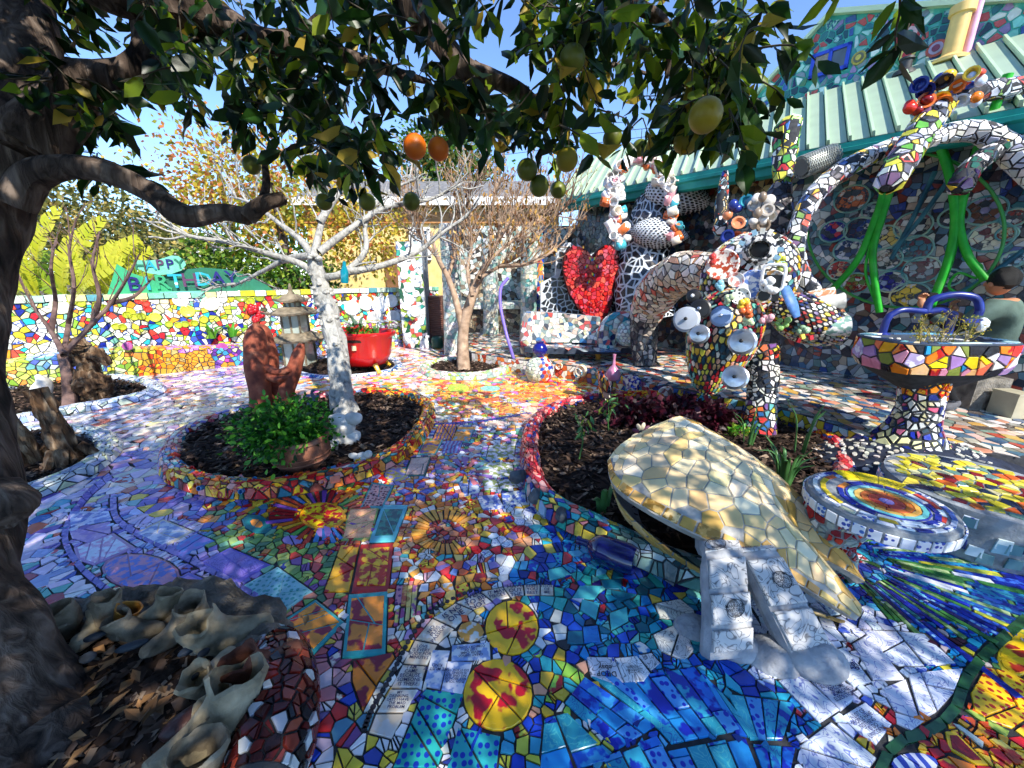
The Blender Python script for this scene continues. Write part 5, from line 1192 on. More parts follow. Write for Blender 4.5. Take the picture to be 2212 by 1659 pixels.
for k,(u,v,r,lb) in enumerate([(1118,1030,.06,'dark mask shaped stone on the left of the big bed rim'),(1160,1072,.055,'grey carved stone on the bed rim below the dark mask stone'),(1215,1112,.06,'dark grey face like rock on the rim beside the blue bottle')]):
    p=G(u,v,.08);mb=MB();mb.ball(p,(r*1.1,r*.75,r*.9),14,10,Matrix.Rotation(.6*k,3,'Z'));V=[tuple(Vector(x)+(Vector(x)-p).normalized()*.02*noise.noise(Vector(x)*22)) for x in mb.v]
    tag(mk('rim_stone',V,mb.f,noisy('grey_rock',[(0.3,'2a3038'),(0.7,'5f666c')],14,.7,.6) if k == 0 else bpy.data.materials['grey_rock'],None,True),lb,'stone','stones set in the big bed rim')
# ceramic tubes and knobs on the first bed's rim
tube_cols=['c8581e','a82018','d88a2a','e0b030','8a1c18','c84a20','2a5a48','3a7ab0']
m_cer={c:paint('ceramic_' +str(i),c,0.2,0.6,0.25,18) for i,c in enumerate(tube_cols)}
C1=catmull([np.array([*p,0.0]) for p in BEDS['p1']]+[np.array([*BEDS['p1'][0],0.0])],6)[:-1];ctr1=C1.mean(axis=0)
for i,p in enumerate(C1):
    u,v=PX(p)
    if v<1005 and u<830 or v<905:continue
    for k in range(2):
        n_=(p-ctr1)/np.linalg.norm(p-ctr1);q=p+n_*(.05+.06*k)+np.array([rnd.uniform(-.03,.03),rnd.uniform(-.03,.03),.1-.03*k])
        d=n_*(.6+k)+np.array([rnd.uniform(-.5,.5),rnd.uniform(-.5,.5),1.1-.6*k]);r=rnd.uniform(.014,.024);c=rnd.choice(tube_cols);mb=MB()
        if rnd.random()<.72:mb.lathe(q,[(r*.9,-.02),(r,.012),(r,.03),(r*.72,.031),(r*.6,.008)],10,lay_rot(d));mb.build('ceramic_ring',m_cer[c],bed1,True)
        else:mb.box(q,(r*3.2,r*2.4,.02),lay_rot(d));mb.build('ceramic_chip',m_cer[c],bed1)

# ------------------------------------------------------------------ round mosaic tables
def polar_tiles(T,c,z,rings,tilt=None):
    for (r0,r1,n,cols,g) in rings:
        o=rnd.random()
        for i in range(n):
            a0,a1=2*math.pi*(i+o)/n,2*math.pi*(i+1+o)/n;gg=g/max(r1,.02)
            m_=max(1,int((a1-a0)/.35));A=[a0+gg/2+(a1-a0-gg)*k/m_ for k in range(m_+1)]
            ring=[(c[0]+math.cos(a)*(r1-g/2),c[1]+math.sin(a)*(r1-g/2),z) for a in A]
            ring += [(c[0]+math.cos(a)*(r0+g/2),c[1]+math.sin(a)*(r0+g/2),z) for a in A[::-1]] if r0>.005 else [(c[0],c[1],z)]
            e=rnd.choice(cols);e=(e,e,PL) if isinstance(e,str) else e
            T.add(ring,(0,0,1),.006,shade_var(e[0]),e[1],e[2])
tc=Vector((1.83,1.69,0));tb_=thing('mosaic_table','round mosaic table with rainbow sun medallion and yellow wedge','table',tuple(tc));tz=.42;TR=.285
mb=MB();mb.lathe(tc,[(.22,tz-.1),(TR-.01,tz-.09),(TR+.012,tz-.05),(TR,tz-.005),(TR-.03,tz)],40);mb.build('table_top',M['grout_grey'],tb_,True)
T=Tiles()
WD_=[('dfe6ee','3a58b0',DO),('e6eaf0','2f4ca8',DO),('cfdce8','3a6ab8',DO),'dfe8ec','c2d0e2','e8ecee']
polar_tiles(T,tc+Vector((.01,-.03,0)),tz,[(0,.03,4,['9a86d0','a894d8'],.003),(.03,.07,5,['c83a30','d04438','b83a40'],.004),(.07,.1,6,['e07a30','d86a30','d8703c'],.004),(.1,.125,7,['e8b850','d8b060','e0a850'],.004),(.125,.15,8,['7ac0c8','5ab0b8','8accc8'],.004),(.15,.158,8,['3a48a8'],.002),(.162,.195,13,['1c2a80','24349a','e08a40','dfe6ee'],.01)])
polar_tiles(T,tc,tz-.001,[(.205,.238,20,WD_+['e8c838','d86a38','c8403a'],.01),(.24,.27,24,WD_+['1f2f88','5a7ac0','d8d0b0'],.01)])
for i,(a0,a1) in enumerate(((R(25),R(48)),(R(49),R(72)),(R(73),R(92)))):
    ring=[(tc.x+math.cos(a)*r,tc.y+math.sin(a)*r,tz+.005) for a,r in ((a0,.18),(a0,.272),((a0+a1)/2,.275),(a1,.272),(a1,.18))];T.add(ring,(0,0,1),.006,'e8d020','6a6a18',SCR)
for i in range(34):
    a0=2*math.pi*i/34;ring=[(tc.x+math.cos(a)*(TR+.01+k*.004),tc.y+math.sin(a)*(TR+.01+k*.004),z) for a,z,k in ((a0,tz-.075,0),(a0+.15,tz-.075,0),(a0+.15,tz-.025,.5),(a0,tz-.025,.5))]
    e=rnd.choice(WD_);e=(e,e,PL) if isinstance(e,str) else e;T.add(ring,(math.cos(a0+.07),math.sin(a0+.07),0),.005,*e)
T.emit(tb_,200)
S,L,W=sweep_S([tc+Vector((-.14,.08,0)),tc+Vector((-.14,.08,.15)),tc+Vector((-.12,.06,.31))],[.16,.12,.15]);surf(tb_,S,L,W,.04,['a8b8b0','8a2028','c83a30','98a8a8','d8dcd8','b02830'],'grout_grey',8,14,wrapv=True,flip=True,n=40,body='pedestal',gap=.012)
tc2=Vector((2.78,2.02,0));t2=thing('mosaic_table','low yellow topped mosaic table with ceramic flowers round its edge','table',tuple(tc2));tz2=.3
mb=MB();mb.lathe(tc2,[(.42,0),(.44,.1),(.44,tz2-.05),(.43,tz2-.005),(.4,tz2)],40);mb.build('table_top',M['grout_grey'],t2,True)
T=Tiles();YP=['d8c430','e0d048','c8b838','d8cc60',('d8c430','8a9a58',BL),'cfc89a','7a1c28','d8682c','6a9088','24304a']
P=jitter_pts(tc2.x-.42,tc2.x+.42,tc2.y-.42,tc2.y+.42,.06,.95)
for p,pl in zip(P,voronoi(P,.01)):
    if pl and math.hypot(p[0]-tc2.x,p[1]-tc2.y)<.38:c,c2,m_=pick(YP);T.add([(x,y,tz2) for x,y in pl],(0,0,1),.006,shade_var(c),c2,m_)
for i in range(90):
    a0=rnd.uniform(0,6.28);z=rnd.uniform(.03,.24);w=.03;ring=[(tc2.x+math.cos(a0+q/.44)*.443,tc2.y+math.sin(a0+q/.44)*.443,z+h) for q,h in ((-w,-w),(w,-w*.8),(w*.9,w),(-w*.8,w))]
    c,c2,m_=pick([('cfdce8','2a3a90',DO),'6a9098','8ab0b8','24304a','d8e4ec','4a7078','1c2a6a']);T.add(ring,(math.cos(a0),math.sin(a0),0),.006,shade_var(c),c2,m_)
T.emit(t2,160)
m_flow=noisy('yellow_red_glaze',[(0.35,'b83a14'),(0.5,'e0a020'),(0.65,'e8c030')],12,.25,.4,.01)
for (u,v) in ((2070,1085),(2178,1118),(2250,1100)):
    p=G(u,v,.2);d=Vector((p.x-tc2.x,p.y-tc2.y,0)).normalized();p=tc2+d*.45+Vector((0,0,.19));mb=MB()
    for k in range(7):
        a=k*.9;mb.ball(p+d*.02+Vector((-d.y,d.x,0))*math.cos(a)*.045+Vector((0,0,1))*math.sin(a)*.045,.032,8,6)
    mb.ball(p+d*.04,.035,8,6);mb.build('ceramic_flower',m_flow,t2,True)

# ------------------------------------------------------------------ foreground concrete planter at the lower left
A=np.array(BEDS['p5']).mean(axis=0);bowl=thing('concrete_planter','rough concrete planter rim set with shells, pebbles and broken pots','planter',(A[0],A[1],0))
P5=BEDS['p5'];C5=catmull([np.array([*p,0.0]) for p in P5]+[np.array([*P5[0],0.0])],12)[:-1];ctr=C5.mean(axis=0);V=[];Fc=[]
prof=[(.3,0.0),(.28,.07),(.25,.115),(.2,.14),(.15,.15),(.1,.145),(.05,.125),(.0,.09),(-.03,.04),(-.05,-.02)];k=len(prof)
for i,p in enumerate(C5):
    n_=(p-ctr)/np.linalg.norm(p-ctr)
    for (o,z) in prof:
        q=p+n_*o;q[2]=z;q += n_*(.05*noise.noise(Vector(q*7))+.03*noise.noise(Vector(q*19)));q[2] += (.06*noise.noise(Vector(q*8+3))+.035*noise.noise(Vector(q*22)))*(1 if z>.03 else 0);V.append(q)
m5=len(C5)
for i in range(m5):
    for j in range(k-1):Fc.append((i*k+j,((i+1) % m5)*k+j,((i+1) % m5)*k+j+1,i*k+j+1))
mk('rim',V,Fc,noisy('dark_concrete',[(0.3,'3a3733'),(0.55,'6a645a'),(0.75,'8c8478')],10,.95,1.0,.03,bscale=40),bowl,True)
soil(bowl,P5,.05,2600,'mulch',.03,(5,4,1))
m_dry=noisy('dry_leaf',[(0.3,'5a3f28'),(0.6,'8f6a44'),(0.8,'b8935f')],6,.8,.2)
V=[];Fc=[]
for _ in range(110):
    x,y=rnd.uniform(-1.95,-.85),rnd.uniform(.72,1.3);a=rnd.uniform(0,6.28);l=rnd.uniform(.02,.045);d=np.array([math.cos(a),math.sin(a),rnd.uniform(-.3,.4)]);e=np.array([-math.sin(a),math.cos(a),rnd.uniform(-.5,.5)]);c=np.array([x,y,.1+rnd.uniform(0,.025)]);kk=len(V)
    V += [c-d*l,c+e*l*.4+np.array([0,0,.006]),c+d*l,c-e*l*.4+np.array([0,0,.006]),c];Fc += [(kk,kk+1,kk+4),(kk+1,kk+2,kk+4),(kk+2,kk+3,kk+4),(kk+3,kk,kk+4)]
mk('dry_leaves',V,Fc,m_dry,bowl,False,kind='stuff')
m_shell=noisy('weathered_shell',[(0.3,'4a4034'),(0.5,'857a66'),(0.75,'b8ab92')],14,.75,.6,.008);m_shell_in=noisy('amber_shell',[(0.3,'7a4a18'),(0.55,'c08a38'),(0.8,'e0b870')],10,.5,.3)
def shell_pot(u,v,z,r,h,tilt,az,mat,jag=.25,seg=16):
    p=G(u,v,z);mb=MB();V=[];Fc=[];rt=Matrix.Rotation(az,3,'Z') @ Matrix.Rotation(tilt,3,'X')
    rows=[(.55,0),(.9,.35),(1.0,.75),(1.08,1.0),(.94,.98),(.82,.5),(.5,.12)]
    for ri,(rr,hh) in enumerate(rows):
        for j in range(seg):
            a=2*math.pi*j/seg;jj=1+jag*noise.noise(Vector((math.cos(a)*1.7+u,math.sin(a)*1.7,r*9)))*(1.6 if 2 <= ri <= 4 else .5)
            q=Vector((math.cos(a)*r*rr*jj,math.sin(a)*r*rr*jj*.85,h*hh*(1+(jj-1)*1.2)));V.append(rt @ q+p)
    for i in range(len(rows)-1):
        for j in range(seg):Fc.append((i*seg+j,i*seg+(j+1) % seg,(i+1)*seg+(j+1) % seg,(i+1)*seg+j))
    Fc.append(tuple((len(rows)-1)*seg+j for j in range(seg)));return mk('shell',V,Fc,mat,bowl,True)
m_boot=[noisy('weathered_boot_%d' % i,st,12,.85,.8,.012,bscale=30) for i,st in enumerate(([(0.3,'3f372c'),(0.5,'7d715d'),(0.75,'a99c84')],[(0.3,'57503f'),(0.55,'968a70'),(0.8,'bdb094')],[(0.3,'4a2a20'),(0.55,'6e4436'),(0.8,'8a6a58')]))]
def shoe(u,v,z,s,az,tl,mi):
    """an old ceramic boot half sunk in the mortar: toe, instep, heel, open ankle with a worn rim"""
    p=G(u,v,z);rt=Matrix.Rotation(az,3,'Z') @ Matrix.Rotation(tl,3,'Y');V=[];Fc=[];seg=18
    rows=[((-.125,0,.02),0,.012),((-.12,0,.02),0,.026),((-.09,0,.026),0,.036),((-.05,0,.036),.1,.042),((-.01,0,.05),.5,.052),((.015,0,.075),1.1,.052),((.022,0,.11),1.45,.047),((.022,0,.145),1.57,.052),((.02,0,.152),1.57,.046),((.02,0,.12),1.57,.038),((.012,0,.07),1.2,.034)]
    for k,(c,an,r) in enumerate(rows):
        for j in range(seg):
            a=2*math.pi*j/seg;q=Vector((-math.sin(an)*math.cos(a)*r*1.15,math.sin(a)*r,math.cos(an)*math.cos(a)*r))+Vector(c);w=noise.noise(q*40+Vector((u,v,0)))*.007+noise.noise(q*14+Vector((u,0,v)))*.012
            if k in (7,8):q.z += .03*noise.noise(Vector((math.cos(a)*1.4,math.sin(a)*1.4,u)))
            V.append(rt @ (q+(q-Vector(c)).normalized()*w)*s+p)
    for i in range(len(rows)-1):
        for j in range(seg):Fc.append((i*seg+j,i*seg+(j+1) % seg,(i+1)*seg+(j+1) % seg,(i+1)*seg+j))
    Fc += [tuple(range(seg))[::-1],tuple((len(rows)-1)*seg+j for j in range(seg))];return mk('ceramic_boot',V,Fc,m_boot[mi],bowl,True)
for a_ in ((150,1375,.09,.95,.5,-.2,0),(255,1360,.1,1.0,2.6,.2,0),(345,1340,.1,.8,.9,.3,1),(430,1365,.09,1.0,2.2,-.1,0),(505,1395,.07,1.25,3.6,.35,1),(375,1395,.08,.9,1.3,.5,0),(470,1610,.07,1.45,1.0,.3,1),(575,1465,.1,1.1,3.9,.3,2),(100,1400,.07,.9,.2,.3,0),(205,1385,.1,.8,1.8,.5,1),(300,1380,.09,.85,3.3,.3,0),(520,1545,.07,1.0,4.2,.3,0),(400,1730,.06,1.2,.6,.2,0),(465,1480,.09,.9,4.6,.3,1),(55,1440,.06,1.0,1.2,.1,0)):shoe(*a_)
shell_pot(262,1350,.13,.05,.08,.5,2.2,m_shell_in,.12)
for (u,v,l,w,az) in ((205,1375,.035,.015,.6),(285,1395,.05,.018,.5),(190,1420,.026,.022,0),(405,1405,.03,.017,.9),(440,1410,.02,.013,.9),(415,1460,.022,.018,.3),(400,1345,.02,.013,.2),(455,1500,.03,.015,1.2)):
    p=G(u,v,.165);q=Matrix.Rotation(az,3,'Z');mb=MB();mb.ball(p,(l,w,.014),12,7,q);mb.build('pebble',M['stone'],bowl,True)
p=G(430,1545,.13);mb=MB();mb.ball(p,(.1,.045,.035),14,9,Matrix.Rotation(.7,3,'Z'));mb.build('brown_lump',noisy('brown_glaze',[(0.3,'2f1c1a'),(0.7,'5a3a34')],8,.4),bowl,True)
# dark red glass flank of that planter
rp=[G(570,1440,.0),G(620,1500,0),G(640,1580,0),G(640,1700,0)]
T=Tiles();S,L,W=sweep_S([Vector((*G(560,1400,0).xy,.04)),Vector((*G(600,1460,0).xy,.07)),Vector((*G(610,1540,0).xy,.08)),Vector((*G(600,1640,0).xy,.08)),Vector((*G(570,1740,0).xy,.08))],[.06,.11,.12,.12,.1])
surf(bowl,S,L,W,.032,['4a1614','6a201a','7a2c22','2a1514','8a3a2a','1c1a1c','5a1c18','c8ccd0','3a1412'],'grout',14,14,wrapv=True,flip=True,n=110,body='red_glass_flank',gap=.006,th=.008,closed_caps=True)

# ------------------------------------------------------------------ pedestal sink with blue tap
sb0=Vector((3.2,2.86,TERR_Z));sink=thing('pedestal_sink','mosaic pedestal washbasin with bright tiles round its rim','sink',tuple(sb0))
BX,BY,BZ0,BZ1=.45,.27,.8,1.02;bc=Vector((3.2,2.9,0))
def rr_pt(a,ex,ey,pw=.45):
    c,s=math.cos(a),math.sin(a);return math.copysign(abs(c) ** pw,c)*ex,math.copysign(abs(s) ** pw,s)*ey
T=Tiles();_pl=np.array([rr_pt(a,BX,BY) for a in np.linspace(0,2*math.pi,361)]);_al=np.concatenate([[0],np.cumsum(np.linalg.norm(np.diff(_pl,axis=0),axis=1))]);per=float(_al[-1])
def rr_s(s):return np.interp(s % per,_al,_pl[:,0])/BX,np.interp(s % per,_al,_pl[:,1])/BY
def S(a,b):
    x,y=rr_s(a);k=b/.24;g=(.9+.1*min(1,k*3)) if k<.5 else 1-.03*(k-.5)
    return np.array([bc.x+x*BX*g,bc.y+y*BY*g,BZ0+b])
SP=[('b8a8d8','e8e4f4',BL),('e8a020','c83a14',BB),('e07a18','b01c14',BB),'e8c81c','2a90c0','c83028','d86a48','e8e4d8','9a78b0',('e8e8f0','4a5ab8',SCR),'7a8a3a','d88aa0','e8b070','24242c']
surf(sink,S,per,BZ1-BZ0,.085,SP,'grout',60,8,wrapu=True,n=60,body='basin',th=.009,gap=.01,tiles=T,emit=False)
V=[];n=48
for k,(f,z) in enumerate(((1.0,BZ1),(.98,BZ1+.012),(.8,BZ1+.005),(.74,BZ1-.03),(.6,BZ1-.14),(.2,BZ1-.17))):
    for i in range(n):x,y=rr_pt(2*math.pi*i/n,BX*f,BY*(f if k<2 else f-.12));V.append((bc.x+x,bc.y+y,z))
Fc=[(r*n+i,r*n+(i+1) % n,(r+1)*n+(i+1) % n,(r+1)*n+i) for r in range(5) for i in range(n)]+[tuple(5*n+i for i in range(n))]
mk('bowl',V,Fc,M['grout_blue'],sink,True)
mk('basin_underside',[(bc.x+rr_pt(2*math.pi*i/n,BX*f,BY*f)[0],bc.y+rr_pt(2*math.pi*i/n,BX*f,BY*f)[1],z) for f,z in ((.9,BZ0+.001),(.32,BZ0-.16)) for i in range(n)],[(i,(i+1) % n,n+(i+1) % n,n+i)[::-1] for i in range(n)],M['grout'],sink,True)
for r0,r1,zz in ((.82,.96,BZ1+.009),):
    for i in range(34):
        a0,a1=2*math.pi*i/34,2*math.pi*(i+.86)/34;ring=[(bc.x+rr_pt(a,BX*f,BY*f)[0],bc.y+rr_pt(a,BX*f,BY*(f-(.06 if f<.9 else 0)))[1],zz) for a,f in ((a0,r1),(a1,r1),(a1,r0),(a0,r0))]
        c,c2,m_=pick(['7ab8c8','2a3a60','c8d8d8','3a6a90','e8e8d8','1f2f50','8a9ab8','d8c8a8']);T.add(ring,(0,0,1),.006,shade_var(c),c2,m_)
for i in range(22):
    a=math.pi*(i+.5)/22;x,y=rr_pt(a,BX*.72,BY*.6);mb=MB();mb.lathe((bc.x+x,bc.y+y+.02,BZ1-.02),[(.02,-.02),(.022,0),(.014,.006),(.008,.002)],8);mb.build('shell_disc',M['plaster'] if i == 0 else M['plaster'],sink,True)
def pal_ped(c,a,b):
    z=c[2]
    if z>.72:return pick(['8a8a30','c8a030','4a5a30','b87a28','6a3a24','d8c060'])
    if .6<z:return pick([('e0901c','c03014',BB),('e8a828','b82a14',BL),'d87a1c','e8e4dc'])
    if z<.34:return pick(['e6e4da','dfe4e4','24349a','d8d8a8','1c2a78','e8e0a0','c8d8e8','b8607a'])
    return pick(['e4e2d8','d8d6cc','1c2a70','d8cfa0','24349a','c85a78','dcdad2','3a4a50','e8e6de'])
S,L,W=sweep_S([sb0+Vector((0,0,-.02)),sb0+Vector((0,0,.1)),sb0+Vector((0,0,.3)),sb0+Vector((0,.02,.5)),sb0+Vector((0,.03,.68))],[.26,.2,.145,.13,.135,.15,.21],8)
surf(sink,S,L,W,.05,pal_ped,'grout',18,18,wrapv=True,flip=True,body='pedestal',th=.008,gap=.016,tiles=T,emit=False)
T.emit(sink,240)
m_tap=paint('cobalt_tap_paint','1c2a78',.3,.5,.25,14)
def pipe(parent,name,pts,r,mat,seg=10):V,Fc=tube(catmull([Vector(p) for p in pts],6),r,seg);return mk(name,V,Fc,mat,parent,True)
_o=None
tap=thing('water_tap','chunky cobalt blue double tap rising behind the mosaic basin','tap',(3.3,3.16,BZ1))
ty=3.13
pipe(tap,'left_riser',[(3.02,ty,BZ1-.02),(3.02,ty,BZ1+.1),(3.04,ty,BZ1+.16)],.026,m_tap);pipe(tap,'right_riser',[(3.55,ty,BZ1-.02),(3.55,ty,BZ1+.12),(3.55,ty,BZ1+.17)],.028,m_tap)
pipe(tap,'bridge',[(3.03,ty,BZ1+.15),(3.12,ty-.01,BZ1+.2),(3.3,ty-.02,BZ1+.19),(3.45,ty,BZ1+.2),(3.56,ty,BZ1+.16)],.024,m_tap)
pipe(tap,'spout',[(3.3,ty-.02,BZ1+.19),(3.32,ty-.02,BZ1+.28),(3.44,ty-.06,BZ1+.32),(3.56,ty-.1,BZ1+.3),(3.6,ty-.12,BZ1+.22),(3.6,ty-.12,BZ1+.17)],.027,m_tap)
for x in (3.02,3.55):mb=MB();mb.lathe((x,ty,BZ1-.015),[(.05,0),(.05,.02),(.035,.035)],14);mb.build('flange',m_tap,tap,True)
mb=MB();mb.box((3.66,ty-.05,BZ1+.12),(.16,.03,.03));mb.build('lever',m_tap,tap)
mb=MB()
for k in range(7):mb.ball((3.75+rnd.uniform(-.03,.03),ty-.05,BZ1+.1+rnd.uniform(-.05,.06)),.03,8,6)
mb.build('glass_flower',paint('clear_glass_petal','dfe8ea',.05,.9),tap,True)
# pebble mound round the sink foot
mound=thing('pebble_mound','dark blue black pebble mosaic mound at the foot of the sink','mound',(3.2,2.7,0));V=[];Fc=[];T=Tiles()
def mz(x,y):d=math.hypot((x-3.25)/.95,(y-2.75)/.62);return max(-.02,.24*(1-d ** 1.6))
nx,ny=28,22
for i in range(nx+1):
    for j in range(ny+1):x,y=2.25+2.0*i/nx,2.1+1.3*j/ny;V.append((x,y,mz(x,y)))
Fc=[(i*(ny+1)+j,(i+1)*(ny+1)+j,(i+1)*(ny+1)+j+1,i*(ny+1)+j+1) for i in range(nx) for j in range(ny)]
mk('mound_body',V,Fc,noisy('navy_mortar',[(0.3,'10141f'),(0.7,'2a3348')],8,.7,.6),mound,True)
P=[(rnd.uniform(2.35,4.1),rnd.uniform(2.15,3.1)) for _ in range(1100)];P=[P[i] for i in thin(P,.042)]
for (x,y) in P:
    z=mz(x,y)
    if z<.005 or math.hypot(x-3.2,y-2.86)<.24 or noise.noise(Vector((x*2.3,y*2.3,0)))<-.15:continue
    n_=Vector((mz(x-.02,y)-mz(x+.02,y),mz(x,y-.02)-mz(x,y+.02),.04)).normalized();a=rnd.uniform(0,6.28);l,w=rnd.uniform(.016,.026),rnd.uniform(.010,.016)
    t1=n_.orthogonal().normalized();t2_=n_.cross(t1);c=Vector((x,y,z+.001))
    ring=[tuple(c+t1*(math.cos(b+a)*l*math.cos(a)-math.sin(b)*w*math.sin(a))+t2_*(math.cos(b)*l*math.sin(a)+math.sin(b)*w*math.cos(a))) for b in np.linspace(0,6.28,7,endpoint=False)]
    T.add(ring,tuple(n_),.009,shade_var(rnd.choice(['d8d4c8','c8c4b8','e2dfd6','b8b4a8']),a=.1))
T.emit(mound,200,'pebble','small_pebbles')
# painted mask set in the step beside it
mp=Vector((4.0,2.5,.12));mask=thing('ceramic_mask','painted ceramic girl face with rosy cheeks in the step right of the sink','mask',tuple(mp));mb=MB();mb.ball(mp,(.14,.07,.12),16,12)
mb.build('face',paint('painted_face','d8c4a8',.35),mask,True)
for (x,z,r,c,nm) in ((-.05,.03,.022,'2a4a80','eye'),(.05,.025,.022,'2a4a80','eye'),(-.07,-.025,.026,'b85040','cheek'),(.075,-.03,.026,'b85040','cheek'),(.0,-.06,.02,'a03a3a','mouth'),(.0,-.005,.018,'d0b89a','nose')):
    mb=MB();mb.ball(mp+Vector((x,-.062+abs(x)*.25,z)),(r*1.3,.016,r*.7 if nm != 'nose' else r*1.4),10,6);mb.build(nm,paint('mask_' +nm+str(len(bpy.data.materials)),c,.35),mask,True)
mb=MB();mb.ball(mp+Vector((.0,.03,.05)),(.17,.07,.12),12,8);mb.build('hair',paint('mask_hair','b07040',.5),mask,True)
# camera bag / boxes by the visitor's feet
cbp=Vector((4.72,3.45,TERR_Z));box=thing('storage_box','small cream and grey box on the terrace beside the crouching person','box',tuple(cbp));mb=MB();mb.box(cbp+Vector((0,0,.11)),(.17,.2,.22));mb.build('box_body',paint('cream_plastic','a8a188',.5),box);mb=MB();mb.box(cbp+Vector((.14,-.02,.1)),(.1,.18,.2));mb.build('grey_side',paint('blue_grey_plastic','6f7688',.5),box);mb=MB();mb.box(cbp+Vector((.0,0,.228)),(.18,.21,.02));mb.build('lid',bpy.data.materials['cream_plastic'],box)

# ------------------------------------------------------------------ large animal sculpture covered with pot lids and plates
beast=thing('animal_sculpture','big mosaic animal with plates on its face and pot lids on its chest','sculpture',(2.3,3.4,TERR_Z))
BP=['e8e4d8','d8c84a','c8a030','5a9a98','e6e2d6','8a3028','d88a60','2a3a70','c8c4b8','8ab0a8','e0d8c0','24242a','c85048','b8b4c8','6a5a88','e8d8b0']
T=Tiles()
def ellip(c,r,rot=None,tap=0.0,nz=.05):
    c=Vector(c)
    def f(p):
        q=Vector((p.x*r[0],p.y*r[1],p.z*r[2]))*(1+nz*noise.noise(Vector(p)*2.1+c))
        if tap:k=1-tap*(0.5-p.z*.5);q.x *= k;q.y *= k
        return (rot @ q if rot is not None else q)+c
    return f
hc=D(1618,600,3.62);blob_mosaic(beast,ellip(hc,(.44,.3,.40),Matrix.Rotation(-.35,3,'Y')),4,BP+WHITES,'grout',body='head',tiles=T,emit=False,gap=.016)
sn=D(1745,690,3.45);blob_mosaic(beast,ellip(sn,(.36,.25,.2),Matrix.Rotation(.38,3,'Y')),4,BP,'grout',body='snout',tiles=T,emit=False,gap=.014)
tc_=D(1555,745,3.55);blob_mosaic(beast,ellip(tc_,(.4,.32,.5),Matrix.Rotation(.15,3,'Y'),.5),4,['d8c84a','8a2028','5a9a88','e8dcc0','c8a030','d89a80','2a4a58','b83038','8ab8a8','e0a878'],'grout',body='chest',tiles=T,emit=False,gap=.014)
def pal_leg(c,a,b):return pick(['e4e2d8','dcd8cc','24242a','1c2230','e8e6e0'] if c[2]>.35 and c[2]<.75 else ['d86a30','2a5a90','e8e4d8','5a9a98','c83a30','d8c048','6a4a80','e0dccf'])
lg0,lg1=D(1640,745,3.6),G(1635,935,.06)
for path,rad,cell in (([lg0,lg0*.5+lg1*.5+Vector((.04,0,.02)),lg1],[.16,.13,.12,.15],.05),):
    S,L,W=sweep_S(path,rad);surf(beast,S,L,W,cell,pal_leg,'grout',16,12,wrapv=True,flip=True,body='front_leg',tiles=T,emit=False,gap=.014,closed_caps=True)
b0,b1,b2,b3,b4=D(1600,590,3.72),D(1475,590,4.6),D(1415,640,5.3),D(1392,700,5.6),G(1393,790,.2)
def pal_back(c,a,b):return pick(['e0d8c8','d8ccb4','e8e2d4','c8b89a','d0c0a8','b88a6a','e6dccc','9a9088','c85a48'] if c[2]>.85 else ['4a4a4c','6a665e','3a3c42','8a8478','2a2c34','a89e90'])
S,L,W=sweep_S([b0,b1,b2,b3,b4],[.12,.25,.27,.2,.16]);surf(beast,S,L,W,.075,pal_back,'grout',26,14,wrapv=True,flip=True,body='back_and_hind_leg',tiles=T,emit=False,gap=.014,closed_caps=True)
T.emit(beast,300)
m_lid=paint('aluminium_lid','b8bcc2',.28,.5,.15,20,.85);m_enam=paint('white_enamel','dfe0e0',.25);m_dk=paint('dark_iron','1a1a1c',.4);m_bluel=paint('pale_blue_enamel','8fa8d0',.3)
toC=lambda p:(Vector((0,0,EYE))-p).normalized()
for (u,v,d,r,m_,kn) in ((1483,690,3.3,.105,paint('grey_enamel','a4aab4',.3),m_dk),(1512,668,3.28,.085,m_dk,m_lid),(1510,722,3.24,.08,m_lid,m_dk),(1558,683,3.24,.085,m_bluel,m_lid),(1603,738,3.18,.105,m_lid,m_dk),(1588,815,3.25,.1,m_lid,m_dk),(1498,640,3.35,.06,m_dk,m_enam)):
    p=D(u,v,d);dr=toC(p)+Vector((-.2,0,.15));q=lay_rot(dr);mb=MB();mb.lathe(p,[(r,-.03),(r*1.04,-.01),(r*1.04,0),(r*.9,.008),(r*.86,.022),(r*.3,.034),(.0+r*.05,.036)],22,q);lo=mb.build('pot_lid',m_,beast,True)
    mb=MB();mb.lathe(p+dr.normalized()*.034,[(.008,0),(.015,.012),(.015,.02),(.006,.026)],10,q);mb.build('knob',kn,lo,True)
def plate(u,v,d,r,c,c2=None,m_=BL,tilt=(0,0,.1),sx=1.0):
    p=D(u,v,d);q=lay_rot(toC(p)+Vector(tilt));mb=MB();mb.lathe(p,[(r,-.02),(r,.004),(r*.93,.016),(r*.66,.004),(r*.6,.0),(r*.02,.0)],22,q)
    return mk('plate',mb.v,mb.f,TM[m_],beast,True,lin(c),lin(c2 or c))
plate(1560,572,3.22,.13,'f0ece0','b04a30',BL);plate(1590,605,3.15,.06,'f0f0ee','d08a80',BL);plate(1625,615,3.14,.12,'d8dce0','5a78b8',BL);plate(1650,640,3.1,.055,'f0ece4','c8a050');plate(1670,605,3.14,.08,'ece8dc','b88a50',BL);plate(1600,640,3.12,.07,'e8e8e4','303038',DO)
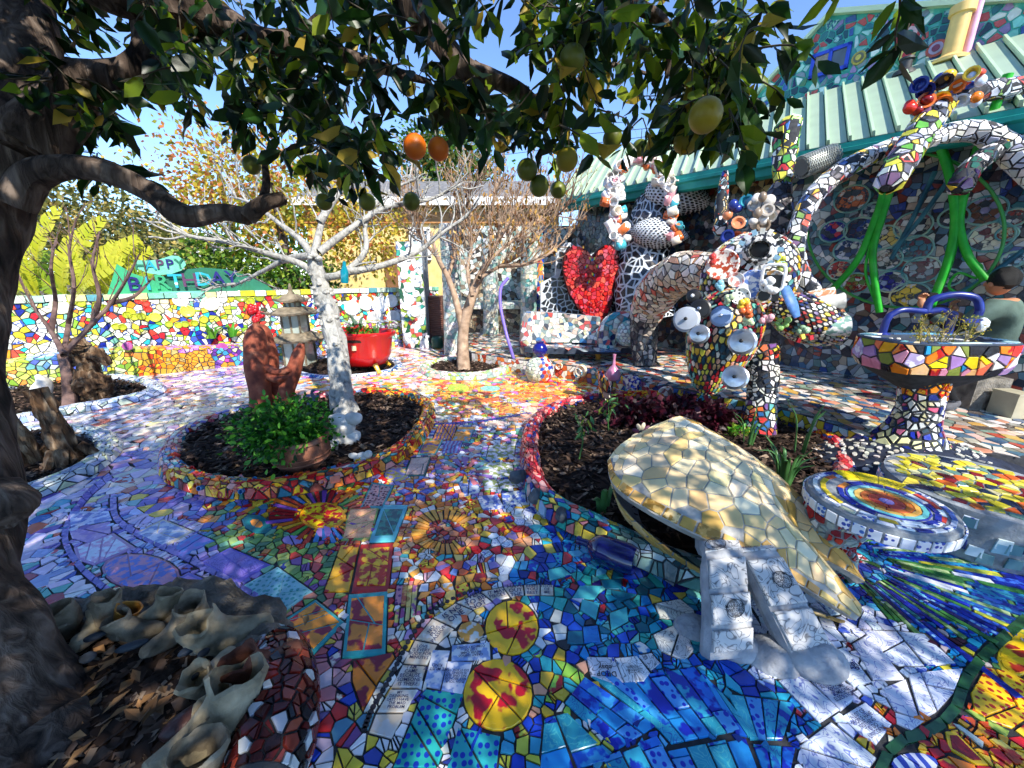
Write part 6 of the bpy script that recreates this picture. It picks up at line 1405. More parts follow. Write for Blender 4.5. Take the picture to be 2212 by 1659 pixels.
# eye: a cup ringed with broken plates
pe=D(1640,540,3.22);q=lay_rot(toC(pe));mb=MB();mb.lathe(pe,[(.15,-.06),(.15,.01),(.1,.03),(.09,.05),(.075,.05),(.07,-.02),(.01,-.03)],20,q);mk('eye_cup',mb.v,mb.f,M['blotch'],beast,True,lin('e6e4de'),lin('24242a'))
mb=MB();mb.lathe(pe+toC(pe)*.012,[(.062,-.03),(.062,0),(.02,.012)],14,q);mb.build('pupil',m_dk,beast,True)
for k in range(16):
    a=k*.39;p=pe+q @ Vector((math.cos(a)*.145,math.sin(a)*.145,.012));mb=MB();mb.box(p,(.05,.035,.016),q @ Matrix.Rotation(a,3,'Z'));mk('brow_shard',mb.v,mb.f,M['plain'],beast,False,lin(rnd.choice(['efece4','e0e4e8','2a2a30','d8d8d0','8fb8d0'])),lin('e0e0e0'))
p=D(1670,600,3.05);q=lay_rot(toC(p));V,Fc=tube([p+q @ Vector((rr_pt(a,.075,.1)[0],rr_pt(a,.075,.1)[1],.02)) for a in np.linspace(0,6.283,30)],.012,6,False);mk('roasting_pan',V,Fc,m_enam,beast,True)
p=D(1663,622,3.06);q=lay_rot(toC(p));mb=MB();mb.box(p-toC(p)*.01,(.14,.2,.02),q);pan=mb.build('pan_floor',m_dk,beast)
for k in range(6):mb=MB();mb.ball(p+q @ Vector((rnd.uniform(-.04,.04),rnd.uniform(-.07,.07),.02)),.03,10,7);mb.build('white_lump',m_enam,pan,True)
gl=[D(1695,620,3.1),D(1708,650,3.05),D(1722,685,3.05)];V,Fc=tube(catmull(gl,5),[.045,.05,.05,.03],12,True,0,.45);mk('blue_glove',V,Fc,paint('blue_ribbed_glaze','4a74b0',.5,.4,.2,30),beast,True)
for (u,v,d,c) in ((1545,560,3.2,'c84038'),(1605,660,3.05,'d8b83a'),(1612,672,3.04,'d86a38'),(1690,700,3.15,'8ab060'),(1735,715,3.15,'8fae8a'),(1570,650,3.15,'b8c8a0'),(1555,620,3.2,'8fc8d8'),(1620,690,3.1,'c8d8a8'),(1655,690,3.1,'e0a8b0'),(1680,560,3.2,'c8c850'),(1693,580,3.2,'98a858')):
    p=D(u,v,d);mb=MB()
    for k in range(6):mb.ball(p+Vector((rnd.uniform(-.035,.035),rnd.uniform(-.02,.02),rnd.uniform(-.035,.035))),rnd.uniform(.018,.03),8,6)
    mb.build('ceramic_posy',paint('posy_' +str(len(bpy.data.materials)),c,.25),beast,True)
for (u,v,d,r,c) in ((1795,655,3.3,.07,'d8d4c8'),(1805,708,3.3,.09,'8ab0a0'),(1775,640,3.4,.06,'c88a60')):   # jaws: open jugs
    p=D(u,v,d);mb=MB();mb.lathe(p-Vector((.12,0,0)),[(r*.7,0),(r*.9,.08),(r*.85,.14),(r,.18),(r*.85,.178),(r*.7,.08),(.01,.06)],16,lay_rot(Vector((1,-.4,.15))));mk('jug',mb.v,mb.f,M['blotch'],beast,True,lin(c),lin('efece4'))
for k in range(12):
    p=D(1725+k*9,735-k*2-(k % 3)*6,3.3);mb=MB();mb.box(p,(.03,.02,.04),Matrix.Rotation(rnd.uniform(-.5,.5),3,'Y'));mk('tooth',mb.v,mb.f,M['plain'],beast,False,lin(rnd.choice(['efece4','c8404a','2a3a80','e0d060','8a1c24'])),lin('efece4'))

# ------------------------------------------------------------------ black and white creature, its mug arch, the red heart
bw=thing('orca_sculpture','black creature sculpture with white grout lines and pointed snouts behind the heart','sculpture',tuple(G(1400,760,.2)))
BLK=['1a1b1f','24262c','2f3238','15161a','3a3d44','202226'];T=Tiles()
for path,rad in (([D(1395,690,6.7),D(1385,600,6.6),D(1395,530,6.5),D(1410,450,6.4),D(1425,400,6.4)],[.5,.5,.42,.36,.3,.2]),):
    S,L,W=sweep_S(path,rad);surf(bw,S,L,W,.105,BLK,'grout_white',18,16,wrapv=True,flip=True,body='body',tiles=T,emit=False,gap=.028,closed_caps=True)
h1,h2=D(1470,425,6.15),D(1425,505,6.1)
blob_mosaic(bw,lambda p:h1+Matrix.Rotation(.2,3,'Y') @ Vector((p.x*.58,p.y*.3*(1-.55*max(0,p.x)),p.z*.3*(1-.6*max(0,p.x)))),4,BLK,'grout_white',body='upper_head',tiles=T,emit=False,gap=.026)
blob_mosaic(bw,lambda p:h2+Matrix.Rotation(.1,3,'Y') @ Vector((p.x*.46,p.y*.26*(1-.4*max(0,p.x)),p.z*.24*(1-.45*max(0,p.x)))),4,BLK,'grout_white',body='lower_head',tiles=T,emit=False,gap=.026)
T.emit(bw,220)
lat=thing('lattice_wall','black tile panel with white grout standing behind the red heart','panel',tuple(G(1250,745,.2)))
yq=7.0
def yp(u,v,y):r=ray(u,v);d=y/r.y;return np.array([r.x*d,y,EYE+r.z*d])
OL=[(1168,700),(1168,612),(1200,595),(1202,545),(1222,524),(1245,524),(1275,550),(1300,540),(1345,520),(1370,560),(1370,640),(1360,705)];P3=[yp(u,v,yq) for u,v in OL]
V=[p for p in P3]+[p+np.array([0,.15,0]) for p in P3];n=len(P3);mk('panel_core',V,[tuple(range(n)),tuple(range(n,2*n))[::-1]]+[(i,(i+1) % n,n+(i+1) % n,n+i) for i in range(n)],M['grout_white'],lat)
A2=[(p[0],p[2]) for p in P3];xs=[a[0] for a in A2];zs=[a[1] for a in A2];T=Tiles();P=jitter_pts(min(xs),max(xs),min(zs),max(zs),.1);k1=inpoly(P,offset_poly(A2,-.03))
for kk,pl in zip(k1,voronoi(P,.022)):
    if kk and pl:T.add([(a,yq-.002,b) for a,b in pull_in(pl,cen(pl),A2)],(0,-1,0),.008,shade_var(rnd.choice(BLK)))
T.emit(lat,120)
heart=thing('red_heart','tall red mosaic heart of small ceramic hearts above the bench','heart',tuple(G(1285,740,.2)))
HO=[(1280,556),(1268,541),(1252,532),(1234,533),(1220,548),(1216,575),(1220,605),(1230,635),(1246,662),(1264,684),(1288,704),(1305,694),(1318,668),(1328,630),(1335,590),(1338,560),(1334,540),(1322,529),(1306,530),(1291,541)]
yh_=6.75;P3=[yp(u,v,yh_) for u,v in HO];n=len(P3);V=list(P3)+[p+np.array([0,.16,0]) for p in P3]
mk('heart_core',V,[tuple(range(n)),tuple(range(n,2*n))[::-1]]+[(i,(i+1) % n,n+(i+1) % n,n+i) for i in range(n)],noisy('dark_red_mortar',[(0.3,'3a0c0e'),(0.7,'5a1416')],10,.8),heart)
A2=[(p[0],p[2]) for p in P3];xs=[a[0] for a in A2];zs=[a[1] for a in A2];T=Tiles();P=jitter_pts(min(xs),max(xs),min(zs),max(zs),.075,.8);k1=inpoly(P,offset_poly(A2,-.015))
RED=['c01820','a81018','d03028','b02030','d84a3a','c83a48','98141c','e05a48','c8586a','b8141c']
heart_shape=[(0,-1),(.55,-.45),(.95,.15),(.85,.62),(.45,.8),(.0,.45),(-.45,.8),(-.85,.62),(-.95,.15),(-.55,-.45)]
for p,kk,pl in zip(P,k1,voronoi(P,.009)):
    if not (kk and pl):continue
    c=rnd.choice(RED);T.add([(a,yh_-.002,b) for a,b in pull_in(pl,p,A2)],(0,-1,0),.01,shade_var(c))
    if rnd.random()<.45:r=rnd.uniform(.025,.045);a=rnd.uniform(-.6,.6);T.add([(p[0]+r*(x*math.cos(a)-y*math.sin(a)),yh_-.012,p[1]+r*(x*math.sin(a)+y*math.cos(a))) for x,y in heart_shape],(0,-1,0),.012,shade_var(rnd.choice(RED)))
for i,(x,z,s_) in enumerate(((-.06,.12,1),(.07,.12,-1),(-.05,.0,-1),(.06,.0,1),(0,-.13,1),(0,-.25,-1))):
    c=np.array(yp(1277,575,yh_));
    for j,cc in enumerate(('c83028','e08a28','e0c830','3a9a48','2a58b8')):
        T.add([(c[0]+x+s_*(j*.014)+a,yh_-.03,c[2]-.0+z+b-j*.012*0+.02) for a,b in ((-.008,-.02-.01*j),(.006,-.02-.01*j),(.006,.02-.01*j),(-.008,.02-.01*j))],(0,-1,0),.012,cc)
T.emit(heart,260)
arch=thing('mug_arch','arch built of white coffee mugs in front of the black creature','arch',tuple(G(1330,765,.2)))
AP=catmull([D(1338,530,5.9),D(1326,440,5.9),D(1338,375,5.9),D(1382,346,5.9),D(1425,372,5.9),D(1446,430,5.9),D(1455,520,5.9)],8);V,Fc=tube(AP,.06,8);mk('arch_core',V,Fc,M['grout_white'],arch,True)
mb=MB();mb.lathe((0,0,0),[(.04,0),(.048,.01),(.05,.1),(.045,.1),(.043,.015),(.005,.012)],12);hv,hf=tube([(.046,0,.08),(.075,0,.075),(.08,0,.045),(.07,0,.02),(.044,0,.02)],.008,5);mb.add(hv,hf)
me_mug=[]
for nm,c in (('white_mug','eceae6'),('cream_mug','dcd4c4'),('orange_mug','d8703a'),('teal_mug','4aa8b8'),('pink_mug','d89aa0')):
    me=bpy.data.meshes.new(nm);me.from_pydata([tuple(v) for v in mb.v],[],mb.f);me.materials.append(paint(nm+'_glaze',c,.2));me.polygons.foreach_set('use_smooth',[True]*len(me.polygons));me_mug.append(me)
for i,p in enumerate(AP):
    for k in range(2):
        o=bpy.data.objects.new('mug',rnd.choices(me_mug,(9,5,2,1,1))[0]);col.objects.link(o);o.parent=arch;q=Vector(p)+Vector((rnd.uniform(-.05,.05)+(-.04 if k else .04),-.05+rnd.uniform(-.03,.03),rnd.uniform(-.03,.03)));o.location=q-BASE[arch.name]
        o.rotation_euler=(rnd.uniform(.2,1.6),rnd.uniform(-.6,.6),rnd.uniform(0,6.28));s_=rnd.uniform(1.0,1.4);o.scale=(s_,s_,s_)

# ------------------------------------------------------------------ mosaic bench
bn=thing('mosaic_bench','curved mosaic bench with round ball arm below the red heart','bench',tuple(G(1230,812)))
by,bxa,bxb=6.0,.22,1.95;T=Tiles()
BNP=['e2e2da','cfd4d0','b8c4c0','8a9a98','d8b8a8','c85a58','3a6a98','e8dcc0','d0c8a0','5a6a60','9a8a80','e6e6e0','48505a']
def S(a,b):
    t=a/1.3;x=bxa+1.2*t;c=.16*(2*t-1) ** 2
    return np.array([x,by+.34-c+.05*math.sin(b*4),.4+b*(1-.18*t)])
surf(bn,S,1.3,.52,.07,BNP,'grout_grey',14,6,body='backrest',tiles=T,emit=False,th=.008)
V=[];Fc=[];n=15
for i in range(n):
    for z in (0,.52):p=S(1.3*i/(n-1),z);V += [p+np.array([0,.006,0]),p+np.array([0,.11,.0])]
for i in range(n-1):
    a,b=i*4,(i+1)*4;Fc += [(a+1,a+3,b+3,b+1),(a+2,a+3,b+3,b+2),(a,b,b+1,a+1)]
Fc += [(0,1,3,2),((n-1)*4,(n-1)*4+2,(n-1)*4+3,(n-1)*4+1)];mk('back_core',V,Fc,M['grout_grey'],bn)
mb=MB();mb.prism([(bxa-.04,by+.3),(bxa-.02,by+.0),(bxa+.3,by-.12),(bxb-.3,by-.14),(bxb,by-.02),(bxb,by+.32)],.3,.38);mb.build('seat',M['grout_blue'],bn)
P=jitter_pts(bxa,bxb,by-.12,by+.28,.075);SPL=[(bxa,by+.28),(bxa,by+.02),(bxa+.3,by-.1),(bxb-.3,by-.12),(bxb-.02,by),(bxb-.02,by+.3)]
for kk,pl in zip(inpoly(P,SPL),voronoi(P,.009)):
    if kk and pl:c=rnd.choice(['2a3a58','d8d8d0','3a5a80','c8c0b0','8a98a0','1c2438','b85a48']);T.add([(a,b,.38) for a,b in pl],(0,0,1),.006,shade_var(c))
S,L,W=sweep_S([(bxa+.02,by+.3,.2),(bxa,by+.2,.5),(bxa+.03,by+.22,.9)],[.1,.1,.07]);surf(bn,S,L,W,.07,BNP,'grout_grey',8,10,wrapv=True,flip=True,body='left_post',tiles=T,emit=False,closed_caps=True)
S,L,W=sweep_S([(1.5,by+.05,.38),(1.5,by+.03,.62),(1.62,by+.02,.78),(1.95,by+.05,.8)],[.14,.15,.15,.13]);surf(bn,S,L,W,.07,BNP+['e8b830','2a8a98','1c2a60'],'grout_grey',10,10,wrapv=True,flip=True,body='arm_rest',tiles=T,emit=False,closed_caps=True)
blob_mosaic(bn,ellip(Vector((1.78,by-.08,.62)),(.19,.19,.2),None,0,0),3,['d8e0dc','b8ccc8','e8ece6','98b8b0','e0e0d0','c8d0c0'],'grout_grey',body='arm_ball',tiles=T,emit=False)
T.emit(bn,160)
m_gold=paint('gold_leg_paint','c88a30',.35,.5,.15,12)
for (x,y) in ((.52,by-.05),(1.35,by-.08)):mb=MB();mb.lathe((x,y,.2),[(.03,0),(.05,.02),(.035,.05),(.06,.1)],12);mb.build('leg',m_gold,bn,True)
# round discs set in the step front below the bench
for (u,v,r,c) in ((1245,805,13,'2a7a98'),(1272,800,16,'c8b078'),(1225,790,9,'c8702a'),(1300,825,10,'6a4a70'),(1350,812,9,'c86a3a'),(1362,805,10,'d87a2a'),(1375,800,11,'c88a3a'),(1385,822,12,'5a3a70'),(1412,825,16,'2438a0'),(1366,835,12,'24308a'),(1398,840,9,'8a2a38'),(1438,850,17,'d8dce0'),(1330,835,9,'7a6a98'),(1310,800,8,'3a8a98'),(1460,842,10,'b85a3a'),(1490,870,12,'3a6a98')):
    p=G(u,v,.12);i=min(range(9),key=lambda k:(Vector((*TB[k],0))*.5+Vector((*TB[k+1],0))*.5-Vector((p.x,p.y,0))).length);a,b=Vector((*TB[i],0)),Vector((*TB[i+1],0));t=max(0,min(1,(Vector((p.x,p.y,0))-a).dot(b-a)/(b-a).length_squared));nn=(b-a).cross(Vector((0,0,1))).normalized();c3=a+(b-a)*t+nn*.008;r_=r/FOC*c3.length*.9
    d_=c3.y*cP+(EYE-.1)*sP;zz=max(r_*.8,min(.2,EYE+ray(u,v).z*d_));mb=MB();mb.lathe(Vector((c3.x,c3.y,zz)),[(r_,-.01),(r_,.02),(r_*.85,.035),(r_*.6,.02),(r_*.05,.024)],16,lay_rot(nn));mk('disc',mb.v,mb.f,M['blotch'],terr,True,lin(c),lin('d8d0c0'))

# ------------------------------------------------------------------ small things round the bench
vb=G(1165,824);va=thing('striped_vase','round mosaic base with rainbow stripe carrying a cobalt jar','vase',tuple(vb))
T=Tiles();blob_mosaic(va,ellip(vb+Vector((0,0,.17)),(.2,.17,.2),None,0,0),3,lambda c,a,b:pick(['e8e6e0','2438a0','e8e6e0','d86a30','c83030'] if c[0]>vb.x else ['c8d0b8','e0e4d8','a8b8a0']),'grout_grey',body='base',tiles=T,emit=False);T.emit(va,60)
mb=MB();mb.lathe(vb+Vector((0,0,.35)),[(.05,0),(.05,.03),(.1,.08),(.11,.13),(.08,.19),(.05,.21),(.06,.24),(.04,.24),(.03,.1)],18);mb.build('jar',paint('cobalt_jar_glaze','141a78',.08,.7),va,True)
pp_=[D(1098,600,6.1),D(1082,622,6.1),D(1081,660,6.1),D(1091,710,6.1),D(1102,750,6.1),G(1117,800,0)];V,Fc=tube(catmull(pp_,8),.026,10)
tag(mk('purple_pole',V,Fc,paint('purple_paint','7a68c0',.4),None,True),'wavy purple pole standing between the fruit tree and the bench','pole')
gb_=G(1320,868);go=thing('pink_gourd','pink gourd on a stick in front of the bench','ornament',tuple(gb_));mb=MB();mb.tube([gb_,gb_+Vector((0,0,.3))],.008,6);mb.build('stick',M['wire'],go)
mb=MB();mb.lathe(gb_+Vector((0,0,.26)),[(.02,0),(.075,.03),(.09,.09),(.06,.15),(.02,.2),(.015,.27),(.02,.33)],16);mb.build('gourd',paint('pink_glaze','b87a98',.2),go,True)
wb_=G(1295,880);fin=thing('striped_fin','upright driftwood fin with orange and black mosaic beside the pink gourd','ornament',tuple(wb_));T=Tiles()
S,L,W=sweep_S([wb_+Vector((.06,0,-.02)),wb_+Vector((.04,0,.25)),wb_+Vector((-.02,0,.45))],[.14,.12,.05],8,.5);surf(fin,S,L,W,.06,['1c1c20','d86a28','c8442a','e0a838','24242a','3a2a60','e8e0d0'],'grout',8,12,wrapv=True,flip=True,n=40,body='fin_body',closed_caps=True)
# spinner flower and the bed's upright ornaments
fb_=D(1385,935,2.9);fl=thing('garden_flower','cream and purple petal garden spinner at the back of the big bed','ornament',(fb_.x,fb_.y,.05));mb=MB();mb.tube([(fb_.x,fb_.y,.05),fb_+Vector((0,.02,0))],.005,6);mb.build('stem',M['wire'],fl)
for k in range(9):
    a=k*6.283/9;mb=MB();c=fb_+Vector((math.cos(a)*.045,-.005,math.sin(a)*.055));mb.ball(c,(.032,.006,.016),8,6,Matrix.Rotation(-a,3,'Y'));mb.build('petal',paint('cream_petal','d8ccb0',.5) if k == 0 else bpy.data.materials['cream_petal' if k % 4 else 'plum_petal'] if 'plum_petal' in bpy.data.materials else paint('plum_petal','6a3a58',.5),fl,True)
mb=MB();mb.ball(fb_+Vector((0,-.01,0)),(.025,.012,.03),10,7);mb.build('centre',m_dk,fl,True)

# ------------------------------------------------------------------ great mosaic arms, green hoses and hoop before the house wall
ARM=['e2e0dc','c8ccd4','d8d4cc','b8bcc8','8a6a88','e0b848','3a5a98','e8e6e0','24262e','c8584a','8ab060','d8dce0','5a5a60','9aa0b0']
GRN=['6ab048','8ac048','d8d040','e8e050','c83838','e8e8d8','4a9a48','e0c838','3a6ab0']
arms=[('curving mosaic arm arching up to the gutter left of the green hoses',[D(1800,668,3.7),D(1745,620,3.75),D(1718,555,3.8),D(1728,480,3.85),D(1765,415,3.9),D(1825,365,3.95),D(1895,330,4.0),D(1945,305,4.0)],[.1,.1,.1,.105,.11,.12,.1,.07],ARM+WHITES),
        ('thick striped mosaic arm slanting down from the roof edge',[D(1918,400,3.35),D(1950,345,3.4),D(1995,275,3.45),D(2038,222,3.5)],[.13,.14,.14,.13],ARM+GRN[:6]),
        ('white mosaic arm running right along the gutter from the flower knobs',[D(2040,222,3.5),D(2110,200,3.5),D(2212,190,3.5),D(2330,180,3.5)],[.1,.1,.11,.11],ARM),
        ('humped white mosaic arm above the green hoses',[D(1995,305,3.6),D(2050,287,3.6),D(2120,285,3.55),D(2175,320,3.5),D(2215,350,3.45),D(2290,420,3.4)],[.09,.1,.11,.13,.14,.14],WHITES+ARM[:4]+['d8dce2']),
        ('dark mosaic arm hanging by the right green hoses',[D(2072,405,3.4),D(2100,360,3.45),D(2150,325,3.5),D(2220,290,3.5)],[.11,.1,.1,.1],['24262e','3a2a50','8a1c2c','3a4a58','e8e6e0','2a5a48','e0b030','1c1e24']),
        ('upright mosaic post with green, yellow and red bottle ends by the gutter',[D(1690,400,4.3),D(1695,330,4.3),D(1702,268,4.3)],[.1,.13,.17,.17],GRN),
        ('thin dark mosaic spire under the gutter',[D(1556,500,4.8),D(1560,430,4.8),D(1566,378,4.8)],[.1,.09,.05],['24303a','e8e6e0','c8584a','3a8a98','e0c080','2a3a80','8ab8c0']),
        ('dark mosaic neck with shell rings below the green topped post',[D(1668,520,4.35),D(1672,455,4.35),D(1690,400,4.3)],[.22,.2,.12],['2a2428','3a3438','4a4448','c8c4bc','24262e','8a7a70'])]
for (lb,path,rad,pal) in arms:
    rad=list(np.interp(np.linspace(0,1,len(path)),np.linspace(0,1,len(rad)),rad)*.8);path=[path[0]+(path[0]-path[1]).normalized()*.05]+path+[path[-1]+(path[-1]-path[-2]).normalized()*.05];rad=[.025]+rad+[.025]
    t=thing('mosaic_sculpture',lb,'sculpture',tuple(path[0]));sweep_mosaic(t,path,rad,.07,pal,'grout',60,'arm_body',gap=.012)
def knob_cluster(name,label,u,v,d,n,cols,r=.05,spread=.12):
    p=D(u,v,d);t=thing(name,label,'ornament',tuple(p))
    for k in range(n):
        a,b=rnd.uniform(0,6.28),rnd.uniform(-1,1);q=p+Vector((math.cos(a)*spread*rnd.uniform(.3,1),rnd.uniform(-.08,.05),b*spread));mb=MB()
        if k % 3 == 0:mb.lathe(q,[(.01,-.02),(r,0),(r*1.1,.03),(r*.8,.03),(r*.5,.0)],12,lay_rot(toC(q)+Vector((rnd.uniform(-.5,.5),0,rnd.uniform(-.5,.5)))))
        else:mb.ball(q,(r*rnd.uniform(.6,1.1),r*.7,r*rnd.uniform(.6,1.1)),9,7)
        c=rnd.choice(cols);nm='knob_glaze_' +c;mb.build('knob',bpy.data.materials.get(nm) or paint(nm,c,.2),t,True)
knob_cluster('flower_knobs','cluster of red, yellow and blue ceramic flowers on the arm at the gutter',2008,205,3.42,16,['8a1c18','c8301c','e0b020','1c2a70','d86a20','2a1c20'],.06,.16)
knob_cluster('flower_knobs','orange and blue ceramic flowers beside the red flower cluster on the arm',2085,196,3.4,12,['e07a1c','2a48a8','e0c030','d8503a','c8d8e8'],.05,.11)
knob_cluster('shell_heap','heap of white sea shells and stones on the wall above the animal',1640,458,4.1,12,['d8d4cc','e8e4dc','b8b0a4','8a7a68','3a2f28'],.06,.14)
knob_cluster('coral_heap','coral and blue ceramic lumps left of the white shell heap',1590,475,4.5,12,['c8603a','2a3a88','3a98a8','24506a','d88a60'],.07,.22)
wr=thing('wire_roll','roll of silvery chicken wire lying under the gutter','wire roll',tuple(D(1740,370,4.0)));ra,rb=D(1730,362,4.0),D(1800,335,4.0);m_zn=paint('galvanised_wire','a8aca4',.5,.5,.1,10,.5)
V=[];Fc=[];ax=(rb-ra);x1=ax.orthogonal().normalized();x2=ax.normalized().cross(x1);mb=MB()
for k in range(15):
    for s_ in (1,-1):pts=[ra+ax*(i/14)+(x1*math.cos(s_*i*.42+k*.42)+x2*math.sin(s_*i*.42+k*.42))*.11 for i in range(15)];mb.tube(pts,.004,4)
mb.build('mesh',m_zn,wr,False,'stuff');mb=MB();mb.tube([ra,rb],.085,14);mb.build('roll_core',paint('grey_wire_shade','5a5e58',.8),wr,True)
m_hose=noisy('faded_green_hose',[(0.3,'1a8a1e'),(0.55,'24a828'),(0.78,'5ab850')],7,.5,.3,.004)
hw=-.05
for (lb,pts,r) in (('thick green hose bending left towards the animal',[(1921,335),(1910,410),(1888,480),(1850,565),(1780,645)],.036),('thick green hose hanging straight above the sink',[(1926,405),(1905,470),(1886,540),(1890,610),(1900,675)],.034),('long thick green hose crossing the hoop from the humped arm',[(2026,300),(2052,380),(2064,470),(2050,560),(2008,668)],.039),('thick green hose bowing to the right inside the hoop',[(2114,315),(2088,400),(2072,480),(2090,550),(2130,606)],.036),('short green pipe rising to the roof edge at far right',[(2178,160),(2150,230),(2122,310)],.036),('thin green tube between the two left hoses',[(1900,470),(1880,530),(1870,590),(1892,655)],.014),('thin green tube zigzagging at the right of the hoop',[(2090,560),(2120,575),(2110,600),(2070,590),(2050,620),(2085,640)],.012)):
    P_=catmull([Vector(on_plane(u,v,hw)) for u,v in pts],8);V,Fc=tube(P_,r,10);tag(mk('green_hose',V,Fc,m_hose,None,True),lb,'hose','green hoses before the house wall')
P_=[on_plane(1957+213*math.cos(a),497+168*math.sin(a) ,-.02) for a in np.linspace(0,6.283,60)];V,Fc=tube(P_,.014,8,False);tag(mk('green_hoop',V,Fc,paint('green_hoop_tube','2a8a2c',.4),None,True),'large thin green hoop framing the green hoses','hoop')
for (lb,a,b) in (('upper teal bamboo cane slanting across the hoop',(1925,560),(2020,370)),('lower teal bamboo cane slanting across the hoop',(1930,540),(2045,395)),('dark blue pipe curving past the visitor head',(2060,640),(2212,540))):
    V,Fc=tube([on_plane(*a,.2),on_plane((a[0]+b[0])/2,(a[1]+b[1])/2+6,.2),on_plane(*b,.2)],.022,8);tag(mk('bamboo_cane',V,Fc,bpy.data.materials.get('teal_cane') or noisy('teal_cane',[(0.3,'1f4f60'),(0.7,'3f8088')],5,.5,.2),None,True),lb,'cane')

# ------------------------------------------------------------------ foliage helpers
def leafmat(name,c,c2,trans=0.35,rough=0.45):
    m,t,p=nt(name);L=t.links;g,x=pos_node(t,5.0);r=ramp(t,x.outputs[0],[(0.3,c),(0.7,c2)])
    L.new(r.outputs[0],p.inputs['Base Color']);p.inputs['Roughness'].default_value=rough;p.inputs['Specular IOR Level'].default_value=0.35
    tr=N_(t,'ShaderNodeBsdfTranslucent');L.new(r.outputs[0],tr.inputs[0]);mx=N_(t,'ShaderNodeMixShader');mx.inputs[0].default_value=trans
    L.new(p.outputs[0],mx.inputs[1]);L.new(tr.outputs[0],mx.inputs[2]);L.new(mx.outputs[0],t.nodes['Material Output'].inputs[0]);return m
LEAF_T=np.array([(0,0,0),(.22,.3,.03),(.22,0,-.04),(.22,-.3,.03),(.6,.42,.0),(.6,0,-.07),(.6,-.42,.0),(1,0,-.18)])
LEAF_F=np.array([(0,2,1),(0,3,2),(1,2,5),(1,5,4),(2,3,6),(2,6,5),(4,5,7),(5,6,7)])
LEAF_T2=np.array([(0,0,0),(.22,.28,.08),(.24,0,.02),(.22,-.3,.05),(.55,.34,.12),(.58,0,.05),(.55,-.4,.16),(.9,.05,-.12)])
LEAF_S=np.array([(0,0,0),(.5,.42,.02),(1,0,-.1),(.5,-.42,.02)]);LEAF_SF=np.array([(0,2,1),(0,3,2)])
def fast_mesh(name,V,Fc,mats,mi,parent,kind='stuff',smooth=False,base=None):
    b=np.array(BASE[parent.name]) if parent is not None else np.array(base)
    me=bpy.data.meshes.new(name);nF=len(Fc);k=Fc.shape[1]
    me.vertices.add(len(V));me.vertices.foreach_set('co',(V-b).astype(np.float32).ravel())
    me.loops.add(nF*k);me.loops.foreach_set('vertex_index',Fc.astype(np.int32).ravel())
    me.polygons.add(nF);me.polygons.foreach_set('loop_start',np.arange(0,nF*k,k,dtype=np.int32))
    for m in mats:me.materials.append(m)
    me.polygons.foreach_set('material_index',np.asarray(mi,np.int32))
    if smooth:me.polygons.foreach_set('use_smooth',np.ones(nF,bool))
    me.update();me.validate();o=put(name,me,parent,base)
    if kind:o['kind']=kind
    return o
rng=np.random.default_rng(5)
def leaf_frames(dirs,roll=None):
    x=dirs/(np.linalg.norm(dirs,axis=1)[:,None]+1e-9);r=rng.normal(size=x.shape);r[:,2] += 0.8
    z=r-x*(r*x).sum(1)[:,None];z /= np.linalg.norm(z,axis=1)[:,None]+1e-9;y=np.cross(z,x);return x,y,z
def leaf_mesh(parent,name,P,dirs,size,wr,mats,wts,simple=False,kind='stuff'):
    P=np.asarray(P,float);n=len(P);x,y,z=leaf_frames(np.asarray(dirs,float));T,Fq=(LEAF_S,LEAF_SF) if simple else (LEAF_T,LEAF_F)
    size=np.asarray(size,float)[:,None,None];cu=rng.uniform(-.8,2.6,(n,1,1));ww=wr*rng.uniform(.75,1.2,(n,1,1))
    V=P[:,None,:]+size*(T[None,:,0:1]*x[:,None,:]+T[None,:,1:2]*ww*y[:,None,:]+T[None,:,2:3]*cu*z[:,None,:])
    Fc=(Fq[None]+(np.arange(n)*len(T))[:,None,None]).reshape(-1,3);mi=np.repeat(rng.choice(len(mats),n,p=np.array(wts)/sum(wts)),len(Fq))
    return fast_mesh(name,V.reshape(-1,3),Fc,mats,mi,parent,kind)
def cloud(parent,name,c,r,nclump,per,size,mats,wts,wr=.9,shell=.55,cr=.28,simple=True,flat=1.0):
    """a crown: clumps of leaves spread unevenly through an ellipsoid, gaps between them"""
    c=np.array(c,float);r=np.array(r,float);d=rng.normal(size=(nclump,3));d /= np.linalg.norm(d,axis=1)[:,None]
    k=(shell+(1-shell)*rng.random(nclump) ** .7)[:,None]*(1+.18*rng.normal(size=(nclump,1)));C=c+d*k*r
    P=np.repeat(C,per,0)+rng.normal(size=(nclump*per,3))*r.min()*cr*np.array([1,1,flat]);D_=(P-c)/r+rng.normal(size=P.shape)*.8;D_[:,2] -= .25
    return leaf_mesh(parent,name,P,D_,size*(0.6+.8*rng.random(len(P))),wr,mats,wts,simple)
def grow(out,p,d,r,L,depth,rg,spread=.6,up=.15,n=(2,3),shrink=.62,wig=.25,min_r=.003):
    pts=[np.array(p,float)];d=np.array(d,float)/np.linalg.norm(d);k=5
    for i in range(k):
        d=d+np.array([rg.gauss(0,wig),rg.gauss(0,wig),rg.gauss(0,wig)+up*.4])*.5;d /= np.linalg.norm(d);pts.append(pts[-1]+d*L/k)
    out.append((pts,[r,r*.62]));
    if depth <= 0:return
    for _ in range(rg.randint(*n)):
        i=rg.randint(2,k);q=d+np.array([rg.gauss(0,spread),rg.gauss(0,spread),rg.gauss(0,spread)+up]);grow(out,pts[i],q,max(min_r,r*(1-.35*i/k)*.6),L*shrink*rg.uniform(.8,1.2),depth-1,rg,spread,up,n,shrink,wig,min_r)
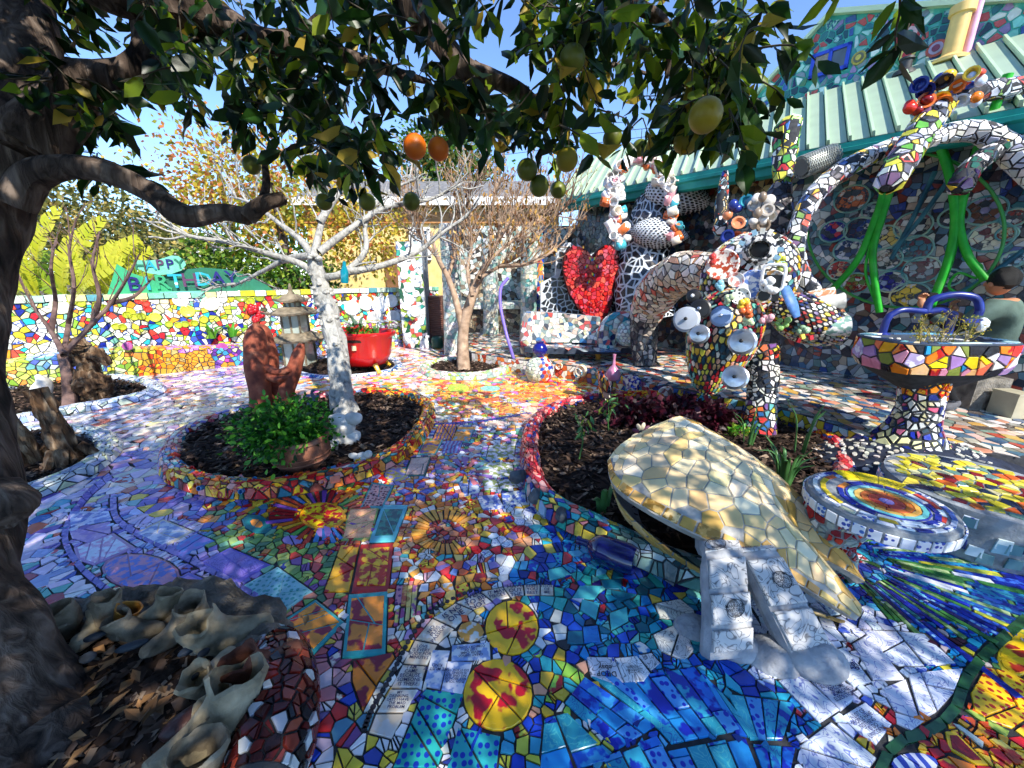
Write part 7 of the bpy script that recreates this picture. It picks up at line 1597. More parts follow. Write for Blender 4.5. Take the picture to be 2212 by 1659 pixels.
def branch_mesh(parent,name,out,mat,seg=6,bump_=0.0):
    V=[];Fc=[]
    for pts,rad in out:
        P_=catmull(pts,2) if len(pts)<12 else np.array(pts);v,f=tube(P_,rad,seg if rad[0]>.012 else 4,False,bump_);k=len(V);V += list(v);Fc += [[a+k for a in q] for q in f]
    return mk(name,V,Fc,mat,parent,True)

# ------------------------------------------------------------------ the orange tree overhead
ot=thing('orange_tree','dark orange tree in the left foreground with branches hanging overhead','tree',tuple(G(40,1640)))
b0=G(45,1650)
def limb(name,pts,rad,seg=12,bump_=.22,sub=5):V,Fc=tube(catmull([Vector(p) for p in pts],sub),rad,seg,True,bump_);return mk(name,V,Fc,M['bark'],ot,True)
limb('trunk',[b0+Vector((-.04,-.02,-.05)),b0+Vector((-.12,.06,.12)),D(-90,1250,1.28),D(-95,1000,1.34),D(-105,700,1.38),D(-75,480,1.42),D(0,330,1.46)],[.27,.19,.145,.13,.13,.14,.15],18,.25,7)
limb('root_flare',[D(110,1560,1.25),D(150,1640,1.22),D(215,1720,1.2)],[.1,.09,.06]);limb('burl',[D(-20,1080,1.3),D(15,1095,1.26),D(28,1120,1.25)],[.09,.075,.04])
LIMBS=[([(30,340,1.46),(55,200,1.5),(55,60,1.55),(40,-120,1.7)],[.12,.1,.1,.09]),([(60,320,1.46),(140,230,1.5),(180,175,1.5),(255,175,1.5)],[.11,.085,.07,.055]),([(200,175,1.5),(280,155,1.52),(318,110,1.55),(320,40,1.6),(345,-60,1.7)],[.06,.055,.05,.05,.05]),
         ([(130,-60,1.5),(250,-5,1.5),(380,15,1.55),(470,40,1.6),(560,85,1.65),(650,98,1.7),(760,125,1.7),(860,158,1.7),(930,178,1.7)],[.06,.06,.065,.06,.05,.045,.03,.02,.012]),
         ([(30,440,1.42),(75,378,1.42),(160,360,1.42),(250,378,1.45),(330,418,1.5),(395,466,1.5),(480,458,1.55),(535,468,1.55)],[.06,.05,.042,.04,.04,.045,.035,.036]),([(535,468,1.55),(570,440,1.55),(612,428,1.6)],[.036,.03,.026]),([(560,450,1.55),(575,400,1.6),(570,330,1.65)],[.02,.015,.01]),
         ([(640,97,1.7),(690,45,1.7),(770,-40,1.75)],[.035,.03,.03]),([(860,-60,1.6),(890,10,1.6),(945,80,1.6),(1003,148,1.62),(1060,168,1.62),(1125,198,1.65),(1170,240,1.7),(1200,290,1.75)],[.06,.055,.05,.046,.036,.03,.02,.01]),
         ([(1330,-60,1.5),(1360,0,1.5),(1430,45,1.5),(1445,105,1.55),(1440,170,1.6)],[.03,.026,.022,.016,.008]),([(1150,215,1.66),(1230,185,1.7),(1310,140,1.7),(1400,160,1.75)],[.016,.014,.01,.007])]
for pts,rad in LIMBS:limb('limb',[D(*p) for p in pts],rad,10,.15,5)
# limbs that carry the crown above and behind the viewer
for a in ([(-1.8,1.5,2.2),(-1.0,.6,2.7),(.2,-.5,3.1),(1.6,-1.5,3.3),(3.0,-2.0,3.4)],[(-1.6,1.2,2.4),(-1.4,0,2.8),(-.8,-1.6,3.2),(-.2,-3,3.3)],[(-.2,-.2,3.0),(1.4,.1,3.2),(2.8,.2,3.3)]):limb('limb',a,[.08,.07,.05,.02],8,.1)
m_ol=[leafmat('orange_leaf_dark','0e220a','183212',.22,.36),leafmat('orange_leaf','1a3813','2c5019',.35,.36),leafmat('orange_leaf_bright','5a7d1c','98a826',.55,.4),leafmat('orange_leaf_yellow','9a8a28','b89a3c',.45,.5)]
m_twig=paint('green_brown_twig','3a3322',.7)
LOW=[(40,330),(120,330),(150,430),(230,440),(300,350),(360,400),(430,440),(520,360),(600,430),(700,455),(760,470),(860,455),(905,400),(960,335),(1010,300),(1060,330),(1120,380),(1200,425),(1260,330),(1320,350),(1380,390),(1430,320),(1500,345),(1560,310),(1620,230),(1660,180),(1690,40),(1760,70),(1850,20),(1990,60),(2030,-10)]
GAPS=[(195,95,45),(225,60,40),(330,260,40),(290,330,30),(440,300,50),(1090,95,45),(1110,40,35),(1120,130,30),(1310,205,32),(820,200,25),(895,260,30),(860,360,25),(1010,290,30),(700,20,25),(480,160,25),(160,300,25),(250,430,30),(1440,180,20),(560,290,22),(930,25,22)]
def low(u):return float(np.interp(u,[a[0] for a in LOW],[a[1] for a in LOW]))
P=[];Dr=[];Sz=[];twigs=[]
def spray(p,d,L,n,sz):
    d=np.array(d,float);d /= np.linalg.norm(d);pts=[np.array(p,float)]
    for k in range(4):d=d+np.array([rnd.gauss(0,.18),rnd.gauss(0,.18),-.12]);d /= np.linalg.norm(d);pts.append(pts[-1]+d*L/4)
    twigs.append((pts,[.0035,.0018]))
    for k in range(n):
        q=pts[1+(k*4) // n] if k<n-1 else pts[-1];a=rnd.uniform(0,6.28);e=np.array([math.cos(a),math.sin(a),rnd.uniform(-.9,.5)]);P.append(q+e*.006);Dr.append(e+d*.6+np.array([0,0,-.2]));Sz.append(sz*rnd.uniform(.5,1.35))
ns=0
while ns<470:
    u=rnd.uniform(40,1990);v=rnd.uniform(-60,470)
    if v>low(u)-78 or (u>1650 and rnd.random()<.7):continue
    if any(math.hypot(u-a,v-b)<c+34 for a,b,c in GAPS):continue
    d=rnd.uniform(1.15,2.1) if u<1650 else rnd.uniform(.9,1.2)
    if u<380:d=rnd.uniform(1.35,2.0)
    spray(D(u,v-12,d),(rnd.uniform(-1,1),rnd.uniform(-.6,.6),rnd.uniform(-.9,.2)),rnd.uniform(.1,.2),rnd.randint(6,9),.088);ns += 1
for (u,v,d) in ((1575,255,1.15),(1600,215,1.2),(1560,170,1.2),(1590,180,1.25),(1545,210,1.3),(1610,175,1.3),(1500,150,1.3),(1530,120,1.3),(1490,230,1.3),(1470,200,1.35)):
    for _ in range(2):spray(D(u,v-20,d),(rnd.uniform(-.2,.7),rnd.uniform(-.4,.4),-.4),.16,8,.1)
P=np.array(P);Dr=np.array(Dr);Sz=np.array(Sz)
order=np.argsort(np.linalg.norm(P-EYE_V,axis=1)/Sz)
big=[]
for i in order:
    u,v=PX(P[i])
    if 0<u<2212 and 0<v<700:big.append(i)
    if len(big) >= 300:break
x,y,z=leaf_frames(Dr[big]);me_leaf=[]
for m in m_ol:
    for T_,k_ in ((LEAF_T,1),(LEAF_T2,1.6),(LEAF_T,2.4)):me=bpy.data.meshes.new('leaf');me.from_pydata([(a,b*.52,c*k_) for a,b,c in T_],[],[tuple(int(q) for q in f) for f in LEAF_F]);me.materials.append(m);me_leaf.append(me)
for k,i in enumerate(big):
    o=bpy.data.objects.new('leaf',me_leaf[rng.choice(4,p=[.42,.38,.15,.05] if PX(P[i])[0]<1150 else [.26,.36,.3,.08])*3+rng.integers(3)]);col.objects.link(o);o.parent=ot  # leaves on the right pick brighter greens, imitating backlight by colour
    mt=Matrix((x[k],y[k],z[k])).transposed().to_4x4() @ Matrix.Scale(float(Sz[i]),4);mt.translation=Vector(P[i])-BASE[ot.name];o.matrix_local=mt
rest=np.setdiff1d(np.arange(len(P)),big)
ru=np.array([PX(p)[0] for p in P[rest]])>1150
leaf_mesh(ot,'leaves',P[rest][~ru],Dr[rest][~ru],Sz[rest][~ru],.52,m_ol,[42,38,15,5]);leaf_mesh(ot,'sun_tinted_leaves',P[rest][ru],Dr[rest][ru],Sz[rest][ru],.52,m_ol,[24,36,32,8])  # right part gets more bright and yellow leaves, backlight put into colour
tw=branch_mesh(ot,'twigs',twigs,m_twig);tw['kind']='stuff'
# the rest of the crown, above and behind the viewer
CP=[]
for (c,r,n) in (((1.5,-1.6,3.3),(3.3,2.9,.8),17000),((-1.3,-.9,3.2),(2.2,2.6,.8),8000),((-2.2,1.0,3.3),(1.3,1.6,.7),1500)):
    q=rng.normal(size=(n // 14,3));q /= np.linalg.norm(q,axis=1)[:,None];q *= rng.random((n // 14,1)) ** .4;C=np.array(c)+q*np.array(r)
    CP.append(np.repeat(C,14,0)+rng.normal(size=(len(C)*14,3))*.17)
CP=np.vstack(CP);keep=np.ones(len(CP),bool)
yy=CP[:,1];zz_=CP[:,2]-EYE;dd_=yy*cP-zz_*sP;uu_=1106+FOC*CP[:,0]/np.maximum(dd_,.01);vv_=829.5-FOC*(yy*sP+zz_*cP)/np.maximum(dd_,.01)
keep &= ~((dd_>.05) & (vv_>-120) & (uu_>-200) & (uu_<2400));keep &= np.linalg.norm(CP-EYE_V,axis=1)>.8
keep &= ~((CP[:,0]>3.6) & (CP[:,1]>.2));CP=CP[keep]
leaf_mesh(ot,'crown',CP,rng.normal(size=CP.shape)+np.array([0,0,-.4]),.12*(.7+.6*rng.random(len(CP))),.5,m_ol,[40,40,15,5],True)
# oranges
m_peel=lambda nm,a,b:noisy(nm,[(0.3,a),(0.7,b)],7,.42,.25,.002,bscale=160,spec=.4)
m_or=m_peel('ripe_orange_peel','c8560c','e07a18');m_gy=m_peel('yellow_green_peel','7a7212','a08a1c');m_gg=m_peel('green_peel','4a5a18','6f7420')
mb=MB();mb.ball((0,0,-.04),(.04,.04,.041),20,14);me_o={}
for nm,m in (('r',m_or),('y',m_gy),('g',m_gg)):
    me=bpy.data.meshes.new('orange_fruit');me.from_pydata([tuple(v) for v in mb.v],[],mb.f);me.materials.append(m);me.polygons.foreach_set('use_smooth',[True]*len(me.polygons));me_o[nm]=me
mb=MB();mb.lathe((0,0,-.002),[(.008,-.003),(.007,.002),(.002,.006),(.0018,.05)],8);me_c=bpy.data.meshes.new('stalk');me_c.from_pydata([tuple(v) for v in mb.v],[],mb.f);me_c.materials.append(m_twig)
FR=[(897,315,53,'r','ripe orange fruit with a sun spot, left of a hanging pair'),(944,320,49,'r','ripe orange fruit in shade, right of a hanging pair'),(567,198,42,'y','yellow orange with a branch across it near the sky gap'),(1527,245,68,'y','largest yellow green orange hanging at the right end of the branch'),(1484,303,52,'y','half lit yellow orange hanging lowest at the right'),(1505,205,52,'y','yellow orange behind the largest fruit at the right'),(1236,125,60,'g','green orange high against the sky behind a leaf'),
      (1228,343,50,'y','yellow orange hanging over the bare fruit tree'),(1325,297,45,'g','green orange hanging alone against the sky before the roof'),(1127,243,38,'y','small bright yellow orange among the middle leaves'),(1205,245,45,'g','green orange behind a leaf above the fruit tree'),(1140,365,45,'g','green orange left of the low cluster'),(1168,400,44,'g','green orange in the middle of the low cluster'),(1208,410,38,'g','small green orange right in the low cluster'),
      (790,436,38,'g','small green orange low above the white tree, left one'),(889,433,36,'g','small green orange low above the white tree, right one'),(880,185,34,'g','small green orange at the top of the middle leaves'),(970,236,42,'g','green orange under the diagonal limb'),(1385,318,34,'g','green orange half hidden by hanging leaves before the roof'),(698,436,36,'g','green orange half hidden over the white tree crown'),(540,355,38,'g','dark green orange in the left leaves')]
for (u,v,px,k,lb) in FR:
    d=.084*FOC/px;p=D(u,v-px/2,d);t=thing('orange_fruit',lb,'orange',tuple(p),'oranges hanging in the tree')
    o=bpy.data.objects.new('fruit',me_o[k]);col.objects.link(o);o.parent=t;o.rotation_euler=(rnd.uniform(-.1,.1),rnd.uniform(-.1,.1),rnd.uniform(0,6));s_=rnd.uniform(.96,1.06);o.scale=(s_,s_,s_*rnd.uniform(.95,1.05));o2=bpy.data.objects.new('stalk',me_c);col.objects.link(o2);o2.parent=t

# ------------------------------------------------------------------ whitewashed tree in the first bed
wt=thing('white_tree','knobbly whitewashed bare tree rising from the round mulch bed','tree',tuple(G(745,905)))
wp_=[G(745,912,-.02),D(742,850,4.18),D(733,790,4.18),D(722,730,4.18),D(706,665,4.18),D(690,600,4.15),D(678,552,4.1)]
V,Fc=tube(catmull(wp_,9),[.17,.115,.105,.105,.1,.09,.075,.06],18,True,.45);mk('trunk',V,Fc,M['white_bark'],wt,True)
for k in range(46):      # knots
    t=rnd.random();i=min(int(t*6),5);p=Vector(wp_[i]).lerp(Vector(wp_[i+1]),t*6-i);a=rnd.uniform(-2.6,.4);q=p+Vector((math.cos(a),math.sin(a),0))*.088;mb=MB();r=rnd.uniform(.02,.042);mb.ball(q,(r,r,r*.7),8,6);mb.build('knot',M['white_bark'],wt,True)
rg=random.Random(3);out=[]
WL_=[[(690,600,4.15),(650,570,4.1),(580,548,4.0),(500,525,3.9),(420,512,3.8),(385,500,3.75)],[(680,560,4.1),(650,520,4.2),(600,480,4.3),(545,440,4.4),(500,425,4.5)],[(678,555,4.1),(690,500,4.2),(700,450,4.3),(680,400,4.4),(650,360,4.5)],[(700,600,4.15),(745,588,4.1),(790,540,4.2),(790,480,4.3),(830,420,4.5),(900,385,4.6)],[(745,588,4.1),(820,575,4.2),(900,545,4.3),(960,500,4.4),(1010,465,4.5)],[(690,545,4.1),(750,500,4.2),(830,450,4.3),(930,430,4.4),(1000,395,4.5)],[(678,552,4.1),(620,560,4.3),(560,590,4.5),(500,620,4.6)],[(690,480,4.2),(730,420,4.3),(760,380,4.4),(800,350,4.5)]]
for w in WL_:
    pts=[np.array(D(*q)) for q in w];C=catmull(pts,4);out.append((list(C),[.045,.033,.022,.012]))
    for i in range(5,len(C),2):
        d=C[i]-C[i-1];d /= np.linalg.norm(d)
        for _ in range(2 if i>8 else 1):grow(out,C[i],d+np.array([rg.gauss(0,.7),rg.gauss(0,.5),rg.gauss(.25,.5)]),.012,rg.uniform(.28,.5),2,rg,.6,.2,(1,3),.6,.3,.0045)
branch_mesh(wt,'branches',out,M['white_bark'],7,.12)
gbp=D(742,590,4.02);mb=MB();mb.lathe(gbp+Vector((0,0,-.1)),[(.035,0),(.04,.02),(.04,.12),(.02,.17),(.016,.22)],12,lay_rot((.1,0,1)));tag(mb.build('teal_bottle',paint('teal_bottle_glass','0f7f90',.1,.7),None,True),'teal glass bottle hung on the white tree stub','bottle')

# ------------------------------------------------------------------ bare fruit tree in the middle
ft=thing('fruit_tree','bare brown fruit tree with a few dry leaves in the low round bed','tree',tuple(G(1003,803)));m_fb=noisy('tan_bark',[(0.3,'7a6450'),(0.6,'ae947c'),(0.8,'c8b098')],10,.85,.7,.01);out=[];rg=random.Random(8)
out.append((list(catmull([G(1003,806,.0),D(1000,760,6.2),D(1003,700,6.2),D(1020,640,6.2),D(1040,590,6.2),D(1060,555,6.2)],5)),[.12,.095,.085,.075,.06,.04]));out.append((list(catmull([D(1000,715,6.2),D(985,650,6.2),D(968,600,6.2),D(945,555,6.1),D(930,500,6.0)],5)),[.06,.05,.045,.035,.02]))
FLIMB=[[(1035,600),(1080,575),(1130,545),(1180,490),(1230,440)],[(1050,570),(1075,520),(1110,460),(1150,400)],[(1020,640),(1010,580),(1020,520),(1010,450),(1030,390)],[(968,600),(985,540),(1000,480),(985,410)],[(945,555),(915,520),(890,470),(880,420)],[(1060,555),(1060,500),(1065,440),(1080,380)],[(1080,575),(1140,570),(1190,545),(1240,500)],[(1030,610),(1060,560),(1120,510),(1190,450),(1215,415)]]
for w in FLIMB:
    C=catmull([np.array(D(u,v,6.2+rg.uniform(-.4,.4))) for u,v in w],4);out.append((list(C),[.035,.022,.012]))
    for i in range(3,len(C)):
        for _ in range(3):grow(out,C[i],(C[i]-C[i-1])/np.linalg.norm(C[i]-C[i-1])+np.array([rg.gauss(0,.55),rg.gauss(0,.5),rg.gauss(.35,.4)]),.011,rg.uniform(.3,.5),2,rg,.45,.3,(1,3),.6,.2,.0038)
branch_mesh(ft,'trunk_and_branches',out,m_fb,8,.08)
tips=np.array([o_[0][-1] for o_ in out[10:]]);sel=tips[rng.choice(len(tips),1100)]+rng.normal(size=(1100,3))*.05;m_dl=[leafmat('dry_gold_leaf','a8782a','d8b060',.35),leafmat('dry_brown_leaf','6a4426','9a6a3c',.3)]
leaf_mesh(ft,'dry_leaves',sel,rng.normal(size=sel.shape)*.5+np.array([0,0,-1]),.075*(.7+.6*rng.random(1100)),.5,m_dl,[6,4])

# ------------------------------------------------------------------ thin bare tree on the left
tt_=thing('thin_tree','thin bare sapling in the oval bed on the left','tree',tuple(G(152,885)));out=[];rg=random.Random(4)
out.append((list(catmull([G(152,888,0),D(150,840,4.45),D(143,790,4.45),D(138,765,4.45)],5)),[.075,.06,.055,.06]))
for w in ([(138,765),(185,715),(240,655),(275,600),(300,550)],[(138,765),(110,715),(75,665),(40,600)],[(138,768),(148,700),(160,620),(150,540),(165,470)],[(200,700),(215,640),(200,570),(215,500)],[(110,715),(120,650),(110,580),(120,520)],[(240,655),(290,640),(330,600)]):
    C=catmull([np.array(D(u,v,4.45+rg.uniform(-.3,.3))) for u,v in w],4);out.append((list(C),[.03,.018,.008]))
    for i in range(5,len(C),2):grow(out,C[i],(C[i]-C[i-1])/np.linalg.norm(C[i]-C[i-1])+np.array([rg.gauss(0,.5),rg.gauss(0,.4),rg.gauss(.4,.3)]),.007,rg.uniform(.25,.45),1,rg,.4,.3,(1,2),.6,.2,.003)
branch_mesh(tt_,'trunk_and_branches',out,noisy('purple_brown_bark',[(0.3,'4a3834'),(0.7,'7a625a')],9,.85,.6),8,.1)

# ------------------------------------------------------------------ banana plants behind the wall
m_ban=[leafmat('banana_leaf_yellow','b8c02a','d8d048',.45),leafmat('banana_leaf_green','6f9a28','a0b838',.45)]
def banana_leaf(parent,bu,bv,tu,tv,w,d,mi):
    a,b=np.array(D(bu,bv,d)),np.array(D(tu,tv,d-.3));L=np.linalg.norm(b-a);ax=(b-a)/L;sd=np.cross(ax,[0,-1,.25]);sd /= np.linalg.norm(sd);nn=np.cross(sd,ax);V=[];Fc=[];n=14;W=w/FOC*d
    n=20;mids=[]
    f_=lambda t:a+ax*L*t+nn*.3*L*(t*(1-t))*1.2;hw_=lambda t:W*(math.sin(math.pi*min(1,(t*.93+.05))) ** .5)
    for i in range(n+1):mids.append(f_(i/n)-nn*.012)
    for s_ in (-1,1):      # torn blade: strips hang free of each other towards the edge
        t=0.0
        while t<.995:
            t1=min(1.0,t+rnd.uniform(.025,.1));sk=.04+.03*rnd.random();dr=rnd.uniform(-.05,.25)
            for q,tt in enumerate((t,t1)):
                tm=tt*.985 if q else tt+.004
                for e in (0,.5,1):V.append(f_(min(1,tm+sk*e))+sd*s_*hw_(tm)*e*(1-.12*rnd.random()*(e == 1))+nn*hw_(tm)*(.3*e-dr*e*e))
            k=len(V)-6;Fc += [(k,k+1,k+4,k+3),(k+1,k+2,k+5,k+4)];t=t1
    lf=mk('leaf',V,Fc,m_ban[mi],parent,True);v,f=tube(mids,[.03,.008],6);mk('midrib',v,f,m_ban[0],lf,True)
BAN=[('banana plant with upright pale leaves at the far left behind the wall',60,[(75,640,-20,500,34),(85,640,60,500,30),(70,620,20,480,34),(80,600,130,448,32),(60,610,-40,560,34),(90,615,30,570,36),(70,640,0,640,30)]),('banana plant with long yellow leaves left of the green sign',170,[(160,640,270,560,34),(140,640,170,500,32),(150,640,60,575,34),(150,610,225,472,36),(165,600,312,528,36),(150,615,100,540,36),(170,640,250,600,36),(150,640,90,600,34)]),('banana plant with broad yellow green leaves directly behind the green sign',265,[(240,640,250,520,30),(235,640,150,545,32),(245,640,345,575,30),(230,600,300,512,30),(240,610,330,540,30),(250,640,330,600,28),(250,630,190,560,34)])]
for lb,u,lv in BAN:
    bp=D(u,640,8.2);t=thing('banana_plant',lb,'plant',(bp.x,bp.y,0),'banana plants behind the wall');V,Fc=tube([(bp.x,bp.y,0),(bp.x+.03,bp.y,.7),(bp.x,bp.y,1.6)],[.13,.1,.07],12);mk('stem',V,Fc,paint('banana_stem','7a7a40',.6) if u == 60 else bpy.data.materials['banana_stem'],t,True)
    for k,(a,b,c,e,w) in enumerate(lv):banana_leaf(t,a,b,c,e,w*.62,8.0+.2*k,k % 3 == 2)

# ------------------------------------------------------------------ background trees
def bg_tree(lb,u,v,d,r,nclump,per,size,mats,wts,name='garden_tree',cr=.28,trunk=True,bark=None):
    c=D(u,v,d);t=thing(name,lb,'tree',(c.x,c.y,0))
    if trunk:V,Fc=tube(catmull([(c.x,c.y,0),(c.x+.1,c.y,c.z*.5),(c.x,c.y,c.z+r[2]*.3)],4),[.16,.12,.05],8);mk('trunk',V,Fc,bark or M['bark'],t,True)
    cloud(t,'crown',c,r,nclump,per,size,mats,wts,cr=cr);return t
m_g1=[leafmat('mid_green_leaf','3f6a1c','6a8f2a',.4),leafmat('light_green_leaf','8aa83a','b8c850',.45),leafmat('deep_green_leaf','1f3f14','35601e',.3)]
m_y1=[leafmat('yellow_vine_leaf','b8a02a','d8c048',.4),leafmat('russet_vine_leaf','a8582a','c88a48',.4),leafmat('olive_vine_leaf','7a7f28','9fa038',.4)]
m_o1=[leafmat('olive_needle','6f6f34','9a9450',.3),leafmat('dark_olive_needle','3f4a22','5f6630',.3),leafmat('gold_needle','a8924a','c0aa60',.3)]
bg_tree('feathery olive green tree behind the banana leaves',215,505,13,(1.9,1.6,1.7),90,40,.16,m_o1,[5,3,2],cr=.3)
bg_tree('hazy gold and olive trees low behind the green sign',335,570,19,(3.0,2,1.5),90,40,.22,m_o1,[4,3,3])
bg_tree('distant dark tree with a pointed top before the white block',310,525,30,(2.6,2,1.9),50,40,.3,[m_o1[1],m_g1[2]],[5,5])
bg_tree('bright green leafy tree right of the green sign',495,575,9.6,(1.0,.8,.65),80,36,.11,m_g1,[4,4,3])
bg_tree('yellow leaved vine tree behind the white branches',590,425,9.2,(1.9,1.0,1.1),130,26,.11,m_y1,[5,3,3],cr=.3)
bg_tree('russet leaved tree high behind the left orange boughs',470,370,10.5,(1.6,1,1.0),60,26,.12,m_y1,[3,5,2])
bg_tree('dense green conifer behind the yellow house roof',975,385,17,(1.9,1.5,2.0),130,46,.2,m_g1[:1]+m_o1[:1]+m_g1[2:],[4,3,4])
bg_tree('shady green shrub behind the wall at the white tree',640,590,9.4,(1.0,.6,.5),60,30,.1,m_g1,[4,2,4])
bg_tree('dark olive tree at the far left edge',60,500,14,(2.0,1.5,1.6),70,40,.18,m_o1,[4,4,2])
bg_tree('yellow green vine in front of the yellow house',790,520,9.3,(1.0,.5,.8),60,24,.1,m_y1,[5,2,4],trunk=False)
bg_tree('olive tree mass behind the yellow leaved vine',700,470,15,(2.6,1.5,1.5),80,40,.2,m_y1[2:]+m_g1[:2],[3,3,3])

# ------------------------------------------------------------------ terracotta hands in the first bed
def lump(parent,name,path,rad,mat,bump_=.12,seg=14,ell=1.0,sub=6):V,Fc=tube(catmull([Vector(p) for p in path],sub),rad,seg,True,bump_,ell);return mk(name,V,Fc,mat,parent,True)
hb=G(572,905);hs=thing('clay_hands','pair of tall cupped terracotta hands standing in the round bed','sculpture',tuple(hb));tm=M['terracotta']
lump(hs,'tall_hand',[G(563,905,-.02),D(562,850,4.2),D(554,790,4.2),D(551,742,4.2),D(553,715,4.22),D(556,700,4.25)],[.1,.105,.115,.11,.08,.03],tm)
lump(hs,'back_hand',[G(585,885,0),D(582,820,4.42),D(574,760,4.42),D(563,715,4.42),D(558,702,4.42)],[.1,.1,.12,.1,.03],tm)
lump(hs,'short_hand',[G(604,905,0),D(614,865,4.2),D(629,815,4.2),D(645,765,4.2),D(652,742,4.2)],[.1,.085,.08,.065,.03],tm)
lump(hs,'upper_thumb',[D(578,795,4.2),D(598,804,4.12),D(620,800,4.12),D(633,792,4.2)],[.045,.04,.04,.04],tm,seg=10);lump(hs,'lower_thumb',[D(578,812,4.2),D(600,819,4.1),D(622,813,4.15)],[.045,.04,.035],tm,seg=10)
m_bas=[leafmat('basil_leaf','1f5a14','3a8420',.3),leafmat('basil_leaf_light','4a9a2a','7ab83a',.35),leafmat('basil_leaf_dark','123a10','1f5518',.25)]
pb2=G(655,1000,.07);pot=thing('clay_pot','wide clay pot in the mulch under the green herb','pot',tuple(pb2));mb=MB();mb.lathe(pb2,[(.15,-.02),(.19,.05),(.21,.13),(.2,.2),(.215,.21),(.215,.24),(.19,.24),(.17,.18),(.02,.17)],28);mb.build('pot_body',noisy('worn_clay',[(0.3,'5a3426'),(0.55,'8a5a44'),(0.75,'9a8070')],8,.8,.5),pot,True)
for z in (.06,.1):V,Fc=tube([pb2+Vector((math.cos(a)*(.19+z*.15),math.sin(a)*(.19+z*.15),z)) for a in np.linspace(0,6.283,26)],.008,5,False);mk('pot_ridge',V,Fc,bpy.data.materials['worn_clay'],pot,True)
hc_=D(613,930,2.95);herb=thing('herb_bush','bushy bright green herb spilling over the clay pot','plant',(hc_.x,hc_.y,.3));cloud(herb,'foliage',hc_+Vector((.02,0,-.02)),(.29,.24,.19),130,26,.042,m_bas,[5,3,3],.7,.5,.22,False)
out=[];rg=random.Random(2)
for k in range(14):grow(out,pb2+Vector((-.04,0,.2)),(rg.gauss(-.3,.5),rg.gauss(0,.5),.8),.006,.22,1,rg)
branch_mesh(herb,'stems',out,paint('herb_stem','4a6a2a',.7),5)
# plaster animals and heron
for lb,u,v,parts in (('pale plaster rabbit like rock at the foot of the white tree',752,940,[(0,0,.07,.12,.1,.08),(-.02,-.02,.18,.11,.09,.1),(.07,0,.24,.08,.07,.06),(-.08,0,.26,.06,.05,.04)]),('small white plaster bird with raised tail in the mulch',782,985,[(0,0,.06,.06,.045,.045),(.06,-.01,.1,.035,.03,.03),(-.06,0,.09,.04,.02,.02)]),('white plaster lump left of the white tree foot',712,952,[(0,0,.05,.07,.06,.05),(.05,0,.07,.04,.04,.035)])):
    p=G(u,v+20,.05);t=thing('plaster_animal',lb,'figurine',tuple(p))
    for i,(x,y,z,a,b,c) in enumerate(parts):mb=MB();mb.ball(p+Vector((x,y,z)),(a,b,c),14,10);mk(('body','head','ear','ear')[i],[tuple(Vector(q)*1+Vector((0,0,1))*.02*noise.noise(Vector(q)*12)) for q in mb.v],mb.f,M['plaster'],t,True)
p=G(678,905,.04);hr=thing('heron_figure','small blue grey heron figurine behind the herb bush','figurine',tuple(p));m_hn=paint('blue_grey_glaze','3a4658',.4,.5,.3,16);lump(hr,'body',[p+Vector((-.05,0,.1)),p+Vector((0,0,.16)),p+Vector((.05,0,.22))],[.02,.05,.03],m_hn,0,10);lump(hr,'neck',[p+Vector((.04,0,.22)),p+Vector((.02,0,.29)),p+Vector((.06,0,.32)),p+Vector((.11,0,.31))],[.025,.016,.016,.004],m_hn,0,8)
for x in (-.01,.02):mb=MB();mb.tube([p+Vector((x,0,0)),p+Vector((x,0,.13))],.006,6);mb.build('leg',m_hn,hr)

def gnarl(parent,name,path,rad,mat,seg=26,tw=3.0,amp=.2):
    P_=catmull([Vector(p) for p in path],10);T,N,B=frames(P_);n=len(P_);rr=np.interp(np.linspace(0,1,n),np.linspace(0,1,len(rad)),rad);V=[];Fc=[]
    for i in range(n):
        for j in range(seg):
            a=2*math.pi*j/seg;t=i/n;q=Vector((math.cos(a)*1.5,math.sin(a)*1.5,t*3.5))+Vector(P_[0])*3
            r=rr[i]*(1+amp*math.sin(5*a+tw*2.2*t+2*noise.noise(q))*.55+amp*1.6*noise.noise(q*1.4)+amp*.8*noise.noise(q*4));V.append(P_[i]+N[i]*math.cos(a)*r+B[i]*math.sin(a)*r)
    for i in range(n-1):
        for j in range(seg):Fc.append((i*seg+j,i*seg+(j+1) % seg,(i+1)*seg+(j+1) % seg,(i+1)*seg+j))
    k=len(V);V += [P_[0],P_[-1]-T[-1]*rr[-1]*.7];Fc += [((j+1) % seg,j,k) for j in range(seg)]+[((n-1)*seg+j,(n-1)*seg+(j+1) % seg,k+1) for j in range(seg)]
    return mk(name,V,Fc,mat,parent,True)
# ------------------------------------------------------------------ driftwood and root figures on the left
m_dw=M['wood_drift']
rb_=G(215,872);rf_=thing('root_figure','gnarled root wood figure standing in the oval bed','sculpture',tuple(rb_))
for nm,path,rad in (('base',[(0,0,0),(.0,0,.18),(-.02,0,.36)],[.12,.14,.11]),('hips',[(-.12,-.04,.2),(.05,-.08,.3),(.2,0,.26)],[.09,.12,.07]),('torso',[(-.02,0,.3),(0,0,.5),(-.01,0,.64)],[.11,.09,.1]),('head',[(-.03,0,.62),(-.02,0,.72),(.0,0,.8)],[.08,.09,.03]),('right_arm',[(.08,0,.62),(.2,-.03,.6),(.27,0,.48)],[.07,.07,.03]),('left_arm',[(-.08,0,.66),(-.17,0,.64),(-.2,0,.54),(-.16,0,.46)],[.03,.03,.03,.03])):gnarl(rf_,nm,[rb_+Vector(q) for q in path],rad,m_dw,20,2,.28)
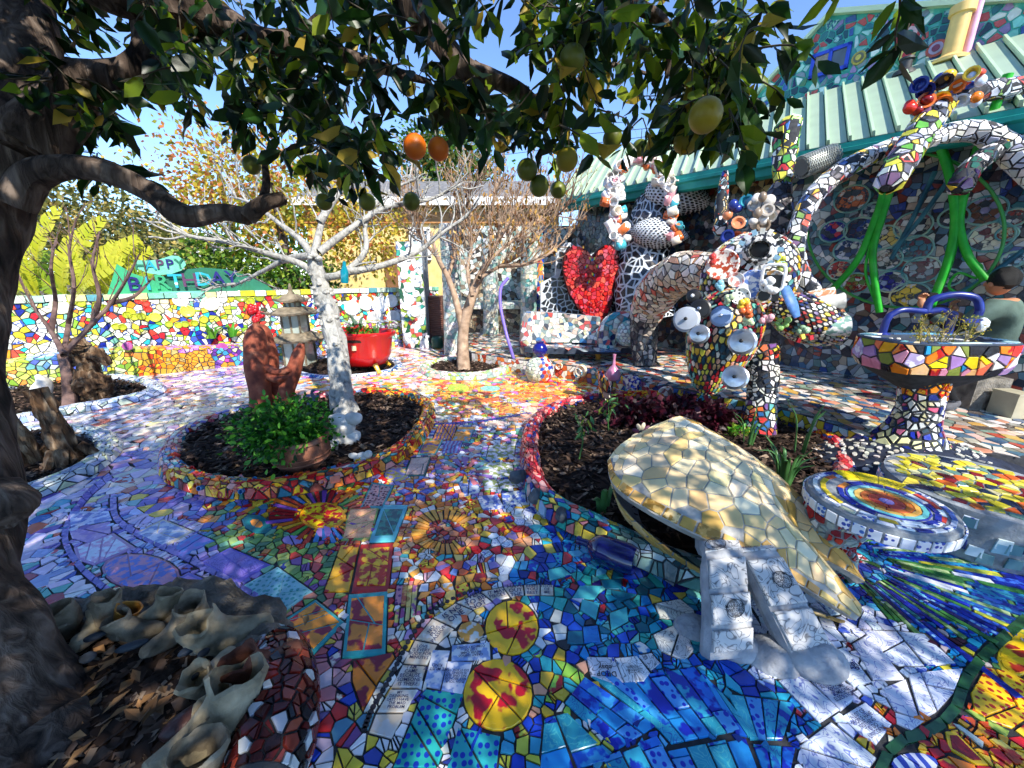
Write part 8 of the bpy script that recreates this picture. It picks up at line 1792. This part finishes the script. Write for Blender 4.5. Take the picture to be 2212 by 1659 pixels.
for lb,path,rad,b in (('tall twisted driftwood stump at the left edge',[(-.05,.05,-.02),(-.03,0,.2),(-.1,0,.45),(-.14,0,.66)],[.085,.07,.062,.058],(72,1010)),('twisted driftwood stump with hollow top beside the taller stump',[(.0,0,-.02),(0,0,.18),(-.03,0,.42),(-.06,0,.62)],[.09,.068,.058,.055],(150,1000))):
    p=G(*b,.04);t=thing('driftwood_stump',lb,'stump',tuple(p));gnarl(t,'stump',[p+Vector(q) for q in path],rad,m_dw,26,5,.3)
    for k in range(4):a=rnd.uniform(0,6.28);lump(t,'root',[p+Vector((math.cos(a)*.08,math.sin(a)*.08,.14)),p+Vector((math.cos(a)*.15,math.sin(a)*.15,.05)),p+Vector((math.cos(a)*.2,math.sin(a)*.2,-.01))],[.04,.032,.015],m_dw,.4,10)
p=G(105,880,.05);t=thing('bark_bird','grey bark fragment standing left of the sapling','figurine',tuple(p));lump(t,'fragment',[p,p+Vector((-.03,0,.15)),p+Vector((.04,0,.3)),p+Vector((.0,0,.38))],[.1,.08,.06,.02],M['plaster'],.5)

# ------------------------------------------------------------------ red tub with plants
ub=G(788,800);tub=thing('red_tub','glossy red bathtub planter with yellow claw foot','tub',tuple(ub));m_red=paint('glossy_red_enamel','b81416',.18,.6,.1,5)
V=[];n=36;rows=[(.25,.09),(.34,.13),(.42,.28),(.46,.54),(.51,.58),(.52,.62),(.5,.64),(.45,.62),(.4,.5),(.1,.49)]
for (r,z) in rows:
    for i in range(n):a=2*math.pi*i/n;V.append((ub.x+math.cos(a)*r*1.05,ub.y+math.sin(a)*r*.7,z+.06*(max(0,-math.cos(a)) ** 2 if z>.4 else 0)))
mk('tub_body',V,[(r*n+i,r*n+(i+1) % n,(r+1)*n+(i+1) % n,(r+1)*n+i) for r in range(len(rows)-1) for i in range(n)]+[tuple((len(rows)-1)*n+i for i in range(n)),tuple(range(n))[::-1]],m_red,tub,True)
mb=MB();mb.lathe(ub+Vector((0,0,.5)),[(.33,0),(.33,.04),(.05,.06)],20);mb.build('tub_soil',M['mulch_soil'],tub,True)
m_yel=paint('yellow_enamel','d8a830',.35)
for (x,y) in ((.25,-.2),(-.25,-.2),(.25,.2),(-.25,.2)):lump(tub,'claw_foot',[ub+Vector((x,y,.14)),ub+Vector((x*1.2,y*1.2,.06)),ub+Vector((x*1.3,y*1.3,.01))],[.04,.03,.04],m_yel,0,8)
mb=MB();mb.box(ub+Vector((.0,-.31,.42)),(.06,.05,.07));mb.build('drain_tag',paint('cream_tag','d8c8a0',.6),tub)
def blades(parent,name,c,n,h,spread,mat,w=.012,rg=rnd,solid=True):
    for k in range(n):
        a=rg.uniform(0,6.28);s_=rg.uniform(.2,1)*spread;q=Vector(c)+Vector((math.cos(a)*.03,math.sin(a)*.03,0));hh=h*rg.uniform(.6,1.15)
        V,Fc=tube(catmull([q,q+Vector((math.cos(a)*s_*.3,math.sin(a)*s_*.3,hh*.6)),q+Vector((math.cos(a)*s_,math.sin(a)*s_,hh*rg.uniform(.6,1)))],4),[w,w*.9,w*.2],6,True,0,.5);mk(name,V,Fc,mat,parent,True)
m_on=leafmat('onion_green','3a6a3a','5a8a4a',.2,.35);m_sucu=leafmat('grey_green_succulent','7a9a80','a0b898',.2);m_redf=[leafmat('red_flower','b81c1c','d83a28',.3),m_bas[1],m_bas[0]]
pl=thing('tub_plants','green shoots and small red flowers growing in the red tub','plant',tuple(ub+Vector((0,0,.4))));cloud(pl,'flowers',ub+Vector((.0,-.02,.62)),(.25,.16,.08),26,16,.06,m_redf,[2,4,4],.7,.3,.3,True);blades(pl,'shoot',ub+Vector((.26,-.02,.56)),9,.22,.12,m_on,.012)
ag=thing('agave','grey green agave with pointed leaves behind the red tub','plant',tuple(ub+Vector((-.25,.55,0))));blades(ag,'leaf',ub+Vector((-.25,.55,.45)),12,.42,.28,m_sucu,.045);mb=MB();mb.lathe(ub+Vector((-.25,.55,0)),[(.12,0),(.16,.45),(.14,.46)],14);mb.build('pot',M['terracotta'],ag,True)

# ------------------------------------------------------------------ pagoda lantern
lb0=G(652,788);ln=thing('pagoda_lantern','weathered three roofed pagoda lantern beside the garden wall','lantern',tuple(lb0));m_lw=noisy('weathered_lantern',[(0.3,'5a5040'),(0.7,'9a8c74')],10,.8,.6);m_lg=paint('lantern_glass','aab4a8',.1,.7)
for k,(w,z0,z1) in enumerate(((.42,.02,.44),(.34,.55,.86),(.2,.96,1.06))):
    mb=MB();mb.box(lb0+Vector((0,0,(z0+z1)/2)),(w*.8,w*.8,z1-z0));mb.build('glass_box',m_lg,ln)
    for sx in (-1,0,1):
        for sy in (-1,1):mb=MB();mb.box(lb0+Vector((sx*w*.42,sy*w*.42,(z0+z1)/2)),(.025,.025,z1-z0));mb.build('post',m_lw,ln)
    rw=w*.72;mb=MB();prof=[(rw*1.35,z1-.01),(rw*1.4,z1+.02),(rw*.95,z1+.05),(rw*.6,z1+.11),(rw*.5,z1+.12)];V=[];n=4
    for (r,z) in prof:
        for i in range(16):
            a=2*math.pi*i/16;q=max(abs(math.cos(a)),abs(math.sin(a)));c_=.04*(1/q-1)/.414 if r>rw else 0;V.append(lb0+Vector((math.cos(a)*r/q,math.sin(a)*r/q,z+c_)))
    mk('roof',V,[(r*16+i,r*16+(i+1) % 16,(r+1)*16+(i+1) % 16,(r+1)*16+i) for r in range(4) for i in range(16)]+[tuple(range(16))[::-1],tuple(64+i for i in range(16))],m_lw,ln)
mb=MB();mb.lathe(lb0+Vector((0,0,1.17)),[(.07,0),(.03,.06),(.035,.09),(.01,.18)],10);mb.build('finial',m_lw,ln,True)

# ------------------------------------------------------------------ HAPPY BIRTHDAY sign on the wall
sg=thing('birthday_sign','green cut out sign with bead letters reading HAPPY BIRTHDAY on the garden wall','sign',tuple(on_wall(460,636,OFF+.1)))
m_s1,m_s2,m_s3=paint('jade_board','2f9a68',.5),paint('light_jade_board','6ac0a0',.5),paint('deep_green_board','1c6a50',.5)
WNV=np.array([*WN,0.0])
def cutout(name,pts,o,mat,th=.03):q=[on_wall(u,v,o) for u,v in pts];n=len(q);V=q+[a-WNV*th for a in q];return mk(name,V,[tuple(range(n)),tuple(range(n,2*n))[::-1]]+[(i,(i+1) % n,n+(i+1) % n,n+i) for i in range(n)],mat,sg)
cutout('leaf_board',[(232,636),(243,600),(252,570),(285,590),(330,605),(372,622),(372,636)],OFF+.06,m_s1);cutout('dome_board',[(322,638),(340,600),(400,582),(440,578),(490,582),(540,598),(575,615),(592,628),(592,637)],OFF+.1,m_s3)
cutout('oval_board',[(288,568),(296,562),(320,563),(345,560),(370,552),(385,553),(398,563),(402,572),(392,584),(370,592),(345,594),(320,590),(300,582)],OFF+.03,m_s2);cutout('base_board',[(345,630),(440,628),(440,638),(345,640)],OFF+.02,m_s2)
wdv,upv=Vector((*WD,0)),Vector((0,0,1))
m_b1,m_b2,m_b3=paint('navy_bead','24246a',.3),paint('aqua_bead','2aa0b8',.3),paint('plum_bead','5a3a58',.3)
def bead_text(s,u,v,o,size,mats):
    for k,ch in enumerate(s):
        text_on(sg,ch,on_wall(u[0]+(u[1]-u[0])*k/(len(s)-1),v[0]+(v[1]-v[0])*k/(len(s)-1),o),wdv,upv,size,mats[k % len(mats)],'letter',.012)
bead_text('HAPPY',(303,388),(574,570),OFF+.02,.2,[m_s3,m_b2,m_b3,m_b1,m_s3]);bead_text('BIRTHDAY',(290,500),(615,600),OFF+.04,.3,[m_b1,m_b2,m_s1,m_b2,m_b3,m_b2,m_b1,m_b1])

# ------------------------------------------------------------------ plants in the big bed, things on the tables
for lb,u,v,h,n,w in (('clump of green onions with bent leaves behind the yellow clam',1690,1055,.42,15,.014),('second clump of thin green onions by the animal leg',1615,965,.4,9,.008),('tall green onions in the right corner of the big bed',1725,985,.5,6,.013)):
    p=G(u,v,.06);t=thing('onion_plant',lb,'plant',tuple(p),'onion plants in the big bed');blades(t,'leaf',p,n,h,.2 if n>10 else .14,m_on,w)
p=G(1300,1105,.06);t=thing('leek_plant','single broad leaved leek left of the yellow clam','plant',tuple(p));blades(t,'leaf',p,3,.3,.1,m_on,.022)
for lb,u,v in (('leggy green kale stalk near the left of the big bed',1250,1000),('small leggy seedling by the gourd stick',1315,935)):
    p=G(u,v,.05);t=thing('kale_stalk',lb,'plant',tuple(p));out=[];rg=random.Random(u);grow(out,p,(0,0,1),.008,.28,1,rg,.7,.2,(3,4));branch_mesh(t,'stalk',out,m_on,6);Q=np.array([o_[0][-1] for o_ in out]*5)+rng.normal(size=(len(out)*5,3))*.03;leaf_mesh(t,'leaves',Q,rng.normal(size=Q.shape)+[0,0,-.3],.08*(.6+.6*rng.random(len(Q))),.35,[m_on,m_g1[1]],[7,3])
m_rl=[leafmat('red_lettuce_dark','1c0a12','300e1a',.2),leafmat('red_lettuce','3f1222','5a1c2e',.25)]
for k,(u,v,r,lb) in enumerate(((1360,905,.22,'dark red leafy chard at the back left of the big bed'),(1450,905,.24,'large dark red leafy chard behind the yellow clam'),(1530,915,.2,'dark red chard clump right of the larger one'),(1480,930,.15,'low red chard just above the clam'))):p=G(u,v+8,.08);t=thing('red_chard',lb,'plant',tuple(p));cloud(t,'foliage',p+Vector((0,0,r*.5)),(r,r*.7,r*.6),34,18,.07,m_rl,[6,4],.9,.3,.3,True)
for lb,u,v in (('small bright green seedlings in the sunny edge of the bed',1580,940),):p=G(u,v,.06);t=thing('seedling',lb,'plant',tuple(p));cloud(t,'foliage',p+Vector((0,0,.04)),(.2,.08,.04),16,14,.04,[m_g1[1],m_bas[1]],[5,5],.7,.2,.4,True)
p=Vector((3.13,2.82,BZ1-.1));t=thing('dry_sprigs','dry yellow sprigs growing in the mosaic basin','plant',tuple(p));out=[];rg=random.Random(6)
for k in range(12):grow(out,p+Vector((rg.uniform(-.15,.15),rg.uniform(-.05,.05),0)),(rg.gauss(0,.4),rg.gauss(0,.3),1),.003,.2,1,rg,.4,.2)
branch_mesh(t,'stems',out,paint('straw_stem','9a8a50',.7),4);Q=np.array([q for o_ in out for q in o_[0][2:]]*2)+rng.normal(size=(sum(len(o_[0])-2 for o_ in out)*2,3))*.012;leaf_mesh(t,'leaves',Q,rng.normal(size=Q.shape),np.full(len(Q),.022),.5,[m_y1[0],m_y1[2]],[6,4],True)
for lb,u,v in (('leafy rosette on the tiled ledge, left one',455,708),('leafy rosette on the tiled ledge, right one',498,702)):
    c3=Vector(on_wall(u,v,.3));t=thing('ledge_plant',lb,'plant',(c3.x,c3.y,.45),'rosettes on the tiled ledge');blades(t,'leaf',Vector((c3.x,c3.y,.45)),8,.26,.2,m_bas[1],.03)
p=G(1745,1075,.12);t=thing('glazed_ball','small green glazed knob on a post between clam and table','ornament',tuple(p));mb=MB();mb.ball(p+Vector((0,0,.1)),.045,12,9);mb.build('knob',paint('green_glaze','1f6a48',.15),t,True);mb=MB();mb.lathe(p-Vector((0,0,.1)),[(.045,0),(.04,.15),(.03,.17)],10);mb.build('post',M['bark'],t,True)
for lb,a,b in (('upper power line crossing the sky to the house',(700,330),(1500,268)),('lower power line crossing the sky to the house',(700,372),(1500,282))):V,Fc=tube([D(*a,24),D((a[0]+b[0])/2,(a[1]+b[1])/2+6,20),D(*b,15)],.012,5);tag(mk('power_line',V,Fc,M['wire'],None),lb,'wire')

# ------------------------------------------------------------------ seated visitor at the right edge
pbx=Vector((4.62,3.72,TERR_Z));man=thing('person','person in green denim jacket and black trousers seated with back turned, raising a phone','person',tuple(pbx))
seat_t=thing('low_stool','low mosaic block under the seated person','stool',(4.66,3.74,TERR_Z));mb=MB();mb.box((4.68,3.76,TERR_Z+.16),(.34,.34,.32));mb.build('block',M['concrete'],seat_t)
hip=Vector((4.66,3.72,.66));chest=Vector((4.64,3.7,1.02));neck=Vector((4.63,3.72,1.27));hd=Vector((4.6,3.74,1.42))
J=[hip,Vector((4.65,3.71,.84)),chest,Vector((4.63,3.71,1.19)),neck,
     Vector((4.42,3.62,1.17)),Vector((4.27,3.72,.98)),Vector((4.2,3.98,1.14)),Vector((4.2,4.02,1.17)),       # left arm, bent, hand up
     Vector((4.84,3.78,1.17)),Vector((4.92,3.86,.93)),Vector((4.7,4.06,1.06)),Vector((4.64,4.08,1.1)),       # right arm
     Vector((4.54,3.66,.6)),Vector((4.12,3.66,.68)),Vector((4.3,3.6,.32)),Vector((4.36,3.58,.26)),Vector((4.2,3.56,.235)),   # near leg
     Vector((4.76,3.8,.6)),Vector((4.4,4.05,.7)),Vector((4.5,4.0,.32)),Vector((4.54,3.99,.26)),Vector((4.36,4.02,.235))]
E=[(0,1),(1,2),(2,3),(3,4),(3,5),(5,6),(6,7),(7,8),(3,9),(9,10),(10,11),(11,12),(0,13),(13,14),(14,15),(15,16),(16,17),(0,18),(18,19),(19,20),(20,21),(21,22)]
RD=[.17,.165,.185,.14,.06,.095,.06,.04,.034,.095,.06,.04,.034,.115,.08,.058,.055,.04,.115,.08,.058,.055,.04]
me=bpy.data.meshes.new('skeleton');me.from_pydata([tuple(j) for j in J],E,[]);ob=bpy.data.objects.new('skeleton',me);col.objects.link(ob)
md=ob.modifiers.new('s','SKIN');ob.modifiers.new('ss','SUBSURF').levels=2
for i,sv_ in enumerate(me.skin_vertices[0].data):sv_.radius=(RD[i],RD[i]*(.72 if i<4 else 1));sv_.use_root=(i == 0)
ob.modifiers['ss'].render_levels=2;dg=bpy.context.evaluated_depsgraph_get();bm2=bpy.data.meshes.new_from_object(ob.evaluated_get(dg));bpy.data.objects.remove(ob)
m_jac=noisy('green_grey_denim',[(0.3,'3f4f48'),(0.6,'566a60'),(0.8,'66786e')],7,.85,.5,.006,bscale=90);m_blk=noisy('black_cotton',[(0.3,'08080a'),(0.7,'151518')],8,.85,.4);m_skin=noisy('skin',[(0.3,'b07a58'),(0.7,'c08a68')],6,.55,.1);m_hair=noisy('black_hair',[(0.35,'060606'),(0.7,'1c1a18')],60,.45,.8,.01)
m_shoe=noisy('grey_suede',[(0.3,'4a4a4e'),(0.7,'6a6a6e')],12,.8,.3)
V=[v.co.copy() for v in bm2.vertices];Fc=[list(p.vertices) for p in bm2.polygons];mi=[]
for v in range(len(V)):V[v] += (V[v]-hip).normalized()*.012*noise.noise(V[v]*9)       # folds
for f in Fc:
    c=sum((V[i] for i in f),Vector())/len(f)
    if c.z<.7 and not (c.z>.62 and abs(c.x-4.66)<.1 and c.y<3.6):mi.append(3 if c.z<.31 and c.z<.33 else 1)
    elif (c-J[8]).length<.07 or (c-J[12]).length<.06:mi.append(2)
    elif c.z>1.255 and (c-neck).length<.12:mi.append(2)
    elif (c-J[6]).length<.1 or (c-J[7]).length<.13 :mi.append(1)
    else:mi.append(0)
mk('body',[tuple(v) for v in V],Fc,[m_jac,m_blk,m_skin,m_shoe],man,True,mi=mi)
mb=MB();mb.ball(hd,(.082,.1,.118),18,14);V=[]
for q in mb.v:
    q=Vector(q);d=q-hd
    if d.y>0.05 and abs(d.x)<.05:d.y += .012*(1-abs(d.x)/.05)
    if d.z<-.03:d.x *= .88;d.y += .01
    V.append(tuple(hd+d))
head=mk('head',V,mb.f,m_skin,man,True)
mb=MB();mb.ball(hd+Vector((-.015,.11,-.02)),(.014,.02,.022),8,6);mb.build('nose',m_skin,head,True)
for s_ in (-1,1):
    mb=MB();mb.ball(hd+Vector((s_*.083,.01,-.015)),(.014,.026,.034),10,8);mb.build('ear',m_skin,head,True)
    mb=MB();mb.ball(hd+Vector((s_*.032,.092,.012)),(.012,.008,.008),8,6);mb.build('eye',m_blk,head,True)
mb=MB();mb.ball(hd+Vector((0,.098,-.06)),(.024,.01,.007),8,6);mb.build('mouth',paint('lip','8a4a3c',.5),head,True)
mb=MB();mb.ball(hd+Vector((0,-.012,.022)),(.093,.103,.112),22,16);V=[]
for q in mb.v:
    q=Vector(q);d=q-hd;q += d.normalized()*(.012*noise.noise(q*30)+.006)
    if d.z<-.03:q=hd+Vector((d.x*.8,min(d.y,.0)*.93,max(d.z,-.075)))
    if d.y>.06 and d.z<.04:q.y=hd.y+.06
    V.append(tuple(q))
mk('hair',V,mb.f,m_hair,man,True)
mb=MB();mb.tube([neck+Vector((.09*math.cos(a),.075*math.sin(a),-.03+.01*math.sin(a))) for a in np.linspace(0,6.283,20)],.024,8,False);mb.build('collar',m_blk,man,True)
# hands: palms with five bent fingers round the phone
def hand(w,fwd,side,s_):
    pal=MB();c=w+fwd*.045;pal.ball(c,(.034,.03,.05),12,8,lay_rot(fwd));h=pal.build('palm',m_skin,man,True)
    up_=fwd.cross(side).normalized()
    for k,(o,l) in enumerate(((-.026,.06),(-.009,.07),(.009,.066),(.025,.052))):
        b_=w+fwd*.08+side*o;V,Fc=tube(catmull([b_,b_+fwd*l*.45+up_*.006,b_+fwd*l*.7-up_*.02,b_+fwd*l*.72-up_*.04],3),[.0095,.009,.0075],8);mk('finger',V,Fc,m_skin,h,True)
    b_=w+fwd*.03+side*s_*.03;V,Fc=tube(catmull([b_,b_+side*s_*.025+fwd*.03,b_+side*s_*.02+fwd*.06-up_*.01],3),[.012,.011,.008],8);mk('thumb',V,Fc,m_skin,h,True)
hand(J[8],Vector((.15,.3,.9)).normalized(),Vector((1,-.1,-.1)).normalized(),1);hand(J[12],Vector((-.1,.3,.9)).normalized(),Vector((1,.1,.1)).normalized(),-1)
ph=Vector((4.4,4.1,1.27));fo=thing('phone','dark phone held up by the seated person','phone',tuple(ph));mb=MB();mb.box(ph,(.15,.01,.075),Matrix.Rotation(.1,3,'Y'));mb.build('phone_body',m_blk,fo)
